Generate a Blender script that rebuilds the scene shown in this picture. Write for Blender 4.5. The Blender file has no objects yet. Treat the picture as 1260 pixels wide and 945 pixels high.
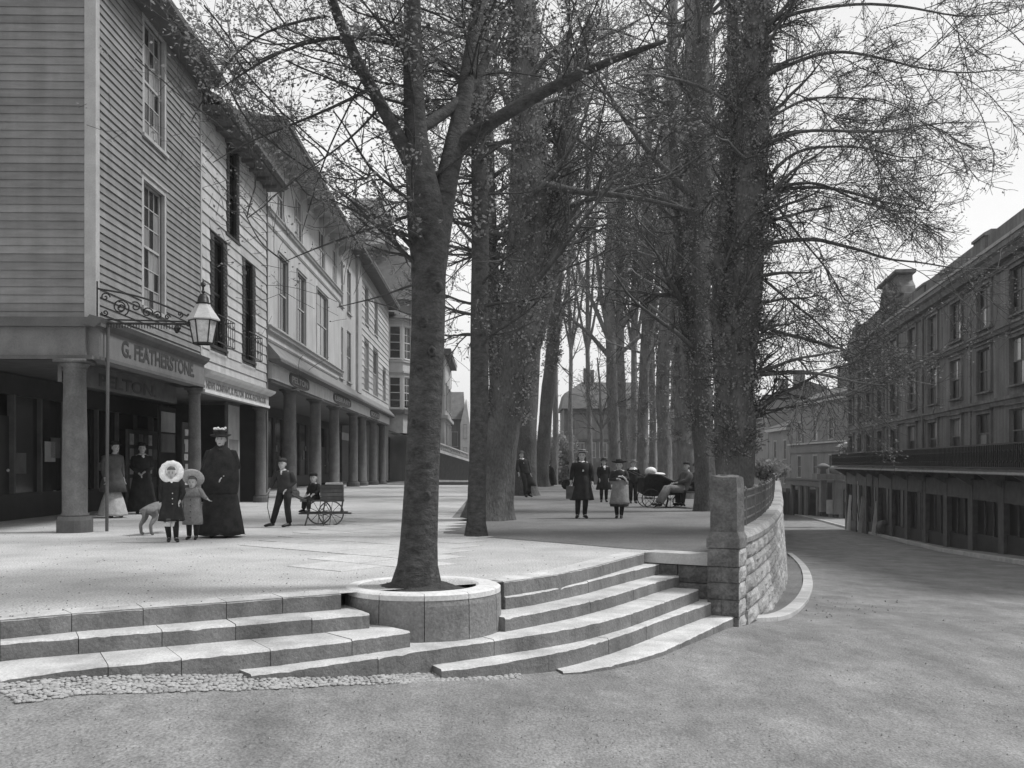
import bpy, math, random
import numpy as np
from mathutils import Matrix, Vector
R = math.radians
sc = bpy.context.scene
COL = sc.collection
random.seed(7)

# ---------------------------------------------------------------- camera
F = 1200.0                      # focal length measured in photograph pixels
HZ = 570.0; CX = 630.0; CAMZ = 1.2
cd = bpy.data.cameras.new("camera"); cam = bpy.data.objects.new("camera", cd); COL.objects.link(cam)
cam.location = (0, 0, CAMZ); cam.rotation_euler = (R(90), 0, 0)
cd.sensor_width = 36; cd.sensor_fit = 'HORIZONTAL'; cd.lens = 36 * F / 1260
cd.shift_y = (HZ - 472.5) / 1260; cd.clip_start = 0.05; cd.clip_end = 3000
sc.camera = cam

# ---------------------------------------------------------------- sky and sun (overcast, monochrome plate)
w = bpy.data.worlds.new("World"); sc.world = w; w.use_nodes = True
nt = w.node_tree; nt.nodes.clear()
N = nt.nodes.new; L = nt.links.new
sky = N('ShaderNodeTexSky'); sky.sky_type = 'NISHITA'; sky.sun_disc = False
SUN_EL, SUN_AZ = 56, 80          # azimuth measured from +Y towards +X
sky.sun_elevation = R(SUN_EL); sky.sun_rotation = R(SUN_AZ)
bw = N('ShaderNodeRGBToBW'); L(sky.outputs[0], bw.inputs[0])
tc = N('ShaderNodeTexCoord'); mp = N('ShaderNodeMapping'); mp.inputs['Scale'].default_value = (1, 1, 2.6)
L(tc.outputs['Generated'], mp.inputs[0])
nz = N('ShaderNodeTexNoise'); nz.inputs['Scale'].default_value = 1.7; nz.inputs['Detail'].default_value = 6; nz.inputs['Roughness'].default_value = .55
L(mp.outputs[0], nz.inputs['Vector'])
rmp = N('ShaderNodeMapRange'); rmp.inputs[1].default_value = .3; rmp.inputs[2].default_value = .7; rmp.inputs[3].default_value = 6.6; rmp.inputs[4].default_value = 8.4
L(nz.outputs[0], rmp.inputs[0])
mixc = N('ShaderNodeMix'); mixc.data_type = 'FLOAT'; mixc.inputs[0].default_value = .82
L(bw.outputs[0], mixc.inputs[2]); L(rmp.outputs[0], mixc.inputs[3])
bg = N('ShaderNodeBackground'); bg.inputs['Strength'].default_value = 0.10
L(mixc.outputs[0], bg.inputs['Color'])
wo = N('ShaderNodeOutputWorld'); L(bg.outputs[0], wo.inputs[0])
sl = bpy.data.lights.new("sun", 'SUN'); sl.energy = 2.6; sl.angle = R(11); sl.color = (1, 1, 1)
so = bpy.data.objects.new("sun", sl); COL.objects.link(so)
sd = Vector((math.sin(R(SUN_AZ)) * math.cos(R(SUN_EL)), math.cos(R(SUN_AZ)) * math.cos(R(SUN_EL)), math.sin(R(SUN_EL))))
so.rotation_euler = sd.to_track_quat('Z', 'Y').to_euler(); so.location = (20, 20, 40)
sc.view_settings.view_transform = 'Standard'; sc.view_settings.look = 'None'
sc.view_settings.exposure = 0.42; sc.view_settings.gamma = 1
sc.render.resolution_x = 1024; sc.render.resolution_y = 768

# ---------------------------------------------------------------- picture to world
def W(px, py, Y): return ((px - CX) / F * Y, Y, CAMZ + (HZ - py) / F * Y)
def G(px, py, z=0.0):
    Y = (CAMZ - z) * F / (py - HZ); return ((px - CX) / F * Y, Y, z)

# ---------------------------------------------------------------- materials
MATS = {}
def mat(name, g, rough=.85, var=.18, scale=3.0, fine=40.0, fvar=.12, bump=.25, bscale=30.0, dist=.01, rnd=.0, spec=.3, stretch=(1, 1, 1), metal=0, streak=0, rut=False):
    m = bpy.data.materials.new(name); m.use_nodes = True; t = m.node_tree
    b = t.nodes['Principled BSDF']; n = t.nodes.new; l = t.links.new
    b.inputs['Roughness'].default_value = rough; b.inputs['Specular IOR Level'].default_value = spec; b.inputs['Metallic'].default_value = metal
    geo = n('ShaderNodeNewGeometry'); mpn = n('ShaderNodeMapping'); mpn.inputs['Scale'].default_value = stretch
    l(geo.outputs['Position'], mpn.inputs[0])
    def noise(s, d=5):
        q = n('ShaderNodeTexNoise'); q.inputs['Scale'].default_value = s; q.inputs['Detail'].default_value = d; q.inputs['Roughness'].default_value = .6
        l(mpn.outputs[0], q.inputs['Vector']); return q
    def mr(src, a, c):
        q = n('ShaderNodeMapRange'); q.inputs[1].default_value = .28; q.inputs[2].default_value = .72; q.inputs[3].default_value = a; q.inputs[4].default_value = c
        l(src, q.inputs[0]); return q.outputs[0]
    def mul(a, c):
        q = n('ShaderNodeMath'); q.operation = 'MULTIPLY'; l(a, q.inputs[0])
        if isinstance(c, float): q.inputs[1].default_value = c
        else: l(c, q.inputs[1])
        return q.outputs[0]
    v = mul(mr(noise(scale).outputs[0], 1 - var, 1 + var), mr(noise(fine, 3).outputs[0], 1 - fvar, 1 + fvar))
    if streak:
        ms = n('ShaderNodeMapping'); ms.inputs['Scale'].default_value = (2.2, 2.2, .25); l(geo.outputs['Position'], ms.inputs[0])
        qs = n('ShaderNodeTexNoise'); qs.inputs['Scale'].default_value = 1.6; qs.inputs['Detail'].default_value = 6; l(ms.outputs[0], qs.inputs['Vector'])
        v = mul(v, mr(qs.outputs[0], 1 - streak, 1 + streak * .6))
    if rut:                       # long wheel-worn bands and damp patches
        mr_ = n('ShaderNodeMapping'); mr_.inputs['Rotation'].default_value = (0, 0, R(18)); mr_.inputs['Scale'].default_value = (1.3, .45, 1); l(geo.outputs['Position'], mr_.inputs[0])
        qs = n('ShaderNodeTexNoise'); qs.inputs['Scale'].default_value = 1.3; qs.inputs['Detail'].default_value = 4; l(mr_.outputs[0], qs.inputs['Vector']); v = mul(v, mr(qs.outputs[0], .78, 1.16)); v = mul(v, mr(noise(7).outputs[0], .84, 1.14))
    if rnd:
        oi = n('ShaderNodeObjectInfo'); q = n('ShaderNodeMapRange'); q.inputs[3].default_value = 1 - rnd; q.inputs[4].default_value = 1 + rnd
        l(oi.outputs['Random'], q.inputs[0]); v = mul(v, q.outputs[0])
    v = mul(v, float(g))
    cmb = n('ShaderNodeCombineColor'); [l(v, cmb.inputs[i]) for i in range(3)]
    l(cmb.outputs[0], b.inputs['Base Color'])
    if bump:
        bp = n('ShaderNodeBump'); bp.inputs['Strength'].default_value = bump; bp.inputs['Distance'].default_value = dist
        l(noise(bscale, 6).outputs[0], bp.inputs['Height']); l(bp.outputs[0], b.inputs['Normal'])
    MATS[name] = m; return m
M = MATS
mat('pale_paving', .43, var=.22, scale=.9, fine=48, fvar=.5, bump=1, bscale=50, dist=.015, rnd=.05)
mat('slab_paving', .455, var=.14, scale=1.6, fine=50, fvar=.3, bump=.4, bscale=45, dist=.008, rnd=.07)
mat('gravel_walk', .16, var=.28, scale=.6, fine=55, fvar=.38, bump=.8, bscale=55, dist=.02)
mat('road', .20, var=.24, scale=1.6, fine=60, fvar=.42, bump=.9, bscale=34, dist=.02, stretch=(1, .6, 1), rut=True)
mat('pavement', .24, var=.2, scale=.8, fine=20, fvar=.2, bump=.4)
mat('cobble', .25, var=.3, scale=9, bump=.4, bscale=40, rnd=.3)
mat('shaded_riser', .17, var=.3, scale=2.4, fine=50, fvar=.2, bump=.7, bscale=22, dist=.02, rnd=.08, streak=.2)  # step stone darkened, shade of the riser faces put into the colour
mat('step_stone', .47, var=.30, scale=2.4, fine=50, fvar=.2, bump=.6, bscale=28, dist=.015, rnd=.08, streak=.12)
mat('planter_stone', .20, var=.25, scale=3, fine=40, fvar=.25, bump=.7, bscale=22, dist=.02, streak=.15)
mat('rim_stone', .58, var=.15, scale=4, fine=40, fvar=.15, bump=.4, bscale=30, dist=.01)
mat('soil', .05, var=.4, scale=9, bump=1, bscale=30, dist=.04)
mat('wall_stone', .30, var=.3, scale=5, fine=40, fvar=.3, bump=.8, bscale=26, dist=.02, rnd=.22)
mat('pillar_stone', .125, var=.45, scale=5, fine=30, fvar=.3, bump=.8, bscale=24, dist=.03, rnd=.12)
mat('mortar', .30, var=.2, scale=6)
mat('kerb_stone', .42, var=.2, scale=3, bump=.5, rnd=.1)
mat('bark', .10, var=.35, scale=3, fine=34, fvar=.35, bump=1, bscale=16, dist=.05, stretch=(1, 1, .45))
mat('bark_smooth', .052, var=.55, scale=9, fine=40, fvar=.3, bump=.9, bscale=13, dist=.035, stretch=(1, 1, 1.6))
mat('bark_far', .16, var=.3, scale=2, fine=12, fvar=.3, bump=1, bscale=7, dist=.08, stretch=(1, 1, .4))
mat('twig', .06, var=.2, bump=0)
mat('leaf', .22, rough=.6, var=.45, scale=2.0, fine=14, fvar=.3, bump=0)
mat('board_grey', .20, var=.16, scale=2, fine=30, fvar=.08, bump=.3, bscale=14, stretch=(1, 1, 5), rnd=.13, streak=.2)
mat('board_pale', .40, var=.12, scale=2, fine=30, fvar=.08, bump=.3, bscale=14, stretch=(1, 1, 5), rnd=.13, streak=.2)
mat('stucco', .42, var=.12, scale=1.2, fine=24, fvar=.08, bump=.35, bscale=20, streak=.14)
mat('stucco_grey', .165, var=.24, scale=.8, fine=14, fvar=.14, bump=.35, bscale=12, streak=.38)
mat('stucco_far', .165, var=.2, scale=.5, fine=10, fvar=.1, bump=.3, bscale=8, streak=.2)
mat('trim', .36, var=.15, scale=3, bump=.25, streak=.1)
mat('trim_pale', .55, var=.12, scale=3, bump=.2, streak=.08)
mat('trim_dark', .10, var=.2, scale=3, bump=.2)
mat('fascia_grey', .15, var=.15, scale=3, bump=.2, streak=.12)
mat('hood_lead', .17, rough=.6, var=.2, scale=2, bump=.3, streak=.12)
mat('column_paint', .12, var=.25, scale=4, fine=30, fvar=.2, bump=.35, streak=.25)
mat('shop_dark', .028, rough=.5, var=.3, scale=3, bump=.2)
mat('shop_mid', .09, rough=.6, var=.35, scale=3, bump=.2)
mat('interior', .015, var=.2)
mat('paper', .5, var=.45, scale=5, fine=26, fvar=.3, bump=.1)
mat('glass', .012, rough=.12, var=.3, scale=1.5, bump=.15, bscale=1.2, dist=.03, spec=.5, rnd=.6)
mat('glass_dim', .008, rough=.3, var=.3, scale=1.5, bump=.1, spec=.15, rnd=.5)
mat('glass_curtain', .22, rough=.15, var=.3, scale=3, bump=.12, bscale=1.2, dist=.02, spec=.5, rnd=.35, stretch=(3, 3, .4))
mat('shutter', .03, rough=.5, var=.2, bump=.2)
mat('roof_tile', .10, var=.3, scale=1.5, fine=16, fvar=.3, bump=.6, bscale=14, rnd=.15)
mat('roof_slate', .085, var=.25, scale=1.5, fine=16, fvar=.3, bump=.5, bscale=14)
mat('brick_dark', .13, var=.3, scale=2, fine=22, fvar=.3, bump=.5, bscale=18)
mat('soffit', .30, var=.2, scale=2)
mat('iron', .022, rough=.45, var=.2, bump=.15, metal=.2)
mat('iron_grey', .11, rough=.5, var=.3, bump=.2, metal=.2)
mat('lamp_cap', .42, rough=.4, var=.2, bump=.1)
mat('lamp_glass', .50, rough=.12, var=.35, scale=9, bump=.1, spec=.6)
mat('lettering', .035, rough=.5, var=.1, bump=0)
mat('letter_grey', .10, rough=.5, var=.1, bump=0)
mat('skin', .42, rough=.6, var=.06, scale=20, bump=0)
mat('skin_detail', .10, rough=.6, bump=0)
mat('hair', .045, rough=.5, var=.3, scale=30, bump=.6, bscale=60)
mat('hair_mid', .10, rough=.5, var=.3, scale=30, bump=.6, bscale=60)
mat('cloth_black', .02, rough=.95, var=.55, scale=8, bump=.5, bscale=30, dist=.01)
mat('cloth_dark', .035, rough=.95, var=.35, scale=8, bump=.5, bscale=30, dist=.01)
mat('cloth_mid', .085, rough=.95, var=.3, scale=9, bump=.5, bscale=30, dist=.012)
mat('cloth_grey', .20, rough=.95, var=.25, scale=10, bump=.6, bscale=24, dist=.015)
mat('cloth_pale', .42, rough=.95, var=.2, scale=10, bump=.5, bscale=24, dist=.012)
mat('cloth_white', .75, rough=.9, var=.12, scale=20, bump=.5, bscale=40, dist=.01)
mat('straw', .42, rough=.9, var=.2, scale=20, bump=.6, bscale=60, dist=.008)
mat('leather', .018, rough=.35, var=.3, bump=.2)
mat('fur', .17, rough=.95, var=.25, scale=14, bump=.4, bscale=60, dist=.01)
mat('cart_wood', .075, var=.35, scale=6, bump=.5, bscale=20, rnd=.3)
mat('hedge', .045, var=.4, scale=3, bump=0)
mat('hill', .07, var=.35, scale=.15, fine=1.2, fvar=.35, bump=1, bscale=1, dist=.6)
mat('ground', .12, var=.2, scale=.3)

# thin leaves let some light through
_t = M['leaf'].node_tree; _b = _t.nodes['Principled BSDF']; _src = _b.inputs['Base Color'].links[0].from_socket
_tr = _t.nodes.new('ShaderNodeBsdfTranslucent'); _t.links.new(_src, _tr.inputs[0]); _mx = _t.nodes.new('ShaderNodeMixShader'); _mx.inputs[0].default_value = .4
_t.links.new(_b.outputs[0], _mx.inputs[1]); _t.links.new(_tr.outputs[0], _mx.inputs[2]); _t.links.new(_mx.outputs[0], _t.nodes['Material Output'].inputs[0])
# ---------------------------------------------------------------- mesh helpers
class MB:
    def __init__(s): s.v = []; s.f = []; s.mi = []; s.cur = 0
    def _add(s, vs, fs):
        o = len(s.v); s.v += [tuple(p) for p in vs]
        for f in fs: s.f.append(tuple(i + o for i in f)); s.mi.append(s.cur)
        return s
    def box(s, x0, x1, y0, y1, z0, z1):
        return s._add([(x0, y0, z0), (x1, y0, z0), (x1, y1, z0), (x0, y1, z0), (x0, y0, z1), (x1, y0, z1), (x1, y1, z1), (x0, y1, z1)],
                      [(0, 3, 2, 1), (4, 5, 6, 7), (0, 1, 5, 4), (1, 2, 6, 5), (2, 3, 7, 6), (3, 0, 4, 7)])
    def quad(s, *p): return s._add(p, [tuple(range(len(p)))])
    def prism(s, poly, z0, z1):
        n = len(poly); a = sum(poly[i][0] * poly[(i + 1) % n][1] - poly[(i + 1) % n][0] * poly[i][1] for i in range(n))
        if a < 0: poly = poly[::-1]
        vs = [(x, y, z0) for x, y in poly] + [(x, y, z1) for x, y in poly]
        return s._add(vs, [tuple(range(n - 1, -1, -1)), tuple(range(n, 2 * n))] + [(i, (i + 1) % n, n + (i + 1) % n, n + i) for i in range(n)])
    def xprism(s, poly, x0, x1):     # profile in (y, z) swept along x
        n = len(poly); a = sum(poly[i][0] * poly[(i + 1) % n][1] - poly[(i + 1) % n][0] * poly[i][1] for i in range(n))
        if a < 0: poly = poly[::-1]
        vs = [(x0, y, z) for y, z in poly] + [(x1, y, z) for y, z in poly]
        return s._add(vs, [tuple(range(n - 1, -1, -1)), tuple(range(n, 2 * n))] + [(i, (i + 1) % n, n + (i + 1) % n, n + i) for i in range(n)])
    def rings(s, rs, cap=True):
        n = len(rs[0]); o = []
        for r in rs: o += list(r)
        fs = []
        for k in range(len(rs) - 1):
            for i in range(n):
                j = (i + 1) % n; fs.append((k * n + i, k * n + j, (k + 1) * n + j, (k + 1) * n + i))
        if cap: fs += [tuple(range(n - 1, -1, -1)), tuple(range((len(rs) - 1) * n, len(rs) * n))]
        return s._add(o, fs)
    def tube(s, pts, rad, n=8, cap=True, ell=None):
        P = [Vector(p) for p in pts]
        if not hasattr(rad, '__len__'): rad = [rad] * len(P)
        rs = []; prev = None
        for i, p in enumerate(P):
            t = (P[min(i + 1, len(P) - 1)] - P[max(i - 1, 0)]).normalized()
            if prev is None:
                a = Vector((1, 0, 0)) if abs(t.x) < .9 else Vector((0, 1, 0)); a = (a - t * a.dot(t)).normalized()
            else: a = (prev - t * prev.dot(t)).normalized()
            prev = a; b = t.cross(a); e = ell if ell else 1
            rs.append([p + a * (rad[i] * math.cos(2 * math.pi * k / n)) + b * (rad[i] * e * math.sin(2 * math.pi * k / n)) for k in range(n)])
        return s.rings(rs, cap)
    def lathe(s, prof, n=16, c=(0, 0, 0), a0=0, a1=360, cap=True):
        full = abs(a1 - a0) >= 360; m = n if full else n + 1
        rs = [[(c[0] + r * math.cos(R(a0 + (a1 - a0) * k / n)), c[1] + r * math.sin(R(a0 + (a1 - a0) * k / n)), c[2] + z) for k in range(m)] for r, z in prof]
        if full: return s.rings(rs, cap)
        o = []; fs = []
        for r in rs: o += r
        for k in range(len(rs) - 1):
            for i in range(m - 1): fs.append((k * m + i, k * m + i + 1, (k + 1) * m + i + 1, (k + 1) * m + i))
        return s._add(o, fs)
    def ball(s, c, r, n=10, m=6):
        if not hasattr(r, '__len__'): r = (r, r, r)
        rs = []
        for k in range(m + 1):
            a = math.pi * (k / m) * .998 + .001 * math.pi
            rs.append([(c[0] + r[0] * math.sin(a) * math.cos(2 * math.pi * i / n), c[1] + r[1] * math.sin(a) * math.sin(2 * math.pi * i / n), c[2] - r[2] * math.cos(a)) for i in range(n)])
        return s.rings(rs)
    def bar(s, a, b, wx, wz):        # rectangular bar between two points
        a = Vector(a); b = Vector(b); t = (b - a).normalized()
        u = Vector((0, 0, 1)) if abs(t.z) < .9 else Vector((0, 1, 0))
        x = t.cross(u).normalized() * wx / 2; z = x.cross(t).normalized() * wz / 2
        return s.rings([[p - x - z, p + x - z, p + x + z, p - x + z] for p in (a, b)])
    def mesh(s, name, mats, smooth=False):
        me = bpy.data.meshes.new(name); me.from_pydata(s.v, [], s.f)
        if not isinstance(mats, (list, tuple)): mats = [mats]
        for m in mats: me.materials.append(M[m] if isinstance(m, str) else m)
        if len(mats) > 1: me.polygons.foreach_set('material_index', s.mi)
        if smooth: me.polygons.foreach_set('use_smooth', [True] * len(s.f))
        me.update(); return me
    def build(s, name, mats, parent=None, smooth=False, Mx=None, **props):
        return link(name, s.mesh(name, mats, smooth), parent, Mx, **props)

def link(name, data, parent=None, Mx=None, **props):
    o = bpy.data.objects.new(name, data); COL.objects.link(o)
    if parent is not None: o.parent = parent
    if Mx is not None: o.matrix_local = Mx
    for k, v in props.items():
        if v is not None: o[k] = v
    return o
def thing(name, label, cat, Mx=None, group=None):
    if not isinstance(Mx, Matrix): Mx = Matrix.Translation(Mx or (0, 0, 0))
    return link(name, None, None, Mx, label=label, category=cat, group=group)
def TR(x, y, z, rz=0, s=1): 
    m = Matrix.Translation((x, y, z)) @ Matrix.Rotation(R(rz), 4, 'Z')
    if hasattr(s, '__len__'): return m @ Matrix.Diagonal((s[0], s[1], s[2], 1))
    return m @ Matrix.Scale(s, 4)
def copy_tree(o, parent=None):
    c = o.copy(); COL.objects.link(c)
    if parent: c.parent = parent
    for ch in list(o.children): copy_tree(ch, c)
    return c
def mesh_np(name, V, Q, mats, smooth=False):
    me = bpy.data.meshes.new(name); V = np.asarray(V, np.float32); Q = np.asarray(Q, np.int32); k = Q.shape[1]
    me.vertices.add(len(V)); me.vertices.foreach_set('co', V.ravel())
    me.loops.add(Q.size); me.loops.foreach_set('vertex_index', Q.ravel())
    me.polygons.add(len(Q)); me.polygons.foreach_set('loop_start', np.arange(0, Q.size, k, dtype=np.int32))
    if smooth: me.polygons.foreach_set('use_smooth', np.ones(len(Q), bool))
    me.materials.append(M[mats]); me.update(calc_edges=True); me.validate(); return me
def text(body, size, matname, parent, Mx, name='lettering', width=None, extrude=.004):
    cu = bpy.data.curves.new('lettering_curve', 'FONT'); cu.body = body; cu.size = size; cu.extrude = extrude; cu.align_x = 'LEFT'; cu.offset = size * .028
    o = bpy.data.objects.new('tmp', cu); COL.objects.link(o); bpy.context.view_layer.update()
    me = bpy.data.meshes.new_from_object(o.evaluated_get(bpy.context.evaluated_depsgraph_get()))
    bpy.data.objects.remove(o); me.materials.clear(); me.materials.append(M[matname])
    if width:
        xs = [v.co.x for v in me.vertices]; k = width / (max(xs) - min(xs)); x0 = min(xs)
        for v in me.vertices: v.co.x = (v.co.x - x0) * k
    return link(name, me, parent, Mx @ Matrix.Rotation(R(90), 4, 'X'))
UNIT = MB().box(0, 1, 0, 1, 0, 1).mesh('unit_block', 'trim')
UNITS = {}
def unit(m, kind='box'):
    if (m, kind) not in UNITS:
        if kind == 'box': b = MB().box(0, 1, 0, 1, 0, 1)
        elif kind == 'board': b = MB().xprism([(0, 0), (-1, .0), (-.35, 1.06), (0, 1.06)], 0, 1)     # clapboard: thick lower edge, thin top
        elif kind == 'slab':
            b = MB(); e = .012; z = .93
            b.rings([[(0, 0, 0), (1, 0, 0), (1, 1, 0), (0, 1, 0)], [(0, 0, z), (1, 0, z), (1, 1, z), (0, 1, z)], [(e, e, 1), (1 - e, e, 1), (1 - e, 1 - e, 1), (e, 1 - e, 1)]])
        UNITS[(m, kind)] = b.mesh(kind, m)
    return UNITS[(m, kind)]
def rock_mesh(seed, m):          # unit stone, front (towards -y) rock faced with a drafted margin
    rg = random.Random(seed); nx, nz_ = 6, 4; b = MB(); idx = {}
    vs = []; fs = []
    for j in range(nz_ + 1):
        for i in range(nx + 1):
            x = i / nx; z = j / nz_
            ed = i in (0, nx) or j in (0, nz_)
            x2 = x if ed else x + rg.uniform(-.04, .04)
            z2 = z if ed else z + rg.uniform(-.05, .05)
            vs.append((x2, 0 if ed else -rg.uniform(.06, .30), z2))
    for j in range(nz_):
        for i in range(nx):
            a = j * (nx + 1) + i; fs.append((a, a + 1, a + nx + 2, a + nx + 1))
    b._add(vs, fs); b.quad((0, 0, 1), (1, 0, 1), (1, 1, 1), (0, 1, 1)); b.quad((0, 0, 0), (0, 1, 0), (1, 1, 0), (1, 0, 0))
    b.quad((0, 0, 0), (0, 0, 1), (0, 1, 1), (0, 1, 0)); b.quad((1, 0, 0), (1, 1, 0), (1, 1, 1), (1, 0, 1))
    return b.mesh('stone', m)
def lerp(a, b, t): return a + (b - a) * t
def interp(x, pts):
    if x <= pts[0][0]:
        return pts[0][1]
    for (a, b), (c, d) in zip(pts, pts[1:]):
        if x <= c: return lerp(b, d, (x - a) / (c - a))
    return pts[-1][1]
# ================================================================ SETTING: road, terrace, steps
def road_z(X, Y):
    zx = interp(X, [(-9, -.14), (-6, -.18), (-3.2, -.34), (-2.0, -.455), (-.8, -.625), (.55, -.75), (3, -.85), (6, -.95), (10, -1.0)])
    dz = interp(Y, [(12, 0), (26, -.72), (42, -1.58), (70, -2.55), (120, -3.95), (220, -6.2), (600, -13)])
    return zx + dz * min(1, max(0, (X + 6) / 9)) 
def terr_z(Y): return interp(Y, [(50, 0), (60, -.12), (100, -1.4), (200, -5.0), (420, -12)])
def GR(px, py):                    # picture point on the road surface
    lo, hi = 3.0, 600.0
    f = lambda Y: (CAMZ + (HZ - py) / F * Y) - road_z((px - CX) / F * Y, Y)
    for _ in range(60):
        m = (lo + hi) / 2
        if f(m) > 0: lo = m
        else: hi = m
    Y = (lo + hi) / 2; X = (px - CX) / F * Y; return (X, Y, road_z(X, Y))

def grid_sheet(name, xs, ys, zf, m, **props):
    V = [(x, y, zf(x, y)) for y in ys for x in xs]; n = len(xs)
    Q = [(j * n + i, j * n + i + 1, (j + 1) * n + i + 1, (j + 1) * n + i) for j in range(len(ys) - 1) for i in range(n - 1)]
    o = link(name, mesh_np(name, V, Q, m, True)); o['kind'] = 'structure'
    for k, v in props.items(): o[k] = v
    return o
xs = list(np.arange(-14, 14, .5)) + list(np.arange(14, 60, 3)) + [80, 120, 200, 400]
ys = list(np.arange(1, 32, .5)) + list(np.arange(32, 80, 2)) + list(np.arange(80, 200, 8)) + [240, 300, 420, 600]
rr = np.random.RandomState(3)
bumps = {}
def road_surf(x, y):
    und = .012 * math.sin(x * 1.9 + y * .7) * math.sin(y * 1.3 - x) if x > -1 else 0
    return road_z(x, y) - .01 + und
grid_sheet('road', xs, ys, road_surf, 'road')
# ground out to the horizon, well below everything
b = MB(); b.quad((-900, -60, -16), (900, -60, -16), (900, 1500, -16), (-900, 1500, -16)); b.build('ground', 'ground', kind='structure')

E0 = [G(x, y) for x, y in [(0, 763), (100, 754), (200, 746.5), (320, 737.5), (420, 730), (620, 716), (655, 711), (689, 706), (730, 697), (771, 686), (793, 680.5)]]
E0L = (-12.0, 3.4, 0)
EDGE = [E0L] + E0
# wall top line (terrace side of the road wall)
WTOP = [(2.86, 12.35), (3.37, 13.5), (4.05, 15.4), (4.88, 18.0), (5.72, 20.8), (6.9, 25), (8.25, 30), (11.0, 40), (16.4, 60), (21.9, 80), (27.5, 100), (41, 150), (56, 200), (120, 420)]
def wall_x(Y): return interp(Y, [(y, x) for x, y in WTOP])
def edge_x(Y):
    return interp(Y, [(p[1], p[0]) for p in EDGE])
V = []; Q = []
ysT = sorted(set([p[1] for p in EDGE] + list(np.arange(13.2, 52, 1.3)) + list(np.arange(52, 120, 6)) + [120, 150, 200, 300, 420]))
for Y in ysT:
    xr = edge_x(Y) if Y < 13.09 else (min(wall_x(Y), 2.55) if Y < 13.2 else wall_x(Y) - .05)
    z = terr_z(Y)
    for k in range(9): V.append((lerp(-60 if Y > 20 else -13, xr, k / 8), Y, z))
for j in range(len(ysT) - 1):
    for k in range(8): a = j * 9 + k; Q.append((a, a + 1, a + 10, a + 9))
link('promenade', mesh_np('promenade', V, Q, 'pale_paving', True), kind='structure')
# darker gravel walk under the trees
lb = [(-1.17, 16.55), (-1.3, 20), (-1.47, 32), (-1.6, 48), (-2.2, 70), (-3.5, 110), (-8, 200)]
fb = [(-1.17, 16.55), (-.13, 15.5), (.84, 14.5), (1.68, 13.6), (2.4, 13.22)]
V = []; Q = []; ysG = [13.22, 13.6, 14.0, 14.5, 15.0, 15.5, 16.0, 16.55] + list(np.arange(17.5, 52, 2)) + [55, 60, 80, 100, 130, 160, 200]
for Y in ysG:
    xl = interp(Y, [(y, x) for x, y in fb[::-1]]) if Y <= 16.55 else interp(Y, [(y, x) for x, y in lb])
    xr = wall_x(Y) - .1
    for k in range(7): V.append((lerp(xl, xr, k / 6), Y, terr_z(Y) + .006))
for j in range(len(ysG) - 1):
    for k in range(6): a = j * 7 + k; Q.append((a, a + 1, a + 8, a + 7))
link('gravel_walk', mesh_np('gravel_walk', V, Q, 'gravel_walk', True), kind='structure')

# loose paving slabs laid in the promenade
pv = link('paving', None, None, Matrix.Translation((0, 0, 0)), kind='structure')
um = unit('slab_paving', 'slab'); rg = random.Random(5); ang = R(-38); ca, sa = math.cos(ang), math.sin(ang)
for i in range(-14, 16):
    for j in range(-10, 14):
        u, v = i * .95, j * .72; off = (j % 2) * .45
        cx, cy = -2.2 + (u + off) * ca - v * sa, 16.5 + (u + off) * sa + v * ca
        if cx > -.55 or cx < -4.2 or cy < 10.9 or cy > 24: continue
        if cx > interp(cy, [(10, -1.6), (12, -1.2), (15.5, -1.0), (16.5, -1.6), (24, -1.9)]): continue
        if (cx + 4.2) * .55 + (cy - 11) * .25 < .5 + rg.random() * .7: continue
        Mx = Matrix.Translation((cx, cy, -.005 + rg.uniform(0, .004))) @ Matrix.Rotation(ang, 4, 'Z') @ Matrix.Diagonal((.922, .695, .012, 1))
        link('slab', um, pv, Mx)

# ---- the broad curved steps
def ext(pts, z): return [G(x, y, z) for x, y in pts]
S1 = ext([(0, 790.5), (100, 783), (220, 773.5), (350, 763), (455, 754.5), (455.1, 754.4)], -.145)
S1r = ext([(621.6, 733.7), (655, 729), (689, 722.5), (720, 716), (751, 708), (775, 702), (792, 698), (812.7, 693.6), (834, 690)], -.145)
S2 = ext([(0, 834), (100, 821), (220, 810), (350, 796.5), (430, 787), (505, 776.5)], -.28)
S2r = ext([(621.6, 759.7), (665, 752), (709.5, 743), (740, 735.5), (771, 726.7), (812.7, 713.5), (836, 708)], -.28)
S3 = ext([(309, 830), (350, 824), (400, 817.5), (460, 808.5), (519.7, 799), (575, 791.5), (621.6, 785), (665, 778.5), (709.5, 771), (740, 764), (771, 755.6), (812.7, 741.5), (860, 724.6)], -.42)
S4 = ext([(543, 824), (577.5, 820.5), (620, 814), (668, 805), (710, 796), (751, 784.5), (782, 774), (812.7, 762.5), (850, 749.5), (884, 738)], -.57)
S5 = ext([(693, 826.5), (720, 824), (751, 817.5), (782, 810), (812.7, 801), (833, 792), (854, 782), (882, 768.5), (910, 755.6)], -.735)
steps = thing('stone_steps', 'broad curved flight of worn stone steps sweeping from the road up to the promenade', 'steps', (0, 0, 0))
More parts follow.
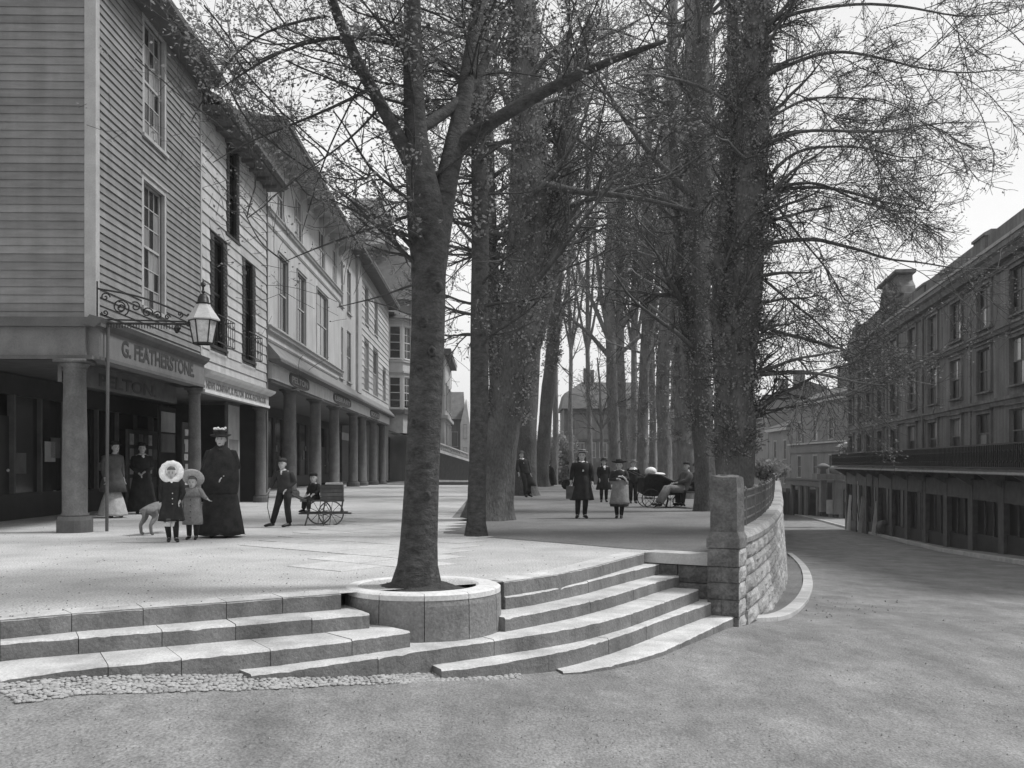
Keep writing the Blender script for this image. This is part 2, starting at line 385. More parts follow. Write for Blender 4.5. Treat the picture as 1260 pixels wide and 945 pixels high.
def step(nose, z, back, nseg, th=.15, bottom=-.12):
    """solid tread slabs between the nosing line and a line further back, each slab a part"""
    P = [Vector((p[0], p[1], 0)) for p in nose]; d = [0]
    for a, c in zip(P, P[1:]): d.append(d[-1] + (c - a).length)
    tot = d[-1]
    def at(s):
        for i in range(len(d) - 1):
            if s <= d[i + 1] + 1e-6:
                t = (s - d[i]) / max(1e-6, d[i + 1] - d[i]); return P[i].lerp(P[i + 1], t)
        return P[-1]
    cuts = [tot * (k + (rg.uniform(-.12, .12) if 0 < k < nseg else 0)) / nseg for k in range(nseg + 1)]
    for a, c in zip(cuts, cuts[1:]):
        g = .003; ns_ = max(6, int((c - a) / .06)); ss = [lerp(a + g, c - g, k / ns_) for k in range(ns_ + 1)]
        fr = [at(s) for s in ss]; tn = [(at(min(tot, s + .05)) - at(max(0, s - .05))).normalized() for s in ss]
        nb = [Vector((-t.y, t.x, 0)) for t in tn]
        e = .014; mb = MB(); rs = []
        dz = rg.uniform(-.003, .002)
        for p, n_ in zip(fr, nb):
            q = p + n_ * back
            wv = rg.uniform(-.003, .003); ez = rg.uniform(-.006, .002) - (.009 if rg.random() < .02 else 0)
            rs.append([(p.x - n_.x * (wv), p.y - n_.y * wv, z + bottom - th), (p.x + n_.x * wv, p.y + n_.y * wv, z - e + dz + ez), (p.x + n_.x * (e + wv), p.y + n_.y * (e + wv), z + dz + min(0, ez) * .4), (q.x, q.y, z + dz), (q.x, q.y, z + bottom - th)])
        mb.rings(rs[::-1])
        for fi, f in enumerate(mb.f):            # worn pale tread; the riser's shade is painted in as darker stone
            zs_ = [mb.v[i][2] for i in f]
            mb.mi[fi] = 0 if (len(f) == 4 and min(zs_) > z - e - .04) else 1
        mb.build('slab', ['step_stone', 'shaded_riser'], steps)
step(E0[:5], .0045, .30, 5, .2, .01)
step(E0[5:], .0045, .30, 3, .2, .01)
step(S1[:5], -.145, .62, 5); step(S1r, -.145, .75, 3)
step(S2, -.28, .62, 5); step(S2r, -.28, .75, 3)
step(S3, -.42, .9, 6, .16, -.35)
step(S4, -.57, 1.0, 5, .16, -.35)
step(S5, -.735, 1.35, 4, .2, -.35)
# fill under the treads so no gap shows at the ends
for pts, z in ((S1r, -.17), (S2r, -.32)):
    mb = MB(); poly = [(p[0], p[1] + .02) for p in pts] + [(pts[-1][0] + .02, pts[-1][1] + .6), (pts[0][0], pts[0][1] + 1.2)]
    mb.prism(poly, -.9, z); mb.build('rubble_core', 'step_stone', steps)

# ---- round tree planter at the head of the steps
pc = (-.87, 9.58); pr = .75
pl = thing('tree_planter', 'round stone planter ring of bare soil holding the front tree', 'planter', (pc[0], pc[1], 0))
nb_ = 11
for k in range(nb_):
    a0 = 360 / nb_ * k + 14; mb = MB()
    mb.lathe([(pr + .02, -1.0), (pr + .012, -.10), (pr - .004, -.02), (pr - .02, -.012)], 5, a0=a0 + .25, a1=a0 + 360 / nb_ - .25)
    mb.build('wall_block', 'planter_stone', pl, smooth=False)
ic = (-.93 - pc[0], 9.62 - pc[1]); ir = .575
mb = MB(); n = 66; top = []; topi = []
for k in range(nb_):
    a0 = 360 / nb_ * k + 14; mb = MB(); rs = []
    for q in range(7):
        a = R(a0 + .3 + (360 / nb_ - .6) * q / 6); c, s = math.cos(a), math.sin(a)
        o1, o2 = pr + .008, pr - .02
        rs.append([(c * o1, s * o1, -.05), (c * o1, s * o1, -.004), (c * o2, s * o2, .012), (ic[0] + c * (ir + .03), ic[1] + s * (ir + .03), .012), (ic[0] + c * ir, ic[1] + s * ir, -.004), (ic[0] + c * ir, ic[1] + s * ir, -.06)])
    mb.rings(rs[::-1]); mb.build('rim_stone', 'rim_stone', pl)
mb = MB(); rs = []
for r_, z_ in ((.62, -.045), (.5, -.035), (.3, .01), (.18, .05), (.05, .06)):
    rs.append([(ic[0] + r_ * math.cos(2 * math.pi * k / 40) * rg.uniform(.98, 1.02), ic[1] + r_ * math.sin(2 * math.pi * k / 40), z_ + rg.uniform(-.012, .012)) for k in range(40)])
mb.rings(rs); mb.build('soil', 'soil', pl, smooth=True)

# ---- cobble strip at the foot of the steps
vs = []; qs = []
ic_ = MB().ball((0, 0, 0), (1, 1, 1), 7, 4)
bv = np.array(ic_.v); bf = [f for f in ic_.f]
rk = np.random.RandomState(11); allv = []; allf = []; off = 0
for row in range(10):
    px_ = -5 + row * 3.0
    while px_ < 640:
        base = interp(px_, [(0, 842), (100, 831), (300, 830.5), (520, 828), (640, 826)])
        py_ = base + row * 1.6 * interp(px_, [(0, 1.7), (300, 1.2), (450, .85), (640, .55)]) + rk.uniform(-.7, .7)
        x, y, z = GR(px_, py_)
        s = rk.uniform(.65, 1.2); k = np.array([.022 * s * rk.uniform(.8, 1.5), .022 * s * rk.uniform(.8, 1.3), .011])
        an = rk.uniform(0, 3.14); v = bv * k; v = np.stack([v[:, 0] * math.cos(an) - v[:, 1] * math.sin(an), v[:, 0] * math.sin(an) + v[:, 1] * math.cos(an), v[:, 2]], 1) + [x, y, z - .004 + rk.uniform(-.003, .005)]
        allv.append(v); allf += [tuple(i + off for i in f) for f in bf]; off += len(bv)
        px_ += rk.uniform(5, 8)
me = bpy.data.meshes.new('cobbles'); me.from_pydata(np.concatenate(allv).tolist(), [], allf); me.materials.append(M['cobble']); me.update()
link('cobble_strip', me, kind='stuff', label='strip of small pale cobbles set in the road along the foot of the steps', category='cobbles')

# ---- loose pebbles and dirt on the road
rk = np.random.RandomState(21); allv = []; allf = []; off = 0
tet = np.array([(1, 0, 0), (-.6, .8, 0), (-.6, -.8, .1), (0, 0, .9), (.2, .1, -.6)]); tf = [(0, 1, 3), (1, 2, 3), (2, 0, 3), (1, 0, 4), (2, 1, 4), (0, 2, 4)]
for k in range(1300):
    px_ = rk.uniform(0, 1260); py_ = 640 + 300 * rk.rand() ** .6
    if k < 90: px_, py_ = rk.normal(1040, 60), rk.normal(748, 6)
    edge = interp(px_, [(0, 850), (300, 842), (640, 832), (770, 826), (912, 772), (975, 762), (1004, 715), (1010, 660)])
    if py_ < edge: continue
    x, y, z = GR(px_, py_); s = rk.uniform(.004, .011) * (1 + (k < 60) * 1.2)
    a = rk.uniform(0, 6.28); v = tet * s; v = np.stack([v[:, 0] * math.cos(a) - v[:, 1] * math.sin(a), v[:, 0] * math.sin(a) + v[:, 1] * math.cos(a), v[:, 2]], 1) + [x, y, z]
    allv.append(v); allf += [tuple(i + off for i in f) for f in tf]; off += 5
me = bpy.data.meshes.new('pebbles'); me.from_pydata(np.concatenate(allv).tolist(), [], allf); me.materials.append(M['pavement']); me.update()
link('pebbles', me, kind='stuff', label='loose pebbles and grit scattered over the rough road surface', category='pebbles')

rk = np.random.RandomState(22); allv = []; allf = []; off = 0
for k in range(1500):
    px_, py_ = rk.uniform(0, 870), 600 + 160 * rk.rand() ** 1.2
    x, y, z = G(px_, py_); 
    if y > 30 or x > edge_x(y) - .1: continue
    s = rk.uniform(.004, .012); a = rk.uniform(0, 6.28); v = tet * [s, s, s * .5]; v = np.stack([v[:, 0] * math.cos(a) - v[:, 1] * math.sin(a), v[:, 0] * math.sin(a) + v[:, 1] * math.cos(a), v[:, 2]], 1) + [x, y, .006]
    allv.append(v); allf += [tuple(i + off for i in f) for f in tf]; off += 5
me = bpy.data.meshes.new('litter'); me.from_pydata(np.concatenate(allv).tolist(), [], allf); me.materials.append(M['shop_mid']); me.update()
link('litter', me, kind='stuff', label='dark crumbs of litter and grit lying on the pale promenade', category='litter')
# ================================================================ road wall, pillar, railing
rocks = [rock_mesh(40 + k, 'wall_stone') for k in range(6)]; prock = [rock_mesh(60 + k, 'pillar_stone') for k in range(5)]
# path sampled by arc length
class Path:
    def __init__(s, pts):
        s.p = [Vector((a[0], a[1], 0)) for a in pts]; s.d = [0]
        for a, c in zip(s.p, s.p[1:]): s.d.append(s.d[-1] + (c - a).length)
        s.L = s.d[-1]
    def at(s, t):
        t = max(0, min(s.L - 1e-6, t))
        for i in range(len(s.d) - 1):
            if t <= s.d[i + 1]: return s.p[i].lerp(s.p[i + 1], (t - s.d[i]) / max(1e-9, s.d[i + 1] - s.d[i]))
        return s.p[-1]
    def tan(s, t): return (s.at(min(s.L, t + .25)) - s.at(max(0, t - .25))).normalized()
def smooth_path(pts, n=3):
    for _ in range(n):
        q = [pts[0]]
        for a, c in zip(pts, pts[1:]): q += [(lerp(a[0], c[0], .25), lerp(a[1], c[1], .25)), (lerp(a[0], c[0], .75), lerp(a[1], c[1], .75))]
        pts = q + [pts[-1]]
    return pts
WP = Path(smooth_path([(2.98, 12.62)] + WTOP[1:11], 2))
wall = thing('road_wall', 'curved retaining wall of coursed dressed stone between the promenade and the road', 'wall', (0, 0, 0))
LEN = WP.L
ncourse = 7; ch = .215; ztop = .165
batter = .07
core = MB(); rs = []
for k in range(60):
    t = (k / 59) ** 1.6 * LEN; p = WP.at(t); tn = WP.tan(t); nr = Vector((tn.y, -tn.x, 0)); zb = road_z(p.x + .3, p.y) - .3
    o = .02; bt = batter * (ztop - zb)
    rs.append([(p.x + nr.x * (bt - o), p.y + nr.y * (bt - o), zb), (p.x - nr.x * o, p.y - nr.y * o, ztop), (p.x - nr.x * .45, p.y - nr.y * .45, ztop), (p.x - nr.x * .45, p.y - nr.y * .45, zb)])
core.rings(rs).build('mortar_core', 'mortar', wall)
rgw = random.Random(9); cnt = 0; far = MB()
for c in range(30):
    z1 = ztop - c * ch; z0 = z1 - ch; t = rgw.uniform(.0, .25) if c % 2 else 0
    first = True; t = 0
    while t < min(LEN, 40):
        ln = rgw.uniform(.38, .85) if not (first and c % 2) else .28
        first = False
        if t > 14: ln *= 2.2
        p = WP.at(t); q = WP.at(t + ln); 
        zr_ = road_z(q.x + .3, q.y)
        if z1 < zr_ - .02: t += ln; continue
        tn = (q - p).normalized(); nr = Vector((tn.y, -tn.x, 0)); bt = batter * (ztop - z0)
        o = p + nr * bt; jt = .014
        Mx = Matrix(((tn.x, -nr.x, 0, o.x), (tn.y, -nr.y, 0, o.y), (0, 0, 1, z0), (0, 0, 0, 1))) @ Matrix.Diagonal(((ln if t + ln < LEN else LEN - t) - jt, .14, ch - jt, 1))
        if cnt < 296: link('stone', rgw.choice(rocks), wall, Mx); cnt += 1
        else:
            me = rocks[0]; far._add([Mx @ v.co for v in me.vertices], [tuple(pp.vertices) for pp in me.polygons])
        t += ln
if far.v: far.build('far_stonework', 'wall_stone', wall, kind='stuff')
# coping
t = 0
while t < LEN - .1:
    ln = 1.1 if t < 15 else 3.2; ss = [t + ln * k / 4 - (.004 if k == 4 else 0) for k in range(5)]; rs = []
    for s_ in ss:
        p = WP.at(s_); tn = WP.tan(s_); nr = Vector((tn.y, -tn.x, 0))
        f = lambda d, z: (p.x + nr.x * d, p.y + nr.y * d, z)
        rs.append([f(.05, ztop + .003), f(.06, ztop + .07), f(-.0, ztop + .135), f(-.40, ztop + .14), f(-.46, ztop + .003)])
    MB().rings(rs[::-1]).build('coping_stone', 'wall_stone', wall); t += ln

# railing on the wall
rail = thing('iron_railing', 'dark iron railing with double top rails on the coping of the curved road wall', 'railing', (0, 0, 0))
def railpts(d, z, t0=.1, t1=34, n=70):
    out = []
    for k in range(n):
        s_ = lerp(t0, t1, (k / (n - 1)) ** 1.4); p = WP.at(s_); tn = WP.tan(s_); nr = Vector((tn.y, -tn.x, 0)); out.append((p.x - nr.x * d, p.y - nr.y * d, z))
    return out
for z, r_ in ((.40, .020), (.52, .016), (.70, .020), (.805, .022)): MB().tube(railpts(.2, z), r_, 6).build('rail', 'iron_grey', rail, smooth=True)
bal = MB().lathe([(.011, 0), (.011, .08), (.02, .1), (.011, .12), (.010, .37), (.02, .385), (.010, .4), (.010, .52)], 6).mesh('baluster', 'iron_grey')
post = MB().lathe([(.028, 0), (.028, .52), (.036, .53), (.02, .56), (.005, .575)], 8).mesh('post', 'iron_grey')
t = .16; k = 0
while t < 24:
    p = Vector(WP.at(t)); tn = WP.tan(t); nr = Vector((tn.y, -tn.x, 0)); 
    link('post' if k % 9 == 0 else 'baluster', post if k % 9 == 0 else bal, rail, Matrix.Translation((p.x - nr.x * .2, p.y - nr.y * .2, ztop + .13))); t += .15 if t < 14 else .3; k += 1

# stone pillar at the head of the road wall
A = Vector(G(872, 750, -.70)); A = Vector((2.495, 12.456, 0)); Bp = Vector((2.855, 12.28, 0)); tn = (Bp - A).normalized(); nr = Vector((-tn.y, tn.x, 0))
pil = thing('stone_pillar', 'square rock-faced stone pillar with a chipped pale block on top beside the steps', 'pillar', (A.x, A.y, -.9))
base = Matrix(((tn.x, nr.x, 0, 0), (tn.y, nr.y, 0, 0), (0, 0, 1, 0), (0, 0, 0, 1))); wd = .40; dp = .42
def pst(x, y, z, lx, ly, h, face, k):
    if face == 'f': Mx = base @ TR(x, y, z) @ Matrix.Diagonal((lx, ly, h, 1))
    else: Mx = base @ TR(x + lx, y, z) @ Matrix.Rotation(R(90), 4, 'Z') @ Matrix.Diagonal((ly, lx, h, 1))
    link('stone', prock[k % 5], pil, Mx)
zz = 0; hs = [.16, .215, .215, .2, .235]
MB().box(.02, wd - .02, .02, dp - .02, 0, 1.15).build('core', 'pillar_stone', pil, Mx=base)
for k, h in enumerate(hs):
    half = .18 if k % 2 else .0
    if k % 2: pst(0, .0, zz, wd * .45 - .005, .1, h - .012, 'f', k); pst(wd * .45, .0, zz, wd * .55, .1, h - .012, 'f', k + 2)
    else: pst(0, .0, zz, wd, .1, h - .012, 'f', k + 1)
    zz += h
zz2 = 0
for k, h in enumerate(hs):
    Mx = base @ TR(wd, .012, zz2) @ Matrix.Rotation(R(90), 4, 'Z') @ Matrix.Diagonal((dp - .03, .1, h - .012, 1)); link('stone', rocks[k], pil, Mx); zz2 += h
mb = MB(); mb.rings([[(-.01, -.01, zz), (wd + .015, -.01, zz), (wd + .015, dp, zz), (-.01, dp, zz)], [(-.01, -.01, zz + .12), (wd + .015, -.01, zz + .12), (wd + .015, dp, zz + .12), (-.01, dp, zz + .12)], [(.025, .025, zz + .2), (wd - .02, .025, zz + .2), (wd - .02, dp - .03, zz + .2), (.025, dp - .03, zz + .2)]])
mb.build('plinth_course', 'pillar_stone', pil, Mx=base)
# cap block: dark rough front, chipped pale side and top
mb = MB(); n = 9; rgp = random.Random(4); rs = []
zt = 1.91
for j in range(8):
    z = zz + .2 + (zt - zz - .2) * j / 7; ring = []; tp = 1 if j < 7 else .95
    if j == 7: z += .01
    for (x0, y0, x1, y1, am) in ((.03, .03, wd - .03, .03, .012), (wd - .03, .03, wd - .02, dp - .02, .03), (wd - .02, dp - .02, .03, dp - .02, .01), (.03, dp - .02, .03, .03, .012)):
        for q in range(4):
            tt = q / 4; x = lerp(x0, x1, tt); y = lerp(y0, y1, tt); am2 = am if q else .004
            cx_, cy_ = wd / 2, dp / 2; s_ = tp * (1 + rgp.uniform(-am2, am2) * 2.4)
            ring.append((cx_ + (x - cx_) * s_, cy_ + (y - cy_) * s_, z + (rgp.uniform(-.012, .02) if j == 7 else 0)))
    rs.append(ring)
rs.append([(wd / 2 + (p[0] - wd / 2) * .6, dp / 2 + (p[1] - dp / 2) * .6, zt + .035 + rgp.uniform(-.015, .012)) for p in rs[-1]])
mb.rings(rs); mb.build('cap_block', 'pillar_stone', pil, Mx=base)
# low wall and dark flank between steps and pillar
lw = thing('low_flank_wall', 'low dark rock-faced flank wall with flat kerb between top step and stone pillar', 'wall', (1.78, 13.1, 0))
def lbox(x0, x1, y0, y1, z0, z1, n_, m, **k): MB().box(x0 - 1.78, x1 - 1.78, y0 - 13.1, y1 - 13.1, z0, z1).build(n_, m, lw, **k)
d0 = Vector((1.78, 13.08, 0)); d1 = Vector((2.54, 12.62, 0)); tn2 = (d1 - d0).normalized(); n2 = Vector((-tn2.y, tn2.x, 0))
bs = Matrix(((tn2.x, n2.x, 0, 0), (tn2.y, n2.y, 0, 0), (0, 0, 1, 0), (0, 0, 0, 1))); Lw = (d1 - d0).length
MB().box(0, Lw, 0, .35, -.13, .012).build('kerb_cap', 'kerb_stone', lw, Mx=bs)
MB().box(0, Lw, .08, .34, -.9, -.13).build('core', 'pillar_stone', lw, Mx=bs)
for j in range(3):
    for i in range(2):
        link('stone', prock[(i + j) % 5], lw, bs @ TR(.02 + i * Lw / 2, .04, -.36 - j * .23) @ Matrix.Diagonal((Lw / 2 - .015, .08, .215, 1)))

# planting bed between wall foot and kerb, and the pale kerb that sweeps round it
def kerb_from(name, pts_px, wdt, h, label, seglen=.9, m='kerb_stone', side=1, zoff=0.0):
    pts = [GR(*p) for p in pts_px]; pa = Path(smooth_path([(p[0], p[1]) for p in pts], 2))
    k = thing(name, label, 'kerb', (0, 0, 0)); t = 0
    while t < pa.L - .05:
        e = min(pa.L, t + seglen); rs = []
        for q in range(4):
            s_ = lerp(t + .004, e - .004, q / 3); p = pa.at(s_); tn = pa.tan(s_); nr = Vector((-tn.y, tn.x, 0)) * side
            z = road_z(p.x, p.y) + zoff
            f = lambda d, zz: (p.x + nr.x * d, p.y + nr.y * d, z + zz)
            rs.append([f(0, -.15), f(0, h - .01), f(.012, h), f(wdt, h + .005), f(wdt, -.15)])
        MB().rings(rs[::-1] if side > 0 else rs).build('kerb_stone', m, k); t = e
    return pa
kp = kerb_from('bed_kerb', [(913, 765), (940, 764), (965, 762.5), (985, 752), (998, 735), (1001, 716), (994, 699), (983, 688), (975, 682)], .2, .05, 'pale curved kerb stones round the bare bed at the foot of the road wall', .7)
mb = MB(); kpts = [kp.at(kp.L * k / 24) for k in range(25)]; V = []; Q = []
for k, p in enumerate(kpts):
    w_ = WP.at(lerp(.0, 14, (k / 24) ** 1.1)); tn = WP.tan(lerp(0, 14, k / 24)); e = Vector((w_.x + tn.y * .0, w_.y, 0))
    for j in range(5):
        q = p.lerp(e, j / 4); V.append((q.x, q.y, road_z(q.x, q.y) + .02 + .02 * math.sin(k * 2.1 + j) * (0 < j < 4)))
for k in range(24):
    for j in range(4): a = k * 5 + j; Q.append((a, a + 1, a + 6, a + 5))
link('earth_bed', mesh_np('earth_bed', V, Q, 'gravel_walk', True), kind='structure')

# far pavement along the hotel
PK = [(12.0, 12), (14.5, 24), (17.9, 40), (22.6, 62), (27.5, 86), (33.5, 119), (41, 165), (50, 220)]
KP = [(x, y) for x, y in PK]
V = []; Q = []
for k in range(60):
    y = lerp(12, 220, (k / 59) ** 1.5); x = interp(y, [(b_, a_) for a_, b_ in PK]); z = road_z(x, y) + .13
    for d in (0, 1.2, 2.6, 6, 14): V.append((x + d + .14, y, z + d * .008))
for k in range(59):
    for j in range(4): a = k * 5 + j; Q.append((a, a + 1, a + 6, a + 5))
link('pavement', mesh_np('pavement', V, Q, 'pavement', True), kind='structure')
fk = thing('street_kerb', 'long line of stone kerb edging the far pavement in front of the hotel', 'kerb', (0, 0, 0))
yy = 12.0
while yy < 200:
    e = yy + (1.6 if yy < 90 else 6); rs = []
    for q in range(2):
        y = lerp(yy + .01, e - .01, q); x = interp(y, [(b_, a_) for a_, b_ in PK]); z = road_z(x, y)
        rs.append([(x, y, z - .2), (x, y, z + .125), (x + .02, y, z + .14), (x + .16, y, z + .142), (x + .16, y, z - .2)])
    MB().rings(rs).build('kerb_stone', 'kerb_stone', fk); yy = e
# ================================================================ buildings: shared makers (local axes: x along the front, y into the house, z up)
def FR(O, u):            # frame matrix, u = direction in which one reads along the front
    u = Vector((u[0], u[1], 0)).normalized(); y = Vector((-u.y, u.x, 0))
    return Matrix(((u.x, y.x, 0, O[0]), (u.y, y.y, 0, O[1]), (0, 0, 1, 0), (0, 0, 0, 1)))
def wall_grid(mb, x0, x1, z0, z1, ops, y=0.0, dep=.16):
    xs_ = sorted({x0, x1} | {v for o in ops for v in (o[0], o[1]) if x0 < v < x1}); zs = sorted({z0, z1} | {v for o in ops for v in (o[2], o[3]) if z0 < v < z1})
    for a, c in zip(xs_, xs_[1:]):
        for e, g in zip(zs, zs[1:]):
            mx, mz = (a + c) / 2, (e + g) / 2
            if any(o[0] < mx < o[1] and o[2] < mz < o[3] for o in ops): continue
            mb.quad((a, y, e), (c, y, e), (c, y, g), (a, y, g))
    for o in ops:
        a, c, e, g = o[:4]; mb.quad((a, y, e), (a, y, g), (a, y + dep, g), (a, y + dep, e)); mb.quad((c, y, e), (c, y + dep, e), (c, y + dep, g), (c, y, g))
        mb.quad((a, y, g), (c, y, g), (c, y + dep, g), (a, y + dep, g)); mb.quad((a, y, e), (a, y + dep, e), (c, y + dep, e), (c, y, e))
        mb.quad((a, y + dep, e), (a, y + dep, g), (c, y + dep, g), (c, y + dep, e))
def boards(root, x0, x1, z0, z1, pitch, ops, m, y=0.0, th=.03, lap=None, rgb=random.Random(2)):
    u = unit(m, 'board'); z = z0; n = 0
    while z < z1 - .02:
        h = min(pitch, z1 - z); segs = [(x0, x1)]
        for o in ops:
            if o[2] < z + h * .6 and o[3] > z + h * .4:
                ns = []
                for a, c in segs:
                    if o[1] <= a or o[0] >= c: ns.append((a, c)); continue
                    if o[0] > a: ns.append((a, o[0]))
                    if o[1] < c: ns.append((o[1], c))
                segs = ns
        for a, c in segs:
            if c - a > .02: link('board', u, root, TR(a, y + rgb.uniform(-.002, .002), z + rgb.uniform(-.002, .002), 0, (c - a, th, h))); n += 1
        z += pitch
    return n
WCACHE = {}
def window(root, x, z, wd, h, cols=2, rows=2, y=0.0, mt='trim_pale', arch=.08, proud=.035, gl='glass', sill=True, split=.5, bar=.022, pane_parts=True, curt=0):
    """sash window centred on x with its sill at z: frame mesh + panes"""
    key = (round(wd, 2), round(h, 2), cols, rows, mt, arch, proud, sill, split, bar)
    if key not in WCACHE:
        b = MB(); hw = wd / 2
        if arch:
            b.box(-hw - arch, -hw, -proud, .03, 0, h + arch); b.box(hw, hw + arch, -proud, .03, 0, h + arch); b.box(-hw, hw, -proud + .002, .03, h, h + arch)
            b.box(-hw - arch - .03, hw + arch + .03, -proud - .03, .03, h + arch, h + arch + .035)
        if sill: b.box(-hw - arch - .03, hw + arch + .03, -proud - .05, .06, -.07, 0)
        f = .045
        b.box(-hw, -hw + f, .045, .10, 0, h); b.box(hw - f, hw, .045, .10, 0, h); b.box(-hw + f, hw - f, .045, .10, 0, f); b.box(-hw + f, hw - f, .045, .10, h - f, h)
        zm = h * split; b.box(-hw + f, hw - f, .04, .098, zm - .025, zm + .025)
        for k in range(1, cols):
            xk = -hw + f + (wd - 2 * f) * k / cols; b.box(xk - bar / 2, xk + bar / 2, .055, .092, f, h - f)
        r1 = rows // 2; r2 = rows - r1
        for (lo, hi, r_) in ((f, zm - .025, r1), (zm + .025, h - f, r2)):
            for k in range(1, r_): zk = lerp(lo, hi, k / r_); b.box(-hw + f, hw - f, .056, .09, zk - bar / 2, zk + bar / 2)
        WCACHE[key] = b.mesh('window', mt)
    o = link('window', WCACHE[key], root, TR(x, y, z)); f = .045; hw = wd / 2; zm = h * split
    rgb = random.Random(int(x * 37 + z * 91))
    pm = lambda g: unit(g, 'box')
    if pane_parts:
        r1 = rows // 2; r2 = rows - r1
        for (lo, hi, r_) in ((f, zm - .025, r1), (zm + .025, h - f, r2)):
            for j in range(r_):
                for k in range(cols):
                    a = -hw + f + (wd - 2 * f) * k / cols; c = -hw + f + (wd - 2 * f) * (k + 1) / cols; e = lerp(lo, hi, j / r_); g = lerp(lo, hi, (j + 1) / r_)
                    gm = gl if rgb.random() > curt else 'glass_curtain'
                    link('pane', pm(gm), o, TR(a + .004, .07, e + .004, 0, (c - a - .008, .012, g - e - .008)))
    return o
def column(parent, x, y, zt, r, z0=0.0, m='column_paint', plinth='trim_dark', square=True, cap=True, base_h=.2, Mw=None):
    key = ('col', round(zt - z0, 2), r, m, base_h)
    if key not in WCACHE:
        H = zt - z0; b = MB()
        pr_ = [(r * 1.12, base_h), (r * 1.12, base_h + .03), (r, base_h + .06), (r * 1.0, H * .4), (r * .88, H - .2), (r * .98, H - .185), (r * .98, H - .165), (r * .9, H - .15), (r * 1.15, H - .09), (r * 1.2, H - .06)]
        b.lathe(pr_, 18); b.box(-r * 1.28, r * 1.28, -r * 1.28, r * 1.28, H - .06, H)
        b2 = MB(); b2.lathe([(r * 1.42, 0), (r * 1.42, base_h * .75), (r * 1.3, base_h)], 18)
        WCACHE[key] = (b.mesh('column', m, True), b2.mesh('column_base', plinth))
        me = WCACHE[key][0]; me.polygons.foreach_set('use_smooth', [len(p.vertices) == 4 and abs(p.normal.z) < .95 and p.area < .5 for p in me.polygons])
    a, c = WCACHE[key]
    o = link('column', a, parent, TR(x, y, z0)); link('base', c, o); return o

# ================================================================ LEFT ROW (reads towards +Y)
XL = lambda Y: -6.857 - .025 * Y
LF = FR((-6.857, 0, 0), (-.025, 1))
def house(name, label, cat='building', group=None): return thing(name, label, cat, LF.copy(), group)
def Yp(px_): return 8229 / (600 - px_)
def zp(px_, py_): return CAMZ + (HZ - py_) * Yp(px_) / F
REC = 3.2                                            # depth of the colonnade
# ---------------------------------------------------------------- corner house with narrow grey boards
Y0, Y1 = 17.0, 23.25
h1 = house('corner_shop_house', 'grey weatherboarded corner house over a shop colonnade whose fascia reads G. FEATHERSTONE')
wz0 = 3.68; ze = 10.35; HW = 14.0                     # HW: length of the end wall going away to the left
ops = [(Yp(173) + .1, Yp(203) - .1, 4.32, 6.85), (Yp(176), Yp(203) - .1, 7.75, 10.1)]
w1x = (Yp(173) + Yp(203)) / 2
core = MB(); wall_grid(core, Y0, Y1, wz0, ze, ops, .04)
core.quad((Y0, .04, wz0), (Y0, .04, ze), (Y0, 9, ze), (Y0, 9, wz0)); core.quad((Y1, .05, 3.15), (Y1, 9, 3.15), (Y1, 9, ze), (Y1, .05, ze)); core.quad((Y0, 9, 0), (Y0, 9, ze), (Y1, 9, ze), (Y1, 9, 0))
core.build('wall', 'board_grey', h1)
boards(h1, Y0 + .14, Y1 - .0, wz0 + .02, ze, .143, [(o[0] - .12, o[1] + .12, o[2] - .07, o[3] + .12) for o in ops], 'board_grey', th=.042)
for o in ops: window(h1, (o[0] + o[1]) / 2, o[2], o[1] - o[0], o[3] - o[2], 4, 6, .03, arch=.11, proud=.06, curt=.5, mt='trim')
# end wall towards the camera, boarded, with corner post
u = unit('board_grey', 'board'); z = wz0 + .02; k = 0
while z < ze:
    link('board', u, h1, Matrix.Translation((Y0, .16, z)) @ Matrix(((0, 1, 0, 0), (1, 0, 0, 0), (0, 0, 1, 0), (0, 0, 0, 1))) @ Matrix.Diagonal((8.6, .03, .143, 1))); z += .143
MB().box(Y0 - .045, Y0 + .13, -.045, .15, wz0, ze).build('corner_post', 'trim', h1)
MB().box(Y1 - .09, Y1 + .02, -.05, .03, wz0 - .05, ze - .05).build('rain_pipe', 'trim', h1)
# roof with deep dark eaves
mb = MB(); mb.xprism([(-.5, ze - .12), (-.5, ze + .02), (4.5, ze + 3.4), (9.7, ze), (9.7, ze - .1), (4.5, ze + 3.2)], Y0 - .6, Y1 + .1); mb.build('roof', 'roof_tile', h1)
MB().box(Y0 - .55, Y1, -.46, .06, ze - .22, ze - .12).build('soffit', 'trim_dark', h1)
MB().xprism([(-.49, ze - .16), (-.61, ze - .1), (-.61, ze + .02), (-.55, ze + .02), (-.55, ze - .08), (-.49, ze - .1)], Y0 - .6, Y1).build('gutter', 'trim_dark', h1)
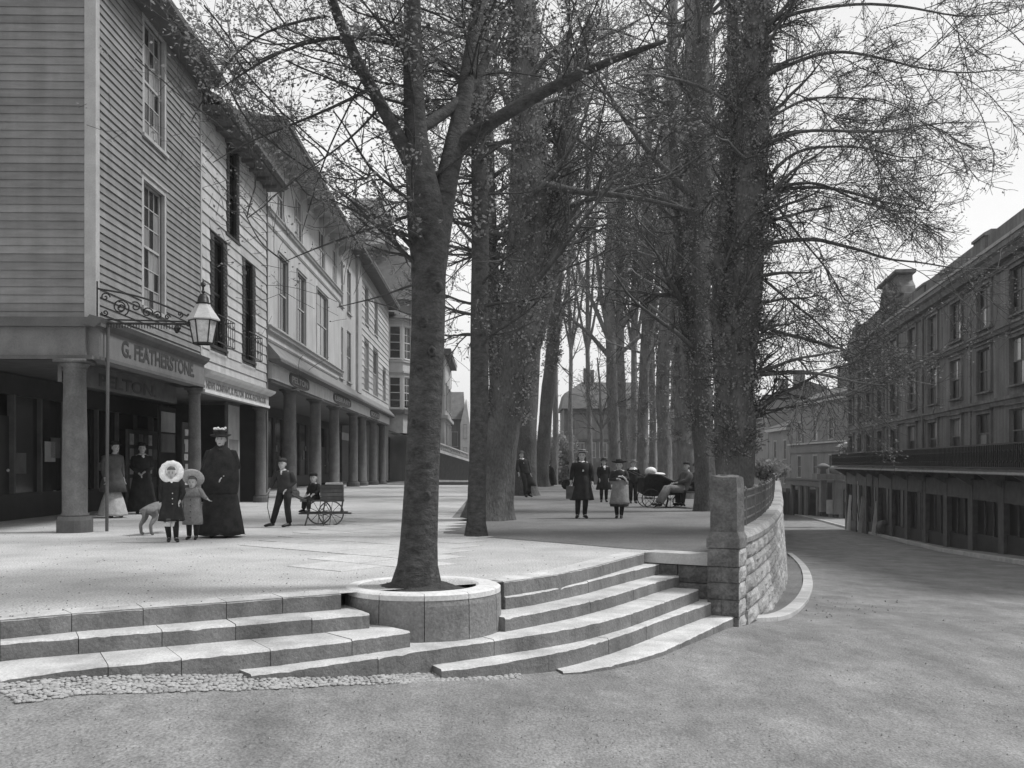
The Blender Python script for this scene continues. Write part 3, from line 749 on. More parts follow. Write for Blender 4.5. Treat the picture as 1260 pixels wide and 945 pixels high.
# fascia
mb = MB(); mb.box(Y0 - .02, Y1 + .02, -.10, .25, 3.02, 3.66); mb.build('fascia', 'fascia_grey', h1)
mb = MB(); mb.xprism([(-.10, 3.54), (-.20, 3.62), (-.24, 3.70), (-.02, 3.76), (.1, 3.6)], Y0 - .25, Y1 + .03); mb.build('cornice', 'trim_dark', h1)
MB().box(Y0 - .02, Y1, -.13, -.095, 3.0, 3.06).build('fascia_bead', 'trim_dark', h1)
text('G. FEATHERSTONE.', .40, 'lettering', h1, Matrix.Translation((Yp(143), -.104, 3.19)), width=Yp(233.5) - Yp(143))
mb = MB(); mb.box(Y0 - .12, Y0 - .02, .1, 8.6, 3.0, 3.66); mb.build('end_fascia', 'fascia_grey', h1)
mb = MB(); mb.box(Y0 - .22, Y0 - .0, -.2, 8.6, 3.56, 3.72); mb.box(Y0 - .15, Y0 - .02, -.02, 8.6, 3.0, 3.07); mb.build('end_cornice', 'trim_dark', h1)
# ceiling, back wall and shop front in the recess
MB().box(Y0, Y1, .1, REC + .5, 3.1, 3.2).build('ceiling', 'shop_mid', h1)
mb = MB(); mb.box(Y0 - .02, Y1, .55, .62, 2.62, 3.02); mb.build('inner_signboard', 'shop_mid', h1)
text('PELTON.', .33, 'lettering', h1, Matrix.Translation((18.6, .545, 2.68)), width=3.2)
def shopfront(root, x0, x1, y, zt, bays, door=None, gl='glass', seed=1, bill=True):
    rgb = random.Random(seed)
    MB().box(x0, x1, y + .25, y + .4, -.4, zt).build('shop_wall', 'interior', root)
    MB().box(x0, x1, y - .04, y + .1, 0, .55).build('stall_riser', 'shop_dark', root)
    mb = MB(); mb.box(x0, x1, y - .06, y + .1, zt - .45, zt - .02); mb.build('shop_sign', 'shop_dark', root)
    for k in range(bays + 1):
        x = lerp(x0 + .04, x1 - .04, k / bays); MB().box(x - .04, x + .04, y - .05, y + .1, .55, zt - .45).build('mullion', 'shop_mid', root)
    for k in range(bays):
        a, c = lerp(x0 + .04, x1 - .04, k / bays) + .04, lerp(x0 + .04, x1 - .04, (k + 1) / bays) - .04
        if door is not None and k == door:
            d = MB().box(a, c, y + .06, y + .1, 0, 2.2).build('door', 'shop_dark', root); MB().ball((c - .1, y + .03, 1.05), .035, 8, 5).build('handle', 'lamp_cap', d); continue
        link('pane', unit(gl, 'box'), root, TR(a, y + .04, .56, 0, (c - a, .015, zt - 1.02)))
        if bill:
            for q in range(rgb.randint(1, 3)):
                zz = rgb.uniform(.8, 1.9); ww = min((c - a) * .8, rgb.uniform(.25, .6)); xx = rgb.uniform(a, c - ww)
                link('display_card', unit('shop_mid' if rgb.random() < .92 else 'trim', 'box'), root, TR(xx, y + .02, zz, 0, (ww, .012, rgb.uniform(.2, .5))))
shopfront(h1, Y0, Y1, REC, 3.1, 5, 2, seed=3)
# bills and prints pinned up by the shop (flat posters)
def poster(root, x, y, z, wd, h, m='paper'):
    o = MB().box(x, x + wd, y - .012, y, z, z + h).build('poster', m, root); return o
POSTERS = 1
column(h1, Y0 + .02, .34, 3.0, .21, base_h=.28); 
MB().tube([(Y0 + .18, -.15, 0), (Y0 + .18, -.17, 3.6)], .03, 8).build('down_pipe', 'trim_dark', h1)
column(h1, Y0 - .05, 4.6, 3.0, .21, base_h=.28)
column(h1, Y1 - .02, .12, 3.0, .15, base_h=.2)
# hanging wrought-iron bracket with lantern
lam = thing('bracket_lantern', 'six-sided gas lantern with ball finial on a scrolled wrought-iron wall bracket', 'street lamp', (XL(17) + .04, 17.0, 3.95))
ldir = Vector(W(250, 405, 17.35)) - Vector(lam.location); lx, ly, lz = ldir.x, ldir.y, 0
def lp(s, z): return (lx * s, ly * s, z)           # s: 0 wall .. 1 lantern; z above root
ang_l = math.atan2(ly, lx)
mb = MB(); mb.tube([lp(0, -.42), lp(0, .42)], .025, 6); mb.tube([lp(0, -.36 + .05), lp(.85, -.33 + .05)], .022, 6); mb.tube([lp(.0, -.24), lp(.84, -.24)], .016, 6)
L_ = math.hypot(lx, ly)
for k in range(30): s = .03 + k * .026; mb.box(lx * s - .006, lx * s + .006, ly * s - .006, ly * s + .006, -.38, -.31)
mb.tube([lp(t_, .30 - .0 - .52 * t_ ** .9 + .10 * math.sin(t_ * 3.6)) for t_ in [k / 14 * .8 for k in range(15)]], .018, 6)
def scroll(cs, cz, r0, turns, st, w_=.013, sgn=1):
    pts = []
    for k in range(26):
        a = st + sgn * turns * 2 * math.pi * k / 25; r_ = r0 * (1 - k / 27); pts.append(lp(cs + r_ * math.cos(a) / L_, cz + r_ * math.sin(a)))
    mb.tube(pts, w_, 5)
scroll(.22, -.02, .16, 1.8, -1.2); scroll(.22, -.02, .10, 1.2, 1.9, sgn=-1); scroll(.08, .15, .08, 1.4, 0); scroll(.36, .0, .09, 1.4, 2.2, sgn=-1); scroll(.47, -.10, .10, 1.6, -.5); scroll(.57, -.14, .07, 1.4, 2.6, sgn=-1); scroll(.66, -.17, .05, 1.4, 0); scroll(.78, -.11, .055, 1.3, -1.6); scroll(.08, -.12, .06, 1.4, 3)
mb.ball(lp(.86, -.13), .035); mb.ball(lp(.86, -.28), .05); mb.lathe([(.02, -.45), (.05, -.40), (.06, -.36), (.02, -.3)], 8, c=lp(.75, 0)); mb.tube([lp(.8, -.28), lp(.97, -.26)], .02, 6)
mb.build('bracket', 'iron', lam)
o = Vector(lp(1, 0)); 
def hexr(r_, z): return [(o.x + r_ * math.cos(R(60 * k + 15)), o.y + r_ * math.sin(R(60 * k + 15)), z) for k in range(6)]
mb = MB(); mb.rings([hexr(.285, -.21), hexr(.29, -.19), hexr(.20, -.06), hexr(.115, .075), hexr(.10, .085)]); mb.build('cap', 'lamp_cap', lam)
mb = MB(); mb.rings([hexr(.115, .08), hexr(.13, .10), hexr(.10, .12), hexr(.09, .2), hexr(.05, .26)]); mb.ball((o.x, o.y, .30), .035); mb.tube([(o.x, o.y, .3), (o.x, o.y, .4)], .02, 6); mb.ball((o.x, o.y, .43), .048); mb.tube([(o.x, o.y, .45), (o.x, o.y, .53)], [.02, .004], 6); mb.build('finial', 'iron', lam, smooth=True)
mb = MB(); rt, rb = hexr(.245, -.21), hexr(.165, -.62)
for k in range(6): mb.bar(rt[k], rb[k], .02, .02); mb.bar(rt[k], rt[(k + 1) % 6], .02, .025); mb.bar(rb[k], rb[(k + 1) % 6], .024, .03)
mb.build('frame', 'iron', lam)
gt, gb = hexr(.235, -.215), hexr(.158, -.615)
for k in range(6): MB().quad(gb[k], gb[(k + 1) % 6], gt[(k + 1) % 6], gt[k]).build('pane', 'lamp_glass', lam)
MB().tube([(o.x, o.y, -.62), (o.x, o.y, -.45)], [.02, .03], 6).build('burner', 'iron', lam)

# ---------------------------------------------------------------- second house, pale wide boards, dark shuttered french windows
Y0, Y1 = 23.25, 30.1
h2 = house('pale_boarded_house', 'pale wide-boarded house with tall dark shuttered windows and iron balconettes over a lettered fascia')
z0, ze = 3.42, 9.85
ops = [(Yp(257.5), Yp(278), 4.15, 6.9), (Yp(297), Yp(313), 4.15, 6.95), (Yp(277.5), Yp(293), 7.25, 9.6)]
core = MB(); wall_grid(core, Y0, Y1, z0, ze, ops, .04)
core.quad((Y1, .05, 3.05), (Y1, 9, 3.05), (Y1, 9, ze), (Y1, .05, ze)); core.quad((Y0, 9, 0), (Y0, 9, ze), (Y1, 9, ze), (Y1, 9, 0)); core.build('wall', 'board_pale', h2)
boards(h2, Y0 + .06, Y1 - .0, z0 + .02, ze, .272, [(o[0] - .04, o[1] + .04, o[2] - .05, o[3] + .05) for o in ops], 'board_pale', th=.045)
for i, o in enumerate(ops):
    wx = (o[0] + o[1]) / 2; ww = o[1] - o[0]; hh = o[3] - o[2]
    wn = window(h2, wx, o[2], ww, hh, 2, 4, .05, mt='shutter', arch=.05, proud=.05)
    for s_ in (-1, 1):
        sh = MB(); a = wx + s_ * ww * .5; b_ = wx + s_ * ww * .28; a, b_ = min(a, b_), max(a, b_)
        sh.box(a, b_, -.03, .03, o[2], o[3])
        for q in range(26): zz = o[2] + .06 + q * (hh - .12) / 26; sh.box(a + .03, b_ - .03, -.045, -.02, zz, zz + .05)
        sh.build('shutter', 'shutter', h2)
    if i < 2:
        bl = MB(); yb = -.22; a, c = o[0] - .05, o[1] + .05
        for zz in (o[2] + .05, o[2] + .72): bl.bar((a, yb, zz), (c, yb, zz), .022, .022); bl.bar((a, yb, zz), (a, 0, zz), .02, .02); bl.bar((c, yb, zz), (c, 0, zz), .02, .02)
        for q in range(9):
            x = lerp(a, c, q / 8); bl.bar((x, yb, o[2] + .05), (x, yb, o[2] + .72), .014, .014)
        for q in range(4):
            x = lerp(a, c, (q + .5) / 4)
            for s_ in (-1, 1): bl.tube([(x + .08 * math.cos(t_ * .5) * (1 - t_ / 16), yb - .01, o[2] + .4 + s_ * .14 + s_ * .08 * math.sin(t_ * .5) * (1 - t_ / 16)) for t_ in range(12)], .009, 4)
        bl.build('balconette', 'iron', h2)
mb = MB(); mb.xprism([(-.55, ze - .1), (-.55, ze + .03), (4.5, ze + 3.1), (9.7, ze), (4.5, ze + 2.9)], Y0 - .1, Y1 + .35); mb.build('roof', 'roof_tile', h2)
MB().box(Y0, Y1 + .3, -.51, .06, ze - .2, ze - .1).build('soffit', 'trim_dark', h2)
mb = MB(); mb.xprism([(-.54, ze - .14), (-.66, ze - .08), (-.66, ze + .03), (-.61, ze + .03), (-.61, ze - .06), (-.54, ze - .1)], Y0, Y1 + .35)
for q in range(8): x = Y0 + .4 + q * .85; mb.box(x, x + .1, -.45, .04, ze - .3, ze - .2)
mb.build('gutter', 'trim_dark', h2)
MB().box(Y0 + .02, Y1 + .1, -.08, .2, 2.93, 3.32).build('fascia', 'trim', h2)
mb = MB(); mb.xprism([(-.08, 3.28), (-.22, 3.36), (-.26, 3.43), (-.05, 3.5), (.1, 3.3)], Y0 + .05, Y1 + .35); mb.build('cornice', 'trim_pale', h2)
MB().box(Y0 + .02, Y1 + .1, -.12, -.075, 2.9, 2.97).build('fascia_bead', 'trim_pale', h2)
text('NEWS COMPANY, R. PELTON  BOOK SHOWROOM', .24, 'letter_grey', h2, Matrix.Translation((Y0 + .25, -.084, 3.02)), width=Y1 - Y0 - .6)
MB().box(Y0, Y1, .1, REC + .5, 3.0, 3.1).build('ceiling', 'shop_mid', h2)
shopfront(h2, Y0, Y1, REC - .2, 3.0, 5, 3, seed=8)
MB().box(26.3, 28.6, 2.82, 2.88, 0, 2.12).build('display_board', 'shop_mid', h2)
for i in range(6):
    for j in range(4): poster(h2, 26.4 + i * .36, 2.8, .5 + j * .4, .28 + .04 * (i % 2), .3, ['trim', 'shop_mid', 'paper', 'fascia_grey'][(i * 3 + j * 2) % 4])
MB().box(26.2, 27.6, 1.95, 2.0, 0, 2.75).build('display_board', 'shop_dark', h2); poster(h2, 26.3, 1.94, 1.5, 1.15, .5, 'fascia_grey'); poster(h2, 26.3, 1.93, 2.05, 1.15, .55, 'trim')
MB().box(25.95, 26.65, 1.25, 1.3, 0, 2.3).build('display_board', 'shop_dark', h2)
for j in range(8): poster(h2, 26.05 + (j % 2) * .06, 1.24, .4 + j * .22, .42, .12 + .05 * (j % 3), 'paper' if j % 3 == 1 else 'trim')
MB().box(28.2, 29.7, .68, .74, 0, 2.98).build('display_board', 'shop_mid', h2); poster(h2, 28.3, .67, 1.3, 1.25, 1.6, 'trim'); poster(h2, 28.4, .66, 1.4, 1.0, .5, 'fascia_grey')
column(h2, 30.0, .12, 2.93, .165, base_h=.2); 
MB().box(Y1 - .0, Y1 + .1, -.06, .1, 0, ze - .3).build('rain_pipe', 'trim_dark', h2)

# ---------------------------------------------------------------- third house, stucco, broad eaves
Y0, Y1 = 30.25, 45.7
h3 = house('stucco_house', 'pale stucco house with wide overhanging eaves, attic windows and oval signs on its colonnade frieze')
z0, ze = 4.5, 11.25
att = [(31.8, 32.9, 9.3, 10.75), (34.8, 36.2, 9.3, 10.8), (39.6, 41.2, 9.3, 10.8), (43.2, 44.3, 9.3, 10.8)]
mid = [(Yp(342.5), Yp(354), 5.62, 8.05), (Yp(365.5), Yp(376), 5.62, 8.1), (Yp(389.5), Yp(403), 5.62, 8.2)]
core = MB(); wall_grid(core, Y0, Y1, z0, ze, att + mid, 0)
core.quad((Y0, 0, 3.85), (Y0, 0, ze), (Y0, 9, ze), (Y0, 9, 3.85)); core.quad((Y1, .0, 3.85), (Y1, 9, 3.85), (Y1, 9, ze), (Y1, 0, ze)); core.build('wall', 'stucco', h3)
for o in att: window(h3, (o[0] + o[1]) / 2, o[2], o[1] - o[0], o[3] - o[2], 2, 2, .0, arch=.0, curt=.3, sill=False)
for o in mid: window(h3, (o[0] + o[1]) / 2, o[2], o[1] - o[0], o[3] - o[2], 2, 2, .0, arch=.07, proud=.03, curt=.35, sill=False, mt='trim')
def band(root, x0, x1, z, h, d, m='trim', name='string_course'):
    MB().xprism([(0.01, z), (-d * .6, z + h * .15), (-d * .7, z + h * .6), (-d, z + h * .75), (-d, z + h * .92), (.01, z + h)], x0, x1).build(name, m, root)
band(h3, Y0 - .02, Y1, 9.02, .16, .12); band(h3, Y0 - .02, Y1, 8.62, .08, .05); band(h3, Y0 - .02, Y1, 5.32, .2, .16); band(h3, Y0 - .02, Y1 - 1, 5.02, .07, .05)
mb = MB(); mb.box(Y0 - 1.5, Y1 + .1, -.85, 9.8, ze, ze + .14); mb.build('eaves', 'trim', h3)
mb = MB(); mb.box(Y0 - 1.44, Y1, -.79, 9.6, ze - .03, ze - .004)
mb.build('soffit', 'soffit', h3)
mb = MB(); mb.rings([[(Y0 - 1.5, -.85, ze + .142), (Y1 + .1, -.85, ze + .142), (Y1 + .1, 9.8, ze + .142), (Y0 - 1.5, 9.8, ze + .142)], [(Y0 + 2.5, 4.3, ze + 2.3), (Y1 - 2, 4.3, ze + 2.3), (Y1 - 2, 4.5, ze + 2.3), (Y0 + 2.5, 4.5, ze + 2.3)]]); mb.build('roof', 'roof_slate', h3)
mb = MB(); mb.box(Y0 - 1.55, Y1 + .1, -.95, -.86, ze + .02, ze + .16); mb.box(Y0 - 1.6, Y0 - 1.51, -.95, 9, ze + .02, ze + .16); mb.build('gutter', 'trim_dark', h3)
for q in range(12): MB().xprism([(0, ze - .03), (0, ze - .5), (-.1, ze - .4), (-.6, ze - .03)], Y0 + .25 + q * 1.33, Y0 + .35 + q * 1.33).build('eaves_bracket', 'trim', h3)
# lean-to lead hood and frieze along houses three and four
FY0, FY1 = 30.6, 67.2
hc = house('colonnade_frieze', 'long pale colonnade frieze under a sloping lead hood, with dark oval signs and round columns', 'colonnade')
MB().xprism([(-.42, 4.42), (-.42, 4.5), (.0, 4.98), (.0, 4.4)], FY0 - .4, FY1 + .3).build('lead_hood', 'hood_lead', hc)
MB().xprism([(-.22, 4.3), (-.46, 4.36), (-.46, 4.44), (-.1, 4.44)], FY0 - .45, FY1 + .3).build('hood_gutter', 'trim_dark', hc)
for k in range(9): x = FY0 + (FY1 - FY0) * k / 9; MB().box(x + .01, x + (FY1 - FY0) / 9 - .02, -.10, .12, 3.86, 4.34).build('frieze_panel', 'trim_pale', hc)
MB().box(FY0, FY1, -.06, .2, 3.76, 3.86).build('frieze_bead', 'trim_dark', hc)
def oval(x0, x1, z, hh, txt):
    b = MB(); n = 24; cx = (x0 + x1) / 2; L2 = (x1 - x0) / 2; pts = []
    for k in range(n):
        a = 2 * math.pi * k / n; ex = .55; pts.append((cx + L2 * math.copysign(abs(math.cos(a)) ** ex, math.cos(a)), z + hh * math.copysign(abs(math.sin(a)) ** ex, math.sin(a))))
    b.rings([[(x, -.105, zz) for x, zz in pts], [(x, -.15, zz) for x, zz in pts]][::-1]); o = b.build('oval_sign', 'trim_dark', hc)
    text(txt, .3, 'trim', o, Matrix.Translation((x0 + .3, -.152, z - .11)), width=x1 - x0 - .6)
oval(Yp(352), Yp(376), 4.1, .23, 'PELTON'); oval(Yp(407), Yp(428.5), 4.1, .23, 'LIBRARY'); oval(Yp(453), Yp(464), 4.1, .23, 'BOOKS')
for px_ in (360, 391, 414, 437, 448, 461, 472): column(hc, Yp(px_), .1, 3.78, .24, z0=terr_z(Yp(px_)) if Yp(px_) > 50 else 0, base_h=.24)
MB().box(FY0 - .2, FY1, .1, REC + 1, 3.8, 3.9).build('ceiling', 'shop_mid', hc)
shopfront(hc, FY0 - .2, 48, REC, 3.8, 9, 4, seed=12); shopfront(hc, 48.02, FY1, REC, 3.8, 9, 5, seed=15)
MB().box(FY0 - .3, FY0 - .2, .3, REC + .2, 0, 3.8).build('partition', 'shop_dark', hc)
poster(hc, 33.3, 2.2, 1.5, .4, 1.1, 'trim'); poster(hc, 37.4, 2.1, 1.2, 1.0, 1.6, 'shop_mid'); poster(hc, 58, 1.8, 2.6, 3.5, .45, 'trim'); poster(hc, 31.6, 1.0, 2.2, .25, .35, 'trim_pale')
MB().tube([(31.7, .9, 2.2), (31.7, .9, 3.8)], .02, 5).build('hanger', 'trim_dark', hc)

# ---------------------------------------------------------------- narrow stucco house and boarded house
Y0, Y1 = 45.72, 52.3
h3b = house('narrow_stucco_house', 'narrow stucco house with two close columns of sash windows beside the white boarded house')
ops = [(Yp(417.3), Yp(422.3), 5.2, 7.6), (Yp(426.8), Yp(432), 5.2, 7.7), (Yp(417.3), Yp(422.3), 8.6, 10.7), (Yp(426.8), Yp(432), 8.6, 10.7)]
core = MB(); wall_grid(core, Y0, Y1, 4.5, 12.0, ops, 0); core.quad((Y0, 0, 3.9), (Y0, 0, 12), (Y0, 9, 12), (Y0, 9, 3.9)); core.quad((Y1, 9, 3.9), (Y1, 9, 12), (Y1, 0, 12), (Y1, 0, 3.9)); core.build('wall', 'stucco', h3b)
for o in ops: window(h3b, (o[0] + o[1]) / 2, o[2], o[1] - o[0], o[3] - o[2], 2, 2, 0, mt='trim', arch=0, curt=.3)
mb = MB(); mb.xprism([(-.7, 11.9), (-.7, 12.05), (4.5, 12.5), (9.6, 12)], Y0 + .12, Y1 + .1); mb.build('roof', 'roof_slate', h3b)
MB().box(Y1 - 1.6, Y1 - .1, -.14, .02, 4.9, 11.9).build('pilaster', 'trim', h3b)
Y0, Y1 = 52.4, 67.3
h4 = house('white_boarded_house', 'white wide-boarded house with paired sash windows, farther along the colonnade beside the bay')
ops = [(Yp(447.5), Yp(453), 5.3, 8.0), (Yp(458.3), Yp(464.3), 5.3, 8.0), (Yp(470.2), Yp(473.8), 5.3, 7.3), (Yp(448.3), Yp(452.7), 9.05, 11.1), (Yp(460), Yp(464), 9.05, 11.1)]
core = MB(); wall_grid(core, Y0, Y1, 4.5, 12.1, ops, .04); core.quad((Y0, 0.04, 3.9), (Y0, .04, 12), (Y0, 9, 12), (Y0, 9, 3.9)); core.quad((Y1, 9, 3.9), (Y1, 9, 12), (Y1, .04, 12), (Y1, .04, 3.9)); core.build('wall', 'board_pale', h4)
boards(h4, Y0, Y1, 4.9, 12.1, .33, [(o[0] - .05, o[1] + .05, o[2] - .05, o[3] + .05) for o in ops], 'board_pale', th=.06)
for o in ops: window(h4, (o[0] + o[1]) / 2, o[2], o[1] - o[0], o[3] - o[2], 2, 2, 0.02, mt='trim', arch=.05, curt=.3)
mb = MB(); mb.xprism([(-.75, 12.0), (-.75, 12.15), (4.5, 12.7), (9.6, 12.1)], Y0 - .0, Y1 + .8); mb.build('roof', 'roof_tile', h4)
MB().box(Y0, Y1 + .8, -.72, .05, 11.88, 12.0).build('soffit', 'trim_dark', h4)

# ---------------------------------------------------------------- bay-windowed house behind the first tree
def TRI(px_, Y, d=0): return ((px_ - CX) / F * Y, Y)
Mi = LF.inverted()
def loc(x, y): v = Mi @ Vector((x, y, 0)); return (v.x, v.y)
h5 = house('bay_window_house', 'house with two-storey projecting canted bay and pointed bay roof, partly behind the front tree')
Y0, Y1 = 67.32, 76
core = MB(); wall_grid(core, Y0, Y1, 4.6, 11.6, [], 0); core.quad((Y0, 0, 0), (Y0, 0, 11.6), (Y0, 9, 11.6), (Y0, 9, 0)); core.quad((Y1, 9, -1), (Y1, 9, 11.6), (Y1, 0, 11.6), (Y1, 0, -1)); core.build('wall', 'stucco', h5)
mb = MB(); mb.xprism([(-.4, 11.5), (-.4, 11.65), (4.5, 12.2), (9.6, 11.6)], Y0 + .1, Y1 + .3); mb.build('roof', 'roof_tile', h5)
bp_ = [(67.7, .1), (67.9, -.95), (69.1, -1.5), (72.2, -1.5), (73.6, .1)]
def facet(i, z0_, z1_, win, m='stucco', wall_part='bay_wall', fr=.09):
    a = Vector((bp_[i][0], bp_[i][1], 0)); c = Vector((bp_[i + 1][0], bp_[i + 1][1], 0)); u_ = (c - a).normalized(); Lf = (c - a).length; y_ = Vector((-u_.y, u_.x, 0))
    Mx = Matrix(((u_.x, y_.x, 0, a.x), (u_.y, y_.y, 0, a.y), (0, 0, 1, 0), (0, 0, 0, 1)))
    b = MB(); ops_ = [(Lf * fr + .06, Lf * (1 - fr) - .06, w0, w1) for w0, w1 in win]; wall_grid(b, 0, Lf, z0_, z1_, ops_, 0); b.build(wall_part, m, h5, Mx=Mx)
    for o in ops_:
        wn = window(h5, 0, 0, o[1] - o[0], o[3] - o[2], 2 if Lf > 1.3 else 1, 4, 0, mt='trim_pale', arch=.05, curt=.25, bar=.03); wn.matrix_local = Mx @ TR((o[0] + o[1]) / 2, 0, o[2])
    return Mx, Lf
for i in range(4): facet(i, 4.9, 11.15, [(5.05, 7.2), (8.5, 10.75)])
for zz, hh, dd in ((4.62, .28, .25), (7.5, .12, .12), (8.25, .1, .1), (11.1, .16, .2)):
    cx_ = 70.6; cy_ = 0.1
    ring = [(lerp(cx_, p[0], 1 + dd / 2.4), lerp(cy_, p[1], 1 + dd / 1.6)) for p in bp_]
    MB().prism(ring, zz, zz + hh).build('bay_cornice', 'trim' if zz > 5 else 'trim_dark', h5)
ring = [(lerp(70.6, p[0], 1.16), lerp(.1, p[1], 1.22), 11.26) for p in bp_]; mb = MB(); mb.rings([ring, [(lerp(70.6, p[0], .15), lerp(.5, p[1], .1), 12.7) for p in ring]]); mb.build('bay_roof', 'roof_slate', h5)
MB().prism([(lerp(70.6, p[0], 1.02), lerp(.1, p[1], 1.02)) for p in bp_], 3.3, 4.62).build('bay_apron', 'trim', h5)
MB().xprism([(-2.0, 2.75), (-2.0, 2.85), (0, 3.5), (0, 3.4)], 67.6, 76).build('shop_canopy', 'hood_lead', h5)
for x in (68.2, 70.1, 72.4, 75): column(h5, x, -1.6, 2.8, .12, z0=terr_z(x), base_h=.15)
shopfront(h5, 67.6, 76, .6, 3.2, 4, 1, seed=22, bill=False)
bm = MB()
for k in range(20): bm.ball((67.7 + rg.random() * 1.0, -1.2 - rg.random() * .5, 5.0 + rg.random() * .25), .07, 5, 3)
bm.build('window_box_plants', 'hedge', h5, kind='stuff')

# tall gable / chimney stack with old painted lettering, behind the boarded houses
h6 = thing('tall_lettered_house', 'tall hipped building with chimney stack and faded painted wall letters above the roofs', 'building', (0, 0, 0))
ft = 88.0
def wp(px_, py_, Y=ft): return W(px_, py_, Y)
def facebox(px0, px1, py0, py1, Y, dep, name, m, root): 
    a = W(px0, py1, Y); c = W(px1, py0, Y); return MB().box(a[0], c[0], Y, Y + dep, a[2], c[2]).build(name, m, root)
facebox(430, 473, 244, 300, ft, 5, 'gable_wall', 'stucco', h6); facebox(470, 481, 263, 300, ft + .3, 2, 'chimney', 'brick_dark', h6)  # brick gable in a pale tone, distance haze painted into its colour
a = W(428, 300, ft); c = W(512, 365, ft); t0 = W(440, 284, ft); t1 = W(492, 284, ft)
mb = MB(); mb.rings([[(W(424, 368, ft - 1)[0], ft - 1, W(0, 368, ft - 1)[2]), (W(514, 368, ft - 1)[0], ft - 1, W(0, 368, ft - 1)[2]), (W(514, 368, ft - 1)[0], ft + 12, W(0, 368, ft - 1)[2]), (W(424, 368, ft - 1)[0], ft + 12, W(0, 368, ft - 1)[2])],
                     [(t0[0], ft + 2.8, W(0, 292, ft)[2]), (t1[0], ft + 2.8, W(0, 292, ft)[2]), (t1[0], ft + 7, W(0, 292, ft)[2]), (t0[0], ft + 7, W(0, 292, ft)[2])]]); mb.build('roof', 'roof_tile', h6)
facebox(427, 511, 368, 600, ft, 12, 'wall', 'stucco_far', h6)
for nm_, tx, px0, px1, pyb in ((0, 'ROAN', 436, 465, 263), (1, 'HAN', 443, 462, 274.5), (2, 'MED', 431, 460, 286)):
    a = W(px0, pyb, ft); c = W(px1, pyb, ft); text(tx, 8.5 / F * ft * 1.35, 'trim_dark', h6, Matrix.Translation((a[0], ft - .01, a[2])), width=c[0] - a[0])
# stepped-forward house right of the first tree, and the gabled house beyond it
h7 = thing('bracketed_house', 'narrow strip of a pale house with bracketed cornice seen just right of the front tree', 'building', (0, 0, 0))
hx = lambda Y: XL(Y) + 3.6
core = MB(); core.prism([(hx(74), 74), (hx(86), 86), (hx(86) - 6, 86), (hx(74) - 6, 74)], -1.6, 9.4); core.build('wall', 'stucco', h7)
core = MB(); core.prism([(hx(74) + .5, 73.4), (hx(86) + .5, 86.6), (hx(86) - 6, 86.6), (hx(74) - 6, 73.4)], 9.4, 9.85); core.build('cornice', 'trim_dark', h7)
core = MB(); core.prism([(hx(74) + .25, 73.7), (hx(86) + .25, 86.3), (hx(86) - 6, 86.3), (hx(74) - 6, 73.7)], 4.6, 4.85); core.build('string_course', 'trim', h7)
for z in (2.4, 5.4):
    for Y in (76, 79, 82.2, 84.8): 
        wn = window(h7, 0, 0, 1.1, 1.9, 1, 2, 0, mt='trim', arch=.07); wn.matrix_local = FR((hx(Y) + .02, Y, 0), (-.025, 1)) @ TR(0, -.03, z)
h8 = thing('white_gabled_house', 'small house with tiled roof and white gable between the first two tree trunks', 'building', (0, 0, 0))
YY = 104.0; g0 = W(549, 600, YY)[0]; g1 = W(567, 600, YY)[0]; g2 = W(580, 600, YY + 3)[0]; zt_ = W(0, 516, YY)[2]; zr = W(0, 479, YY)[2]
mb = MB(); mb.box(g0 - 4, g1, YY, YY + 8, -3, zt_); mb.build('wall', 'stucco_far', h8)
mb = MB(); mb.rings([[(g0 - 4, YY - .4, zt_), (g1 + .2, YY - .4, zt_), (g1 + .2, YY + 8.4, zt_), (g0 - 4, YY + 8.4, zt_)], [(g0 - 4, YY + 3.9, zr), (g1 + .1, YY + 3.9, zr), (g1 + .1, YY + 4.1, zr), (g0 - 4, YY + 4.1, zr)]]); mb.build('roof', 'roof_tile', h8)
mb = MB(); gz = W(0, 492, YY)[2]; q0, q1 = W(566.5, 0, YY - 2)[0], W(578, 0, YY - 2)[0]
mb._add([(q0, YY - 2, -3), (q1, YY - 2, -3), (q1, YY - 2, zt_ * .9), ((q0 + q1) / 2 + .1, YY - 2, gz), (q0, YY - 2, zt_ * .9), (q0, YY + 4, -3), (q1, YY + 4, -3), (q1, YY + 4, zt_ * .9), ((q0 + q1) / 2 + .1, YY + 4, gz), (q0, YY + 4, zt_ * .9)],
        [(0, 1, 2, 3, 4), (9, 8, 7, 6, 5), (0, 5, 6, 1), (1, 6, 7, 2), (2, 7, 8, 3), (3, 8, 9, 4), (4, 9, 5, 0)]); mb.build('gable', 'trim_pale', h8)
for z in (1.4, 3.8): wn = window(h8, 0, 0, .3, 1.4, 1, 2, 0, mt='trim', arch=.05); wn.matrix_local = TR((q0 + q1) / 2, YY - 2.03, z)
for z in (3.0,): wn = window(h8, 0, 0, .6, 1.5, 1, 2, 0, mt='trim', arch=.05); wn.matrix_local = TR(g0 + .9, YY - .03, z)
MB().box(g1 - 2.2, g1 - 1.4, YY + 4, YY + 5, zr - .5, zr + 1.3).build('chimney', 'brick_dark', h8)
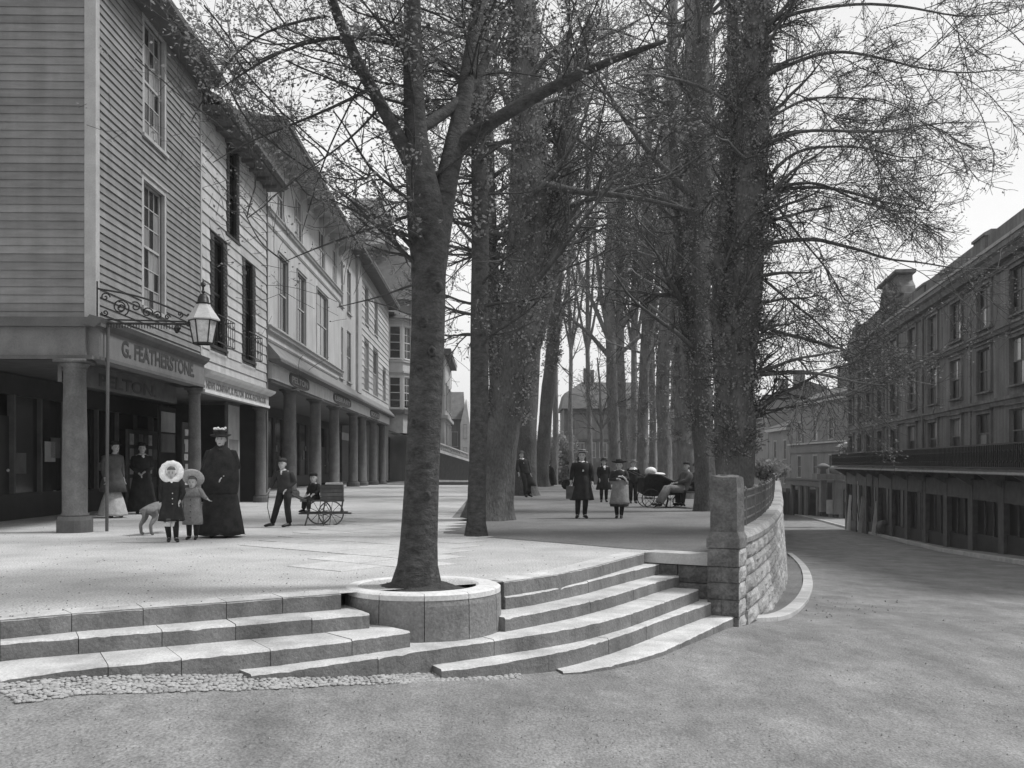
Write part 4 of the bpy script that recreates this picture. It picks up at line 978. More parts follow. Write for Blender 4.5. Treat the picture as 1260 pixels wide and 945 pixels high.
# dark slatted fence of low shops running to the gable
fn = thing('slatted_screen', 'dark upright-slatted screen with sloping rail closing the far end of the colonnade', 'fence', (0, 0, 0))
A_ = Vector(W(538, 0, 66)); B_ = Vector(W(579, 0, 92)); n = 44
for k in range(n):
    t_ = k / (n - 1); x, y = lerp(A_.x, B_.x, t_), lerp(A_.y, B_.y, t_); zb = terr_z(y) - .1; zt2 = lerp(2.0, 1.35, t_)
    MB().box(x - .06, x + .06, y - .04, y + .04, zb, zt2).build('slat', 'trim_dark', fn)
mb = MB(); mb.bar((A_.x, A_.y + .12, 2.05), (B_.x, B_.y + .12, 1.4), .14, .2); mb.bar((A_.x, A_.y + .12, .0), (B_.x, B_.y + .12, -.5), .1, .15); mb.build('rail', 'trim', fn)
mb = MB(); mb.prism([(A_.x - .6, A_.y + .6), (B_.x - .6, B_.y + .9), (B_.x - .8, B_.y + 1.1), (A_.x - .8, A_.y + 1.0)], -1.5, 1.5); mb.build('backing_wall', 'shop_dark', fn)
mb = MB()
for k in range(22): t_ = k / 21; mb.lathe([(.03, 0), (.08, .2), (.03, .4), (.06, .5)], 6, c=(lerp(A_.x, B_.x, t_) - .3, lerp(A_.y, B_.y, t_) + .3, lerp(2.1, 1.5, t_)))
mb.bar((A_.x - .3, A_.y + .3, 2.7), (B_.x - .3, B_.y + .3, 2.1), .14, .1); mb.build('balustrade', 'trim', fn)

# ---------------------------------------------------------------- tiled house closing the avenue
YY = 108.0
h9 = thing('tiled_avenue_house', 'brown hip-roofed house with pale upper panel and chimneys closing the end of the avenue', 'building', (0, 0, 0))
def P9(px_, py_, dy=0): v = W(px_, py_, YY + dy); return v
x0, x1 = P9(694, 0)[0], P9(790, 0)[0]; zb = -3.5; zt_ = P9(0, 503)[2]; zr = P9(0, 467)[2]
MB().box(x0, x1, YY, YY + 9, zb, zt_).build('wall', 'brick_dark', h9)
mb = MB(); mb.rings([[(x0 - .3, YY - .6, zt_), (x1, YY - .6, zt_), (x1, YY + 9.5, zt_), (x0 - .3, YY + 9.5, zt_)], [(x0 + .1, YY + 1.2, lerp(zt_, zr, .55)), (x1, YY + 1.2, lerp(zt_, zr, .55)), (x1, YY + 8, lerp(zt_, zr, .55)), (x0 + .1, YY + 8, lerp(zt_, zr, .55))], [(x0 + 2.2, YY + 3.8, zr), (x1, YY + 3.8, zr), (x1, YY + 5, zr), (x0 + 2.2, YY + 5, zr)]]); mb.build('roof', 'roof_tile', h9)
facebox(707, 752, 510, 540, YY - .08, .1, 'pale_panel', 'stucco_far', h9); facebox(712, 752, 542.5, 568, YY - .06, .1, 'lower_panel', 'stucco_grey', h9)
facebox(704, 756, 540, 542.5, YY - .25, .3, 'string_course', 'trim_dark', h9); facebox(704, 756, 506, 509, YY - .25, .3, 'eaves_board', 'trim_dark', h9)
facebox(718.5, 723, 453, 478, YY + 4, 1, 'chimney', 'brick_dark', h9); facebox(727.5, 731, 455, 478, YY + 4, 1, 'chimney', 'brick_dark', h9)
for q in range(3): facebox(696 + q * 2.6, 697.4 + q * 2.6, 508, 536, YY - .05, .1, 'mullion', 'trim_dark', h9)
for q in (714, 728, 742): wn = window(h9, 0, 0, .8, 1.6, 2, 2, 0, mt='trim', arch=.05, pane_parts=True); wn.matrix_local = TR(P9(q, 0)[0], YY - .12, P9(0, 563)[2])
# clipped hedge and paling at the end of the walk
hf = thing('paling_fence', 'dark close paling fence across the far end of the tree walk', 'fence', (0, 0, 0))
YY2 = 92
for k in range(60):
    x = W(697, 0, YY2)[0] + k * .2; 
    if x > W(800, 0, YY2)[0]: break
    MB().box(x, x + .15, YY2, YY2 + .05, terr_z(YY2), W(0, 570, YY2)[2] + .05 * math.sin(k * 3.3)).build('pale', 'trim_dark', hf)
MB().box(W(697, 0, YY2)[0], W(800, 0, YY2)[0], YY2 + .06, YY2 + .12, .2, .35).build('rail', 'trim_dark', hf)
# ================================================================ RIGHT: hotel terrace and the houses behind it
HP = lambda Y: 11.5 + .179 * Y
HFm = FR((11.5, 0, 0), (-.179, -1)); KH = 1.0159
sx = lambda Y: -Y * KH
hot = thing('grand_hotel', 'tall four-storey stone hotel with parapet, lettered pediment and first-floor balcony, along the far pavement', 'hotel', HFm.copy())
HY0, HY1 = 20.0, 69.7
zb = lambda Y: road_z(HP(Y) , Y) + .1
cy_ = [45.4 + 3.9 * k for k in range(-6, 0)] + [45.4, 49.6, 53.9, 57.7, 61.3, 64.4, 67.9]
rows_ = [(1.6, 3.1), (3.95, 5.6), (6.4, 8.05)]
ops = []; ww = 1.7
for Y in cy_:
    for a, c in rows_: ops.append((sx(Y) - ww / 2, sx(Y) + ww / 2, a, c))
core = MB(); wall_grid(core, sx(HY1), sx(HY0), .9, 9.9, ops, 0, .2)
core.quad((sx(HY1), 0, -8), (sx(HY1), 12, -8), (sx(HY1), 12, 9.9), (sx(HY1), 0, 9.9)); core.quad((sx(HY0), 0, -8), (sx(HY0), 0, 9.9), (sx(HY0), 12, 9.9), (sx(HY0), 12, -8))
core.quad((sx(HY1), 0, 9.3), (sx(HY0), 0, 9.3), (sx(HY0), 12, 9.3), (sx(HY1), 12, 9.3)); core.build('wall', 'stucco_grey', hot)
for i, Y in enumerate(cy_):
    for j, (a, c) in enumerate(rows_):
        x = sx(Y); window(hot, x, a, ww, c - a, 2, 2, 0, mt='stucco_grey', arch=.14, proud=.08, curt=.16, gl='glass_dim')
        b = MB(); b.box(-1.05, 1.05, -.14, .02, c - a + .15, c - a + .2)
        key = ('lint', j)
        if key not in WCACHE: WCACHE[key] = b.mesh('hood_mould', 'stucco_grey')
        link('hood_mould', WCACHE[key], hot, TR(x, 0, a))
def hband(z, h, d, nm='string_course', m='stucco_grey'): MB().xprism([(.01, z), (-d * .55, z), (-d * .7, z + h * .45), (-d, z + h * .6), (-d, z + h * .95), (.01, z + h)], sx(HY1) - .1, sx(HY0)).build(nm, m, hot)
hband(3.3, .3, .18); hband(5.93, .26, .18); hband(8.5, .5, .42, 'cornice'); hband(8.2, .12, .12)
MB().xprism([(-.40, 9.0), (-.46, 9.0), (-.46, 9.12), (0, 9.12)], sx(HY1) - .1, sx(HY0)).build('cornice_cap', 'trim', hot)
for Y in (47.6, 55.9, 63.0, 39.5, 69.3):
    for k in range(18):
        if k * .46 + .95 > 8: break
        w_ = .32 if k % 2 else .24; link('quoin', unit('stucco_grey', 'box'), hot, TR(sx(Y) - w_ / 2, -.05, .95 + k * .42, 0, (w_, .06, .40)))
for Y in (47.0, 59.6): MB().tube([(sx(Y), -.12, -2), (sx(Y), -.12, 8.2)], .06, 6).build('drain_pipe', 'iron_grey', hot)
# roof parapet blocks, chimneys and pediment
def par(Ya, Yb, z0, z1, nm='parapet_block', m='stucco_grey', d=.4): MB().box(sx(Yb), sx(Ya), -.1, d, z0, z1).build(nm, m, hot)
par(58.2, 69.6, 9.12, 9.4, 'parapet'); par(20, 49.0, 9.12, 9.4, 'parapet')
for Y, t in ((66.5, 10.3), (62.9, 10.1), (59.8, 10.1), (47.6, 9.75), (43.0, 9.6), (38.0, 9.9), (30, 9.9)):
    par(Y - .75, Y + .75, 9.12, t, 'chimney', 'stucco_grey', 1.6)
    b = MB(); x0, x1 = sx(Y + .82), sx(Y - .82); b.xprism([(-.16, t), (-.16, t + .1), (.1, t + .24), (1.4, t + .24), (1.66, t + .1), (1.66, t)], x0, x1); b.build('chimney_cap', 'stucco_grey', hot)
pc0, pc1 = 50.5, 57.6
b = MB(); pm = (sx(pc0) + sx(pc1)) / 2; hwp = (pc1 - pc0) * KH / 2
prof = [(-hwp, 9.12), (hwp, 9.12), (hwp, 10.04), (hwp * .82, 10.16), (hwp * .78, 10.53), (hwp * .62, 10.91), (hwp * .60, 11.28), (-hwp * .60, 11.28), (-hwp * .62, 10.91), (-hwp * .78, 10.53), (-hwp * .82, 10.16), (-hwp, 10.04)]
b.rings([[(pm + x, -.22, z) for x, z in prof], [(pm + x, .5, z) for x, z in prof]]); b.build('pediment', 'stucco_grey', hot)
b = MB(); b.xprism([(-.2, 11.28), (-.45, 11.34), (-.45, 11.46), (.6, 11.46), (.6, 11.28)], pm - hwp * .72, pm + hwp * .72); b.xprism([(-.2, 10.01), (-.36, 10.05), (-.36, 10.11), (-.2, 10.11)], pm - hwp, pm + hwp); b.build('pediment_cornice', 'stucco_grey', hot)
b = MB()
for k in range(7): b.ball((pm - hwp * .45 + k * hwp * .15, -.25, 10.66 + .35 * math.sin(k * 1.05)), (.24, .16, .3), 7, 5)
b.tube([(pm - hwp * .5, -.26, 10.35), (pm - .6, -.3, 10.60), (pm, -.3, 11.03), (pm + .6, -.3, 10.60), (pm + hwp * .5, -.26, 10.35)], [.08, .14, .18, .14, .08], 6); b.build('carved_relief', 'stucco_grey', hot)
text('CUMBERLAND', .72, 'trim_dark', hot, Matrix.Translation((pm - hwp * .88, -.235, 9.3)), width=hwp * 1.76)
# ground storey, following the fall of the street
GY = [HY0 + (HY1 - HY0) * k / 13 for k in range(14)]
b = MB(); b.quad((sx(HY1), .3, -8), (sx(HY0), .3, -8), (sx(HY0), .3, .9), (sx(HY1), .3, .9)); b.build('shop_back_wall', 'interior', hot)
for k, Y in enumerate(GY):
    z0_ = zb(Y) - .4; MB().box(sx(Y) - .32, sx(Y) + .32, -.12, .3, z0_, .55).build('shop_pier', 'shop_mid', hot)
    if k < 13:
        a, c = sx(GY[k + 1]) + .33, sx(Y) - .33
        z1 = zb(GY[k]) - .2; MB().box(a, c, .0, .25, zb(GY[k + 1]) - .5, zb(Y) + .55).build('stall_riser', 'shop_dark', hot)
        n = 3
        for q in range(n):
            xx0, xx1 = lerp(a, c, q / n) + .03, lerp(a, c, (q + 1) / n) - .03
            link('pane', unit('glass_dim', 'box'), hot, TR(xx0, .08, zb(Y) + .56, 0, (xx1 - xx0, .02, -.25 - zb(Y) - .56)))
            MB().box(xx1 - .0, xx1 + .06, .03, .15, zb(Y) + .55, -.2).build('mullion', 'shop_mid', hot)
MB().box(sx(HY1), sx(HY0), -.1, .25, -.24, .55).build('shop_fascia', 'shop_mid', hot)
MB().xprism([(.0, .78), (-1.15, .8), (-1.15, .92), (0, .94)], sx(HY1) - .1, sx(HY0)).build('balcony_slab', 'stucco_grey', hot)
MB().box(sx(HY1) - .1, sx(HY0), -1.18, -1.152, .83, .9).build('balcony_edge', 'trim', hot)
b = MB()
for z in (1.02, 1.82): b.box(sx(HY1), sx(HY0), -1.1, -1.06, z, z + .05)
b.build('balcony_rail', 'iron', hot)
MB().box(sx(HY1), sx(HY0), -1.05, -1.03, 1.0, 1.8).build('balcony_screen', 'shop_dark', hot)
pk = MB(); 
for k in range(8): x = k * .2; pk.box(x, x + .035, -1.095, -1.065, 0, .8)
for k in range(4): pk.tube([(.1 + k * .4 + .12 * math.cos(a_ * .8), -1.08, .4 + .2 * math.sin(a_ * .8)) for a_ in range(9)], .018, 4)
pkm = pk.mesh('balcony_panel', 'iron'); x = sx(HY1)
while x < sx(HY0) - 1.6: link('balcony_panel', pkm, hot, TR(x, 0, 1.03)); x += 1.6
for Y in GY[::1]: MB().xprism([(0, .78), (-.9, .78), (-.1, .3), (0, .3)], sx(Y) - .08, sx(Y) + .08).build('balcony_bracket', 'stucco_grey', hot)

# column portico and figure group at the near end of the pale house
def at_px(px_, Y, z=None): return ((px_ - CX) / F * Y, Y, road_z((px_ - CX) / F * Y, Y) + .13 if z is None else z)
por = thing('entrance_portico', 'pale square-piered entrance porch topped by a stone urn group beside the hotel corner', 'porch', at_px(1027, 74))
o = Vector(por.location)
def pb(px0, px1, py0, py1, Y, dep, nm, m):
    a = W(px0, py1, Y); c = W(px1, py0, Y); return MB().box(a[0] - o.x, c[0] - o.x, Y - o.y, Y - o.y + dep, a[2] - o.z, c[2] - o.z).build(nm, m, por)
pb(1026.5, 1036, 591, 633, 74, .5, 'pier', 'stucco_far'); pb(1010, 1017, 591, 630, 74.6, .5, 'pier', 'stucco_far'); pb(1005, 1039, 583, 590, 73.8, 1.2, 'entablature', 'stucco_grey')
pb(1018, 1026, 594, 628, 75.6, .1, 'door', 'shop_dark'); pb(1017, 1027, 615, 632, 74.3, .06, 'gate', 'trim')
b = MB(); c0 = Vector(W(1031, 583, 74)) - o; b.lathe([(.28, 0), (.5, .3), (.42, .55), (.3, .6), (.1, .75)], 10, c=(c0.x, c0.y + .4, c0.z)); b.build('stone_ball', 'trim', por, smooth=True)
b = MB(); c0 = Vector(W(1015, 583, 74)) - o; b.lathe([(.25, 0), (.2, .3), (.52, .5), (.5, .62), (.12, .8)], 10, c=(c0.x, c0.y + .4, c0.z)); b.build('lamp_globe', 'stucco_far', por, smooth=True)
fg = thing('stone_figure_group', 'weathered heraldic stone figure group under a small canopy at the hotel balcony end', 'sculpture', W(1041, 573, 70)); b = MB()
b.box(-.7, .7, -.3, .5, -.25, .1); b.lathe([(.35, .1), (.5, .4), (.25, .9), (.42, 1.2)], 9); b.build('pedestal', 'trim', fg)
b = MB(); b.ball((-.25, -.1, .75), (.22, .22, .5), 8, 6); b.ball((.3, -.05, .7), (.25, .22, .45), 8, 6); b.tube([(-.25, -.1, 1.0), (-.1, -.15, 1.35)], [.12, .1], 7); b.tube([(.3, -.05, .9), (.15, -.2, 1.25)], [.14, .09], 7); b.build('figures', 'trim', fg, smooth=True)
b = MB(); b.lathe([(.75, 1.35), (.6, 1.5), (.2, 1.62), (.03, 1.7)], 10); b.build('canopy', 'trim', fg)

# pale terrace house behind
def far_house(nm, label, p0, Ya, p1, Yb, zt, base_py, wincols, winrows, bands, m, roof=True, cat='building'):
    A = Vector(((p0 - CX) / F * Ya, Ya, 0)); B = Vector(((p1 - CX) / F * Yb, Yb, 0)); u_ = (B - A).normalized(); Lh = (B - A).length
    o_ = thing(nm, label, cat, FR((A.x, A.y, 0), (u_.x, u_.y)))
    ops = []
    for wc in wincols:
        Yw = None
        for k in range(101):
            t_ = k / 100; x, y = lerp(A.x, B.x, t_), lerp(A.y, B.y, t_)
            if (x / y) * F + CX >= wc: break
        for a, c in winrows: ops.append((t_ * Lh - .75, t_ * Lh + .75, a, c))
    b = MB(); wall_grid(b, 0, Lh, -9, zt, ops, 0, .2); b.quad((0, 0, -9), (0, 0, zt), (0, 10, zt), (0, 10, -9)); b.quad((Lh, 0, -9), (Lh, 10, -9), (Lh, 10, zt), (Lh, 0, zt)); b.build('wall', m, o_)
    for q in ops: window(o_, (q[0] + q[1]) / 2, q[2], 1.5, q[3] - q[2], 2, 2, 0, mt='trim', arch=0.1, curt=.1, gl='glass_dim')
    for z, h, d, mm in bands: MB().box(-.1, Lh + .05, -d, .05, z, z + h).build('string_course', mm, o_)
    if roof:
        b = MB(); b.xprism([(-.4, zt), (-.4, zt + .2), (5, zt + 2.2), (10.4, zt)], -.2, Lh + .2); b.build('roof', 'roof_slate', o_)
        for t_ in (.25, .8): MB().box(t_ * Lh - .7, t_ * Lh + .7, 4, 5.2, zt + 1, zt + 4).build('chimney', 'brick_dark', o_)
    return o_, Lh
ha, La = far_house('pale_terrace_house', 'pale three-bay terrace house with lettered band, shop front below, behind the railing', 973, 112, 1040, 92, 7.7, 0, [983.5, 1003, 1022.5], [(-.35, 2.0), (3.6, 5.7)], [(2.35, .9, .15, 'stucco_far'), (3.22, .16, .4, 'trim'), (-1.2, .55, .6, 'shop_mid'), (-.6, .15, .8, 'trim_dark'), (7.4, .25, .3, 'trim')], 'stucco_far')
text('OLD POST HOTEL SADDLERY', .5, 'letter_grey', ha, Matrix.Translation((1, -.16, 2.5)), width=La - 2)
for t_ in (.06, .24, .36, .58, .80, .97): MB().box(t_ * La - .35, t_ * La + .35, -.3, .2, -6, -1.2).build('shop_pier', 'stucco_far', ha)
MB().box(.3, La, -.1, -.02, -6, -1.3).build('shop_window', 'glass', ha)
hb, Lb = far_house('lower_terrace_house', 'lower two-bay house with moulded cornice left of the pale terrace house', 946, 125, 972.5, 113, 5.4, 0, [954, 966], [(-1.2, .6), (1.7, 3.9)], [(5.1, .35, .5, 'trim'), (-2.2, .5, .5, 'shop_mid')], 'stucco_far')
for t_ in (.1, .5, .9): MB().box(t_ * Lb - .3, t_ * Lb + .3, -.2, .2, -6, -2.2).build('shop_pier', 'stucco_far', hb)
hcx, Lc = far_house('dim_end_house', 'dim plain-fronted tall house at the far left end of the street row', 918, 150, 945.5, 126, 9.6, 0, [927, 937], [(-1.2, 1.2), (3, 5.4)], [(9.2, .4, .4, 'trim')], 'stucco_far')
# board signs, barrel, cart on the far pavement
def plank(px0, py0, px1, py1, wpx, Y, nm, label, m, cat='sign board'):
    a = Vector(at_px(px1, Y)); top = Vector(W(px0, py0, Y + .5)); t_ = thing(nm, label, cat, a); wd = wpx / F * Y
    MB().bar((0, 0, 0), top - a, wd, .05).build('board', m, t_)
    MB().bar((wd * .3, .05, 0), (0.15, .9, (top.z - a.z) * .8), .05, .05).build('prop', 'trim_dark', t_); return t_
plank(1062.5, 611, 1057.5, 644, 4.5, 60, 'leaning_board', 'grey plain board leaning by the hotel shop, middle of the leaning boards', 'trim')
tb = plank(1080, 617, 1074.5, 646, 4.5, 58, 'leaning_board', 'pale lettered board leaning by the hotel shop, rightmost and whitest', 'trim_pale')
plank(1046.5, 609, 1043, 627, 3, 64, 'hanging_cloth', 'narrow white slanting cloth strip at the dark shop door, upper one', 'cloth_white', 'cloth')
plank(1046, 628, 1045, 642, 2.5, 64.2, 'hanging_cloth', 'narrow white cloth strip at the dark shop door, lower one', 'cloth_white', 'cloth')
plank(1056, 592, 1056, 612, 2.5, 64.5, 'hanging_cloth', 'white strip hanging from the fascia over the dark shop door', 'cloth_white', 'cloth')
br = thing('round_basket', 'dark round basket lying on the pavement right of the leaning boards', 'basket', at_px(1088, 57)); b = MB(); b.tube([(0, -.35, .42), (0, -.2, .42), (0, .2, .42), (0, .35, .42)], [.34, .42, .42, .34], 14); b.build('basket_body', 'shop_mid', br); b = MB(); b.tube([(0, -.36, .42), (0, -.33, .42)], [.36, .36], 14); b.build('rim', 'trim_dark', br)
# wooded rise behind everything
V = []; Q = []; nx, ny = 60, 14
for j in range(ny):
    for i in range(nx):
        x = lerp(-160, 330, i / (nx - 1)); y = lerp(190, 520, j / (ny - 1)); h = 20 * math.sin(min(1, j / 9) * 1.57) * (.8 + .2 * math.sin(x * .02 + 1)) * interp(x, [(-160, .3), (-30, .5), (40, 1.0), (200, 1.2)])
        V.append((x, y, -9 + h + rr.uniform(-.4, .4)))
for j in range(ny - 1):
    for i in range(nx - 1): a = j * nx + i; Q.append((a, a + 1, a + nx + 1, a + nx))
link('hill', mesh_np('hill', V, Q, 'hill', True), kind='structure')
# ================================================================ TREES
class Tree: pass
def interp_poly(P, t):           # P (N,K,3), t (M,) in 0..1, idx handled outside
    K = P.shape[1]; f = t * (K - 1); i = np.minimum(f.astype(int), K - 2); g = (f - i)[:, None]
    return P[np.arange(len(t)), i] * (1 - g) + P[np.arange(len(t)), i + 1] * g, P[np.arange(len(t)), i + 1] - P[np.arange(len(t)), i]
def spawn(P, Rd, n, rng, t0=.2, t1=.95, ang=(40, 75), Ln=(1, 2), K=6, wob=.15, up=.0, rk=.55, rend=.25, bias=None, wts=None, tipshrink=.5, surf=0):
    lens = np.linalg.norm(np.diff(P, axis=1), axis=2).sum(1); pr = lens / lens.sum() if wts is None else wts / wts.sum()
    idx = rng.choice(len(P), n, p=pr); t = rng.uniform(t0, t1, n); pos, tan = interp_poly(P[idx], t); tan /= np.linalg.norm(tan, axis=1)[:, None] + 1e-9
    rd, _ = interp_poly(Rd[idx][:, :, None].repeat(3, 2), t); rd = rd[:, 0]
    rnd = rng.normal(size=(n, 3)); 
    if bias is not None: rnd = rnd + np.array(bias)
    perp = rnd - tan * (rnd * tan).sum(1)[:, None]; perp /= np.linalg.norm(perp, axis=1)[:, None] + 1e-9
    pos = pos + perp * rd[:, None] * surf; a = np.radians(rng.uniform(ang[0], ang[1], n))[:, None]; d = np.cos(a) * tan + np.sin(a) * perp
    L_ = rng.uniform(Ln[0], Ln[1], n) * (1 - tipshrink * t); pts = [pos]; st = (L_ / (K - 1))[:, None]
    upv = up if hasattr(up, '__len__') else (up, up)
    for k in range(K - 1):
        u_ = lerp(upv[0], upv[1], k / max(1, K - 2))
        d = d + rng.normal(size=(n, 3)) * wob + np.array([0, 0, u_]); d /= np.linalg.norm(d, axis=1)[:, None]; pts.append(pts[-1] + d * st)
    Pn = np.stack(pts, 1); r0 = rd * rk; Rn = r0[:, None] * np.linspace(1, rend, K)[None]
    return Pn, Rn
def tubes(P, Rd, sides, minr=.003):
    N_, K, _ = P.shape; Rd = np.maximum(Rd, minr)
    T = np.empty_like(P); T[:, 1:-1] = P[:, 2:] - P[:, :-2]; T[:, 0] = P[:, 1] - P[:, 0]; T[:, -1] = P[:, -1] - P[:, -2]; T /= np.linalg.norm(T, axis=2)[..., None] + 1e-9
    ref = np.zeros_like(P); m = np.abs(T[..., 2]) > .8; ref[..., 2] = 1; ref[m] = (1, 0, 0)
    ref[:, :] = np.where(np.abs(T[:, :1, 2:3]) > .8, np.array([1., 0, 0]), np.array([0, 0, 1.]))
    A = np.cross(T, ref); A /= np.linalg.norm(A, axis=2)[..., None] + 1e-9; B = np.cross(T, A)
    an = np.arange(sides) * 2 * np.pi / sides; ring = P[:, :, None] + Rd[:, :, None, None] * (np.cos(an)[None, None, :, None] * A[:, :, None] + np.sin(an)[None, None, :, None] * B[:, :, None])
    V = ring.reshape(-1, 3); base = (np.arange(N_) * K * sides)[:, None, None] + (np.arange(K - 1) * sides)[None, :, None]; s_ = np.arange(sides)[None, None]
    s2 = (s_ + 1) % sides; Q = np.stack([base + s_, base + s2, base + sides + s2, base + sides + s_], -1).reshape(-1, 4); return V, Q
def cat(parts):
    V = []; Q = []; o = 0
    for v, q in parts: V.append(v); Q.append(q + o); o += len(v)
    return np.concatenate(V), np.concatenate(Q)
def leaves(C, size, rng, flat=.35, aspect=.6):
    n = len(C); u_ = rng.normal(size=(n, 3)); u_[:, 2] *= flat; u_ /= np.linalg.norm(u_, axis=1)[:, None]; w_ = rng.normal(size=(n, 3)); w_ = w_ - u_ * (u_ * w_).sum(1)[:, None]; w_ /= np.linalg.norm(w_, axis=1)[:, None] + 1e-9
    s_ = (size * rng.uniform(.6, 1.3, n))[:, None]; a = aspect * s_ * w_
    V = np.stack([C, C + u_ * s_ * .5 + a * .5, C + u_ * s_, C + u_ * s_ * .5 - a * .5], 1).reshape(-1, 3); Q = np.arange(n * 4).reshape(-1, 4); return V, Q
def trunk_mesh(pts, rad, sides, rng, lump=.06, flare=1.35, root=6, yscale=1.0):
    """one limb with lumpy bark outline and root flare"""
    P0 = np.array(pts, float); n = max(10, int(np.linalg.norm(np.diff(P0, axis=0), axis=1).sum() / .22)); d = np.r_[0, np.cumsum(np.linalg.norm(np.diff(P0, axis=0), axis=1))]
    s_ = np.linspace(0, d[-1], n); P = np.stack([np.interp(s_, d, P0[:, k]) for k in range(3)], 1)
    for _ in range(3): P[1:-1] = (P[:-2] + 2 * P[1:-1] + P[2:]) / 4
    r_ = np.interp(s_, d, rad); T = np.gradient(P, axis=0); T /= np.linalg.norm(T, axis=1)[:, None]
    A = np.cross(T, np.array([0, 1, 0.])); A /= np.linalg.norm(A, axis=1)[:, None]; B = np.cross(T, A); an = np.arange(sides) * 2 * np.pi / sides
    ph = rng.uniform(0, 6.28, 8); V = []
    for i in range(n):
        h = s_[i]; k = 1 + lump * (np.sin(3 * an + h * 1.1 + ph[0]) * .5 + np.sin(5 * an - h * .8 + ph[1]) * .35 + np.sin(2 * an + h * 2.3 + ph[2]) * .4 + np.sin(7 * an + h * 3.1 + ph[3]) * .25) + rng.normal(size=sides) * lump * .16
        if flare > 1: k = k + (flare - 1) * np.exp(-h / (r_[0] * .75)) * (.75 + .5 * np.sin(root * an + ph[4]))
        V.append(P[i] + r_[i] * k[:, None] * (np.cos(an)[:, None] * A[i] + np.sin(an)[:, None] * B[i]))
    V = np.concatenate(V); Q = []
    for i in range(n - 1):
        for j in range(sides): a = i * sides + j; b_ = i * sides + (j + 1) % sides; Q.append((a, b_, b_ + sides, a + sides))
    return V, np.array(Q)
TN = 0
def tree(nm, label, base, trunk, rad, limbs, bark='bark', sides=18, flare=1.35, lump=.06, lev=(26, 8, 6), L1=(2.5, 5), t1=(.35, .98), a1=(45, 80), up1=(.02, .03), bias1=None, leafn=2.0, lsize=.055, fuzz=0, fuzz_r=.5, fuzz_t=(.0, 1), seed=1, group=None, sprouts=0, L2=(.8, 1.8), L3=(.3, .8), minr=.004, twb=.15, limb_names=True, up2=(0, .02), hang=0, r1=.42, fuzz_leaf=None, maxz=99, keep=None):
    rng = np.random.RandomState(seed); base = np.array(base, float)
    root = thing(nm, label, 'tree', Matrix.Translation(Vector(base)), group)
    allP = [np.array(trunk, float) - base]; allR = [np.array(rad, float)]
    V, Q = trunk_mesh(allP[0], allR[0], sides, rng, lump, flare); link('trunk', mesh_np('trunk', V, Q, bark, True), root)
    for lp_, lr in limbs:
        p = np.array(lp_, float) - base; V, Q = trunk_mesh(p, lr, max(8, sides - 6), rng, lump, 1.0); link('limb', mesh_np('limb', V, Q, bark, True), root); allP.append(p); allR.append(np.array(lr, float))
    K = 24; PP = []; RR = []
    for p, r_ in zip(allP, allR):
        d = np.r_[0, np.cumsum(np.linalg.norm(np.diff(p, axis=0), axis=1))]; s_ = np.linspace(0, d[-1], K); PP.append(np.stack([np.interp(s_, d, p[:, k]) for k in range(3)], 1)); RR.append(np.interp(s_, d, r_))
    P0, R0 = np.array(PP), np.array(RR)
    if lev[0]:
        n1, n2, n3 = lev; P1, R1 = spawn(P0, np.minimum(R0, .16), n1, rng, t1[0], t1[1], a1, L1, 9, .10, up1, r1, .22, bias1)
        P2, R2 = spawn(P1, R1, n1 * n2, rng, .12, 1, (25, 65), L2, 6, twb, up2, .55, .3, None if bias1 is None else np.array(bias1) * .4)
        P3, R3 = spawn(P2, R2, n1 * n2 * n3, rng, .1, 1, (25, 65), L3, 4, twb, (hang, hang), .6, .5)
        if keep is not None:
            k = keep(P1[:, -1] + base, rng); P1, R1 = P1[k], R1[k]; k = keep(P2[:, -1] + base, rng); P2, R2 = P2[k], R2[k]; k = keep(P3[:, -1] + base, rng); P3, R3 = P3[k], R3[k]
        if maxz < 99:
            k = P3[:, 0, 2] + base[2] < maxz; P3, R3 = P3[k], R3[k]; k = P2[:, 0, 2] + base[2] < maxz; P2, R2 = P2[k], R2[k]
        V, Q = cat([tubes(P1, R1, 6, .008)]); link('branches', mesh_np('branches', V, Q, bark, True), root, kind='stuff')
        V, Q = cat([tubes(P2, R2, 4, minr * 1.3), tubes(P3, R3, 3, minr)]); link('twigs', mesh_np('twigs', V, Q, 'twig'), root, kind='stuff')
        n = int(len(P3) * leafn)
        if n:
            idx = rng.randint(0, len(P3), n); c, _ = interp_poly(P3[idx], rng.uniform(.3, 1, n)); c = c + rng.normal(size=c.shape) * .03
            V, Q = leaves(c, lsize, rng); link('foliage', mesh_np('foliage', V, Q, 'leaf'), root, kind='stuff')
    if fuzz:                         # epicormic shoots and leaves hugging the trunk
        ns = fuzz // 7; m0 = R0.mean(1); PS, RS = spawn(P0, R0, ns, rng, fuzz_t[0], fuzz_t[1], (25, 95), (.12, fuzz_r), 4, .25, (.05, .1), .45, .5, wts=np.where(m0 > .09, m0, 0) * np.linalg.norm(np.diff(P0, axis=1), axis=2).sum(1), surf=.95); RS = RS * 0 + .006
        V, Q = tubes(PS, RS, 3, .006); link('shoots', mesh_np('shoots', V, Q, 'twig'), root, kind='stuff')
        idx = rng.randint(0, ns, fuzz); tt = rng.uniform(.15, 1, fuzz); c, _ = interp_poly(PS[idx], tt); c = c + rng.normal(size=c.shape) * .05
        V, Q = leaves(c, fuzz_leaf or lsize * 1.3, rng, 1.0, .8); link('ivy_leaves', mesh_np('ivy_leaves', V, Q, 'leaf'), root, kind='stuff')
    return root
def PX(pts, Y, dys=None): return [W(x, y, Y + (dys[i] if dys else 0)) for i, (x, y) in enumerate(pts)]
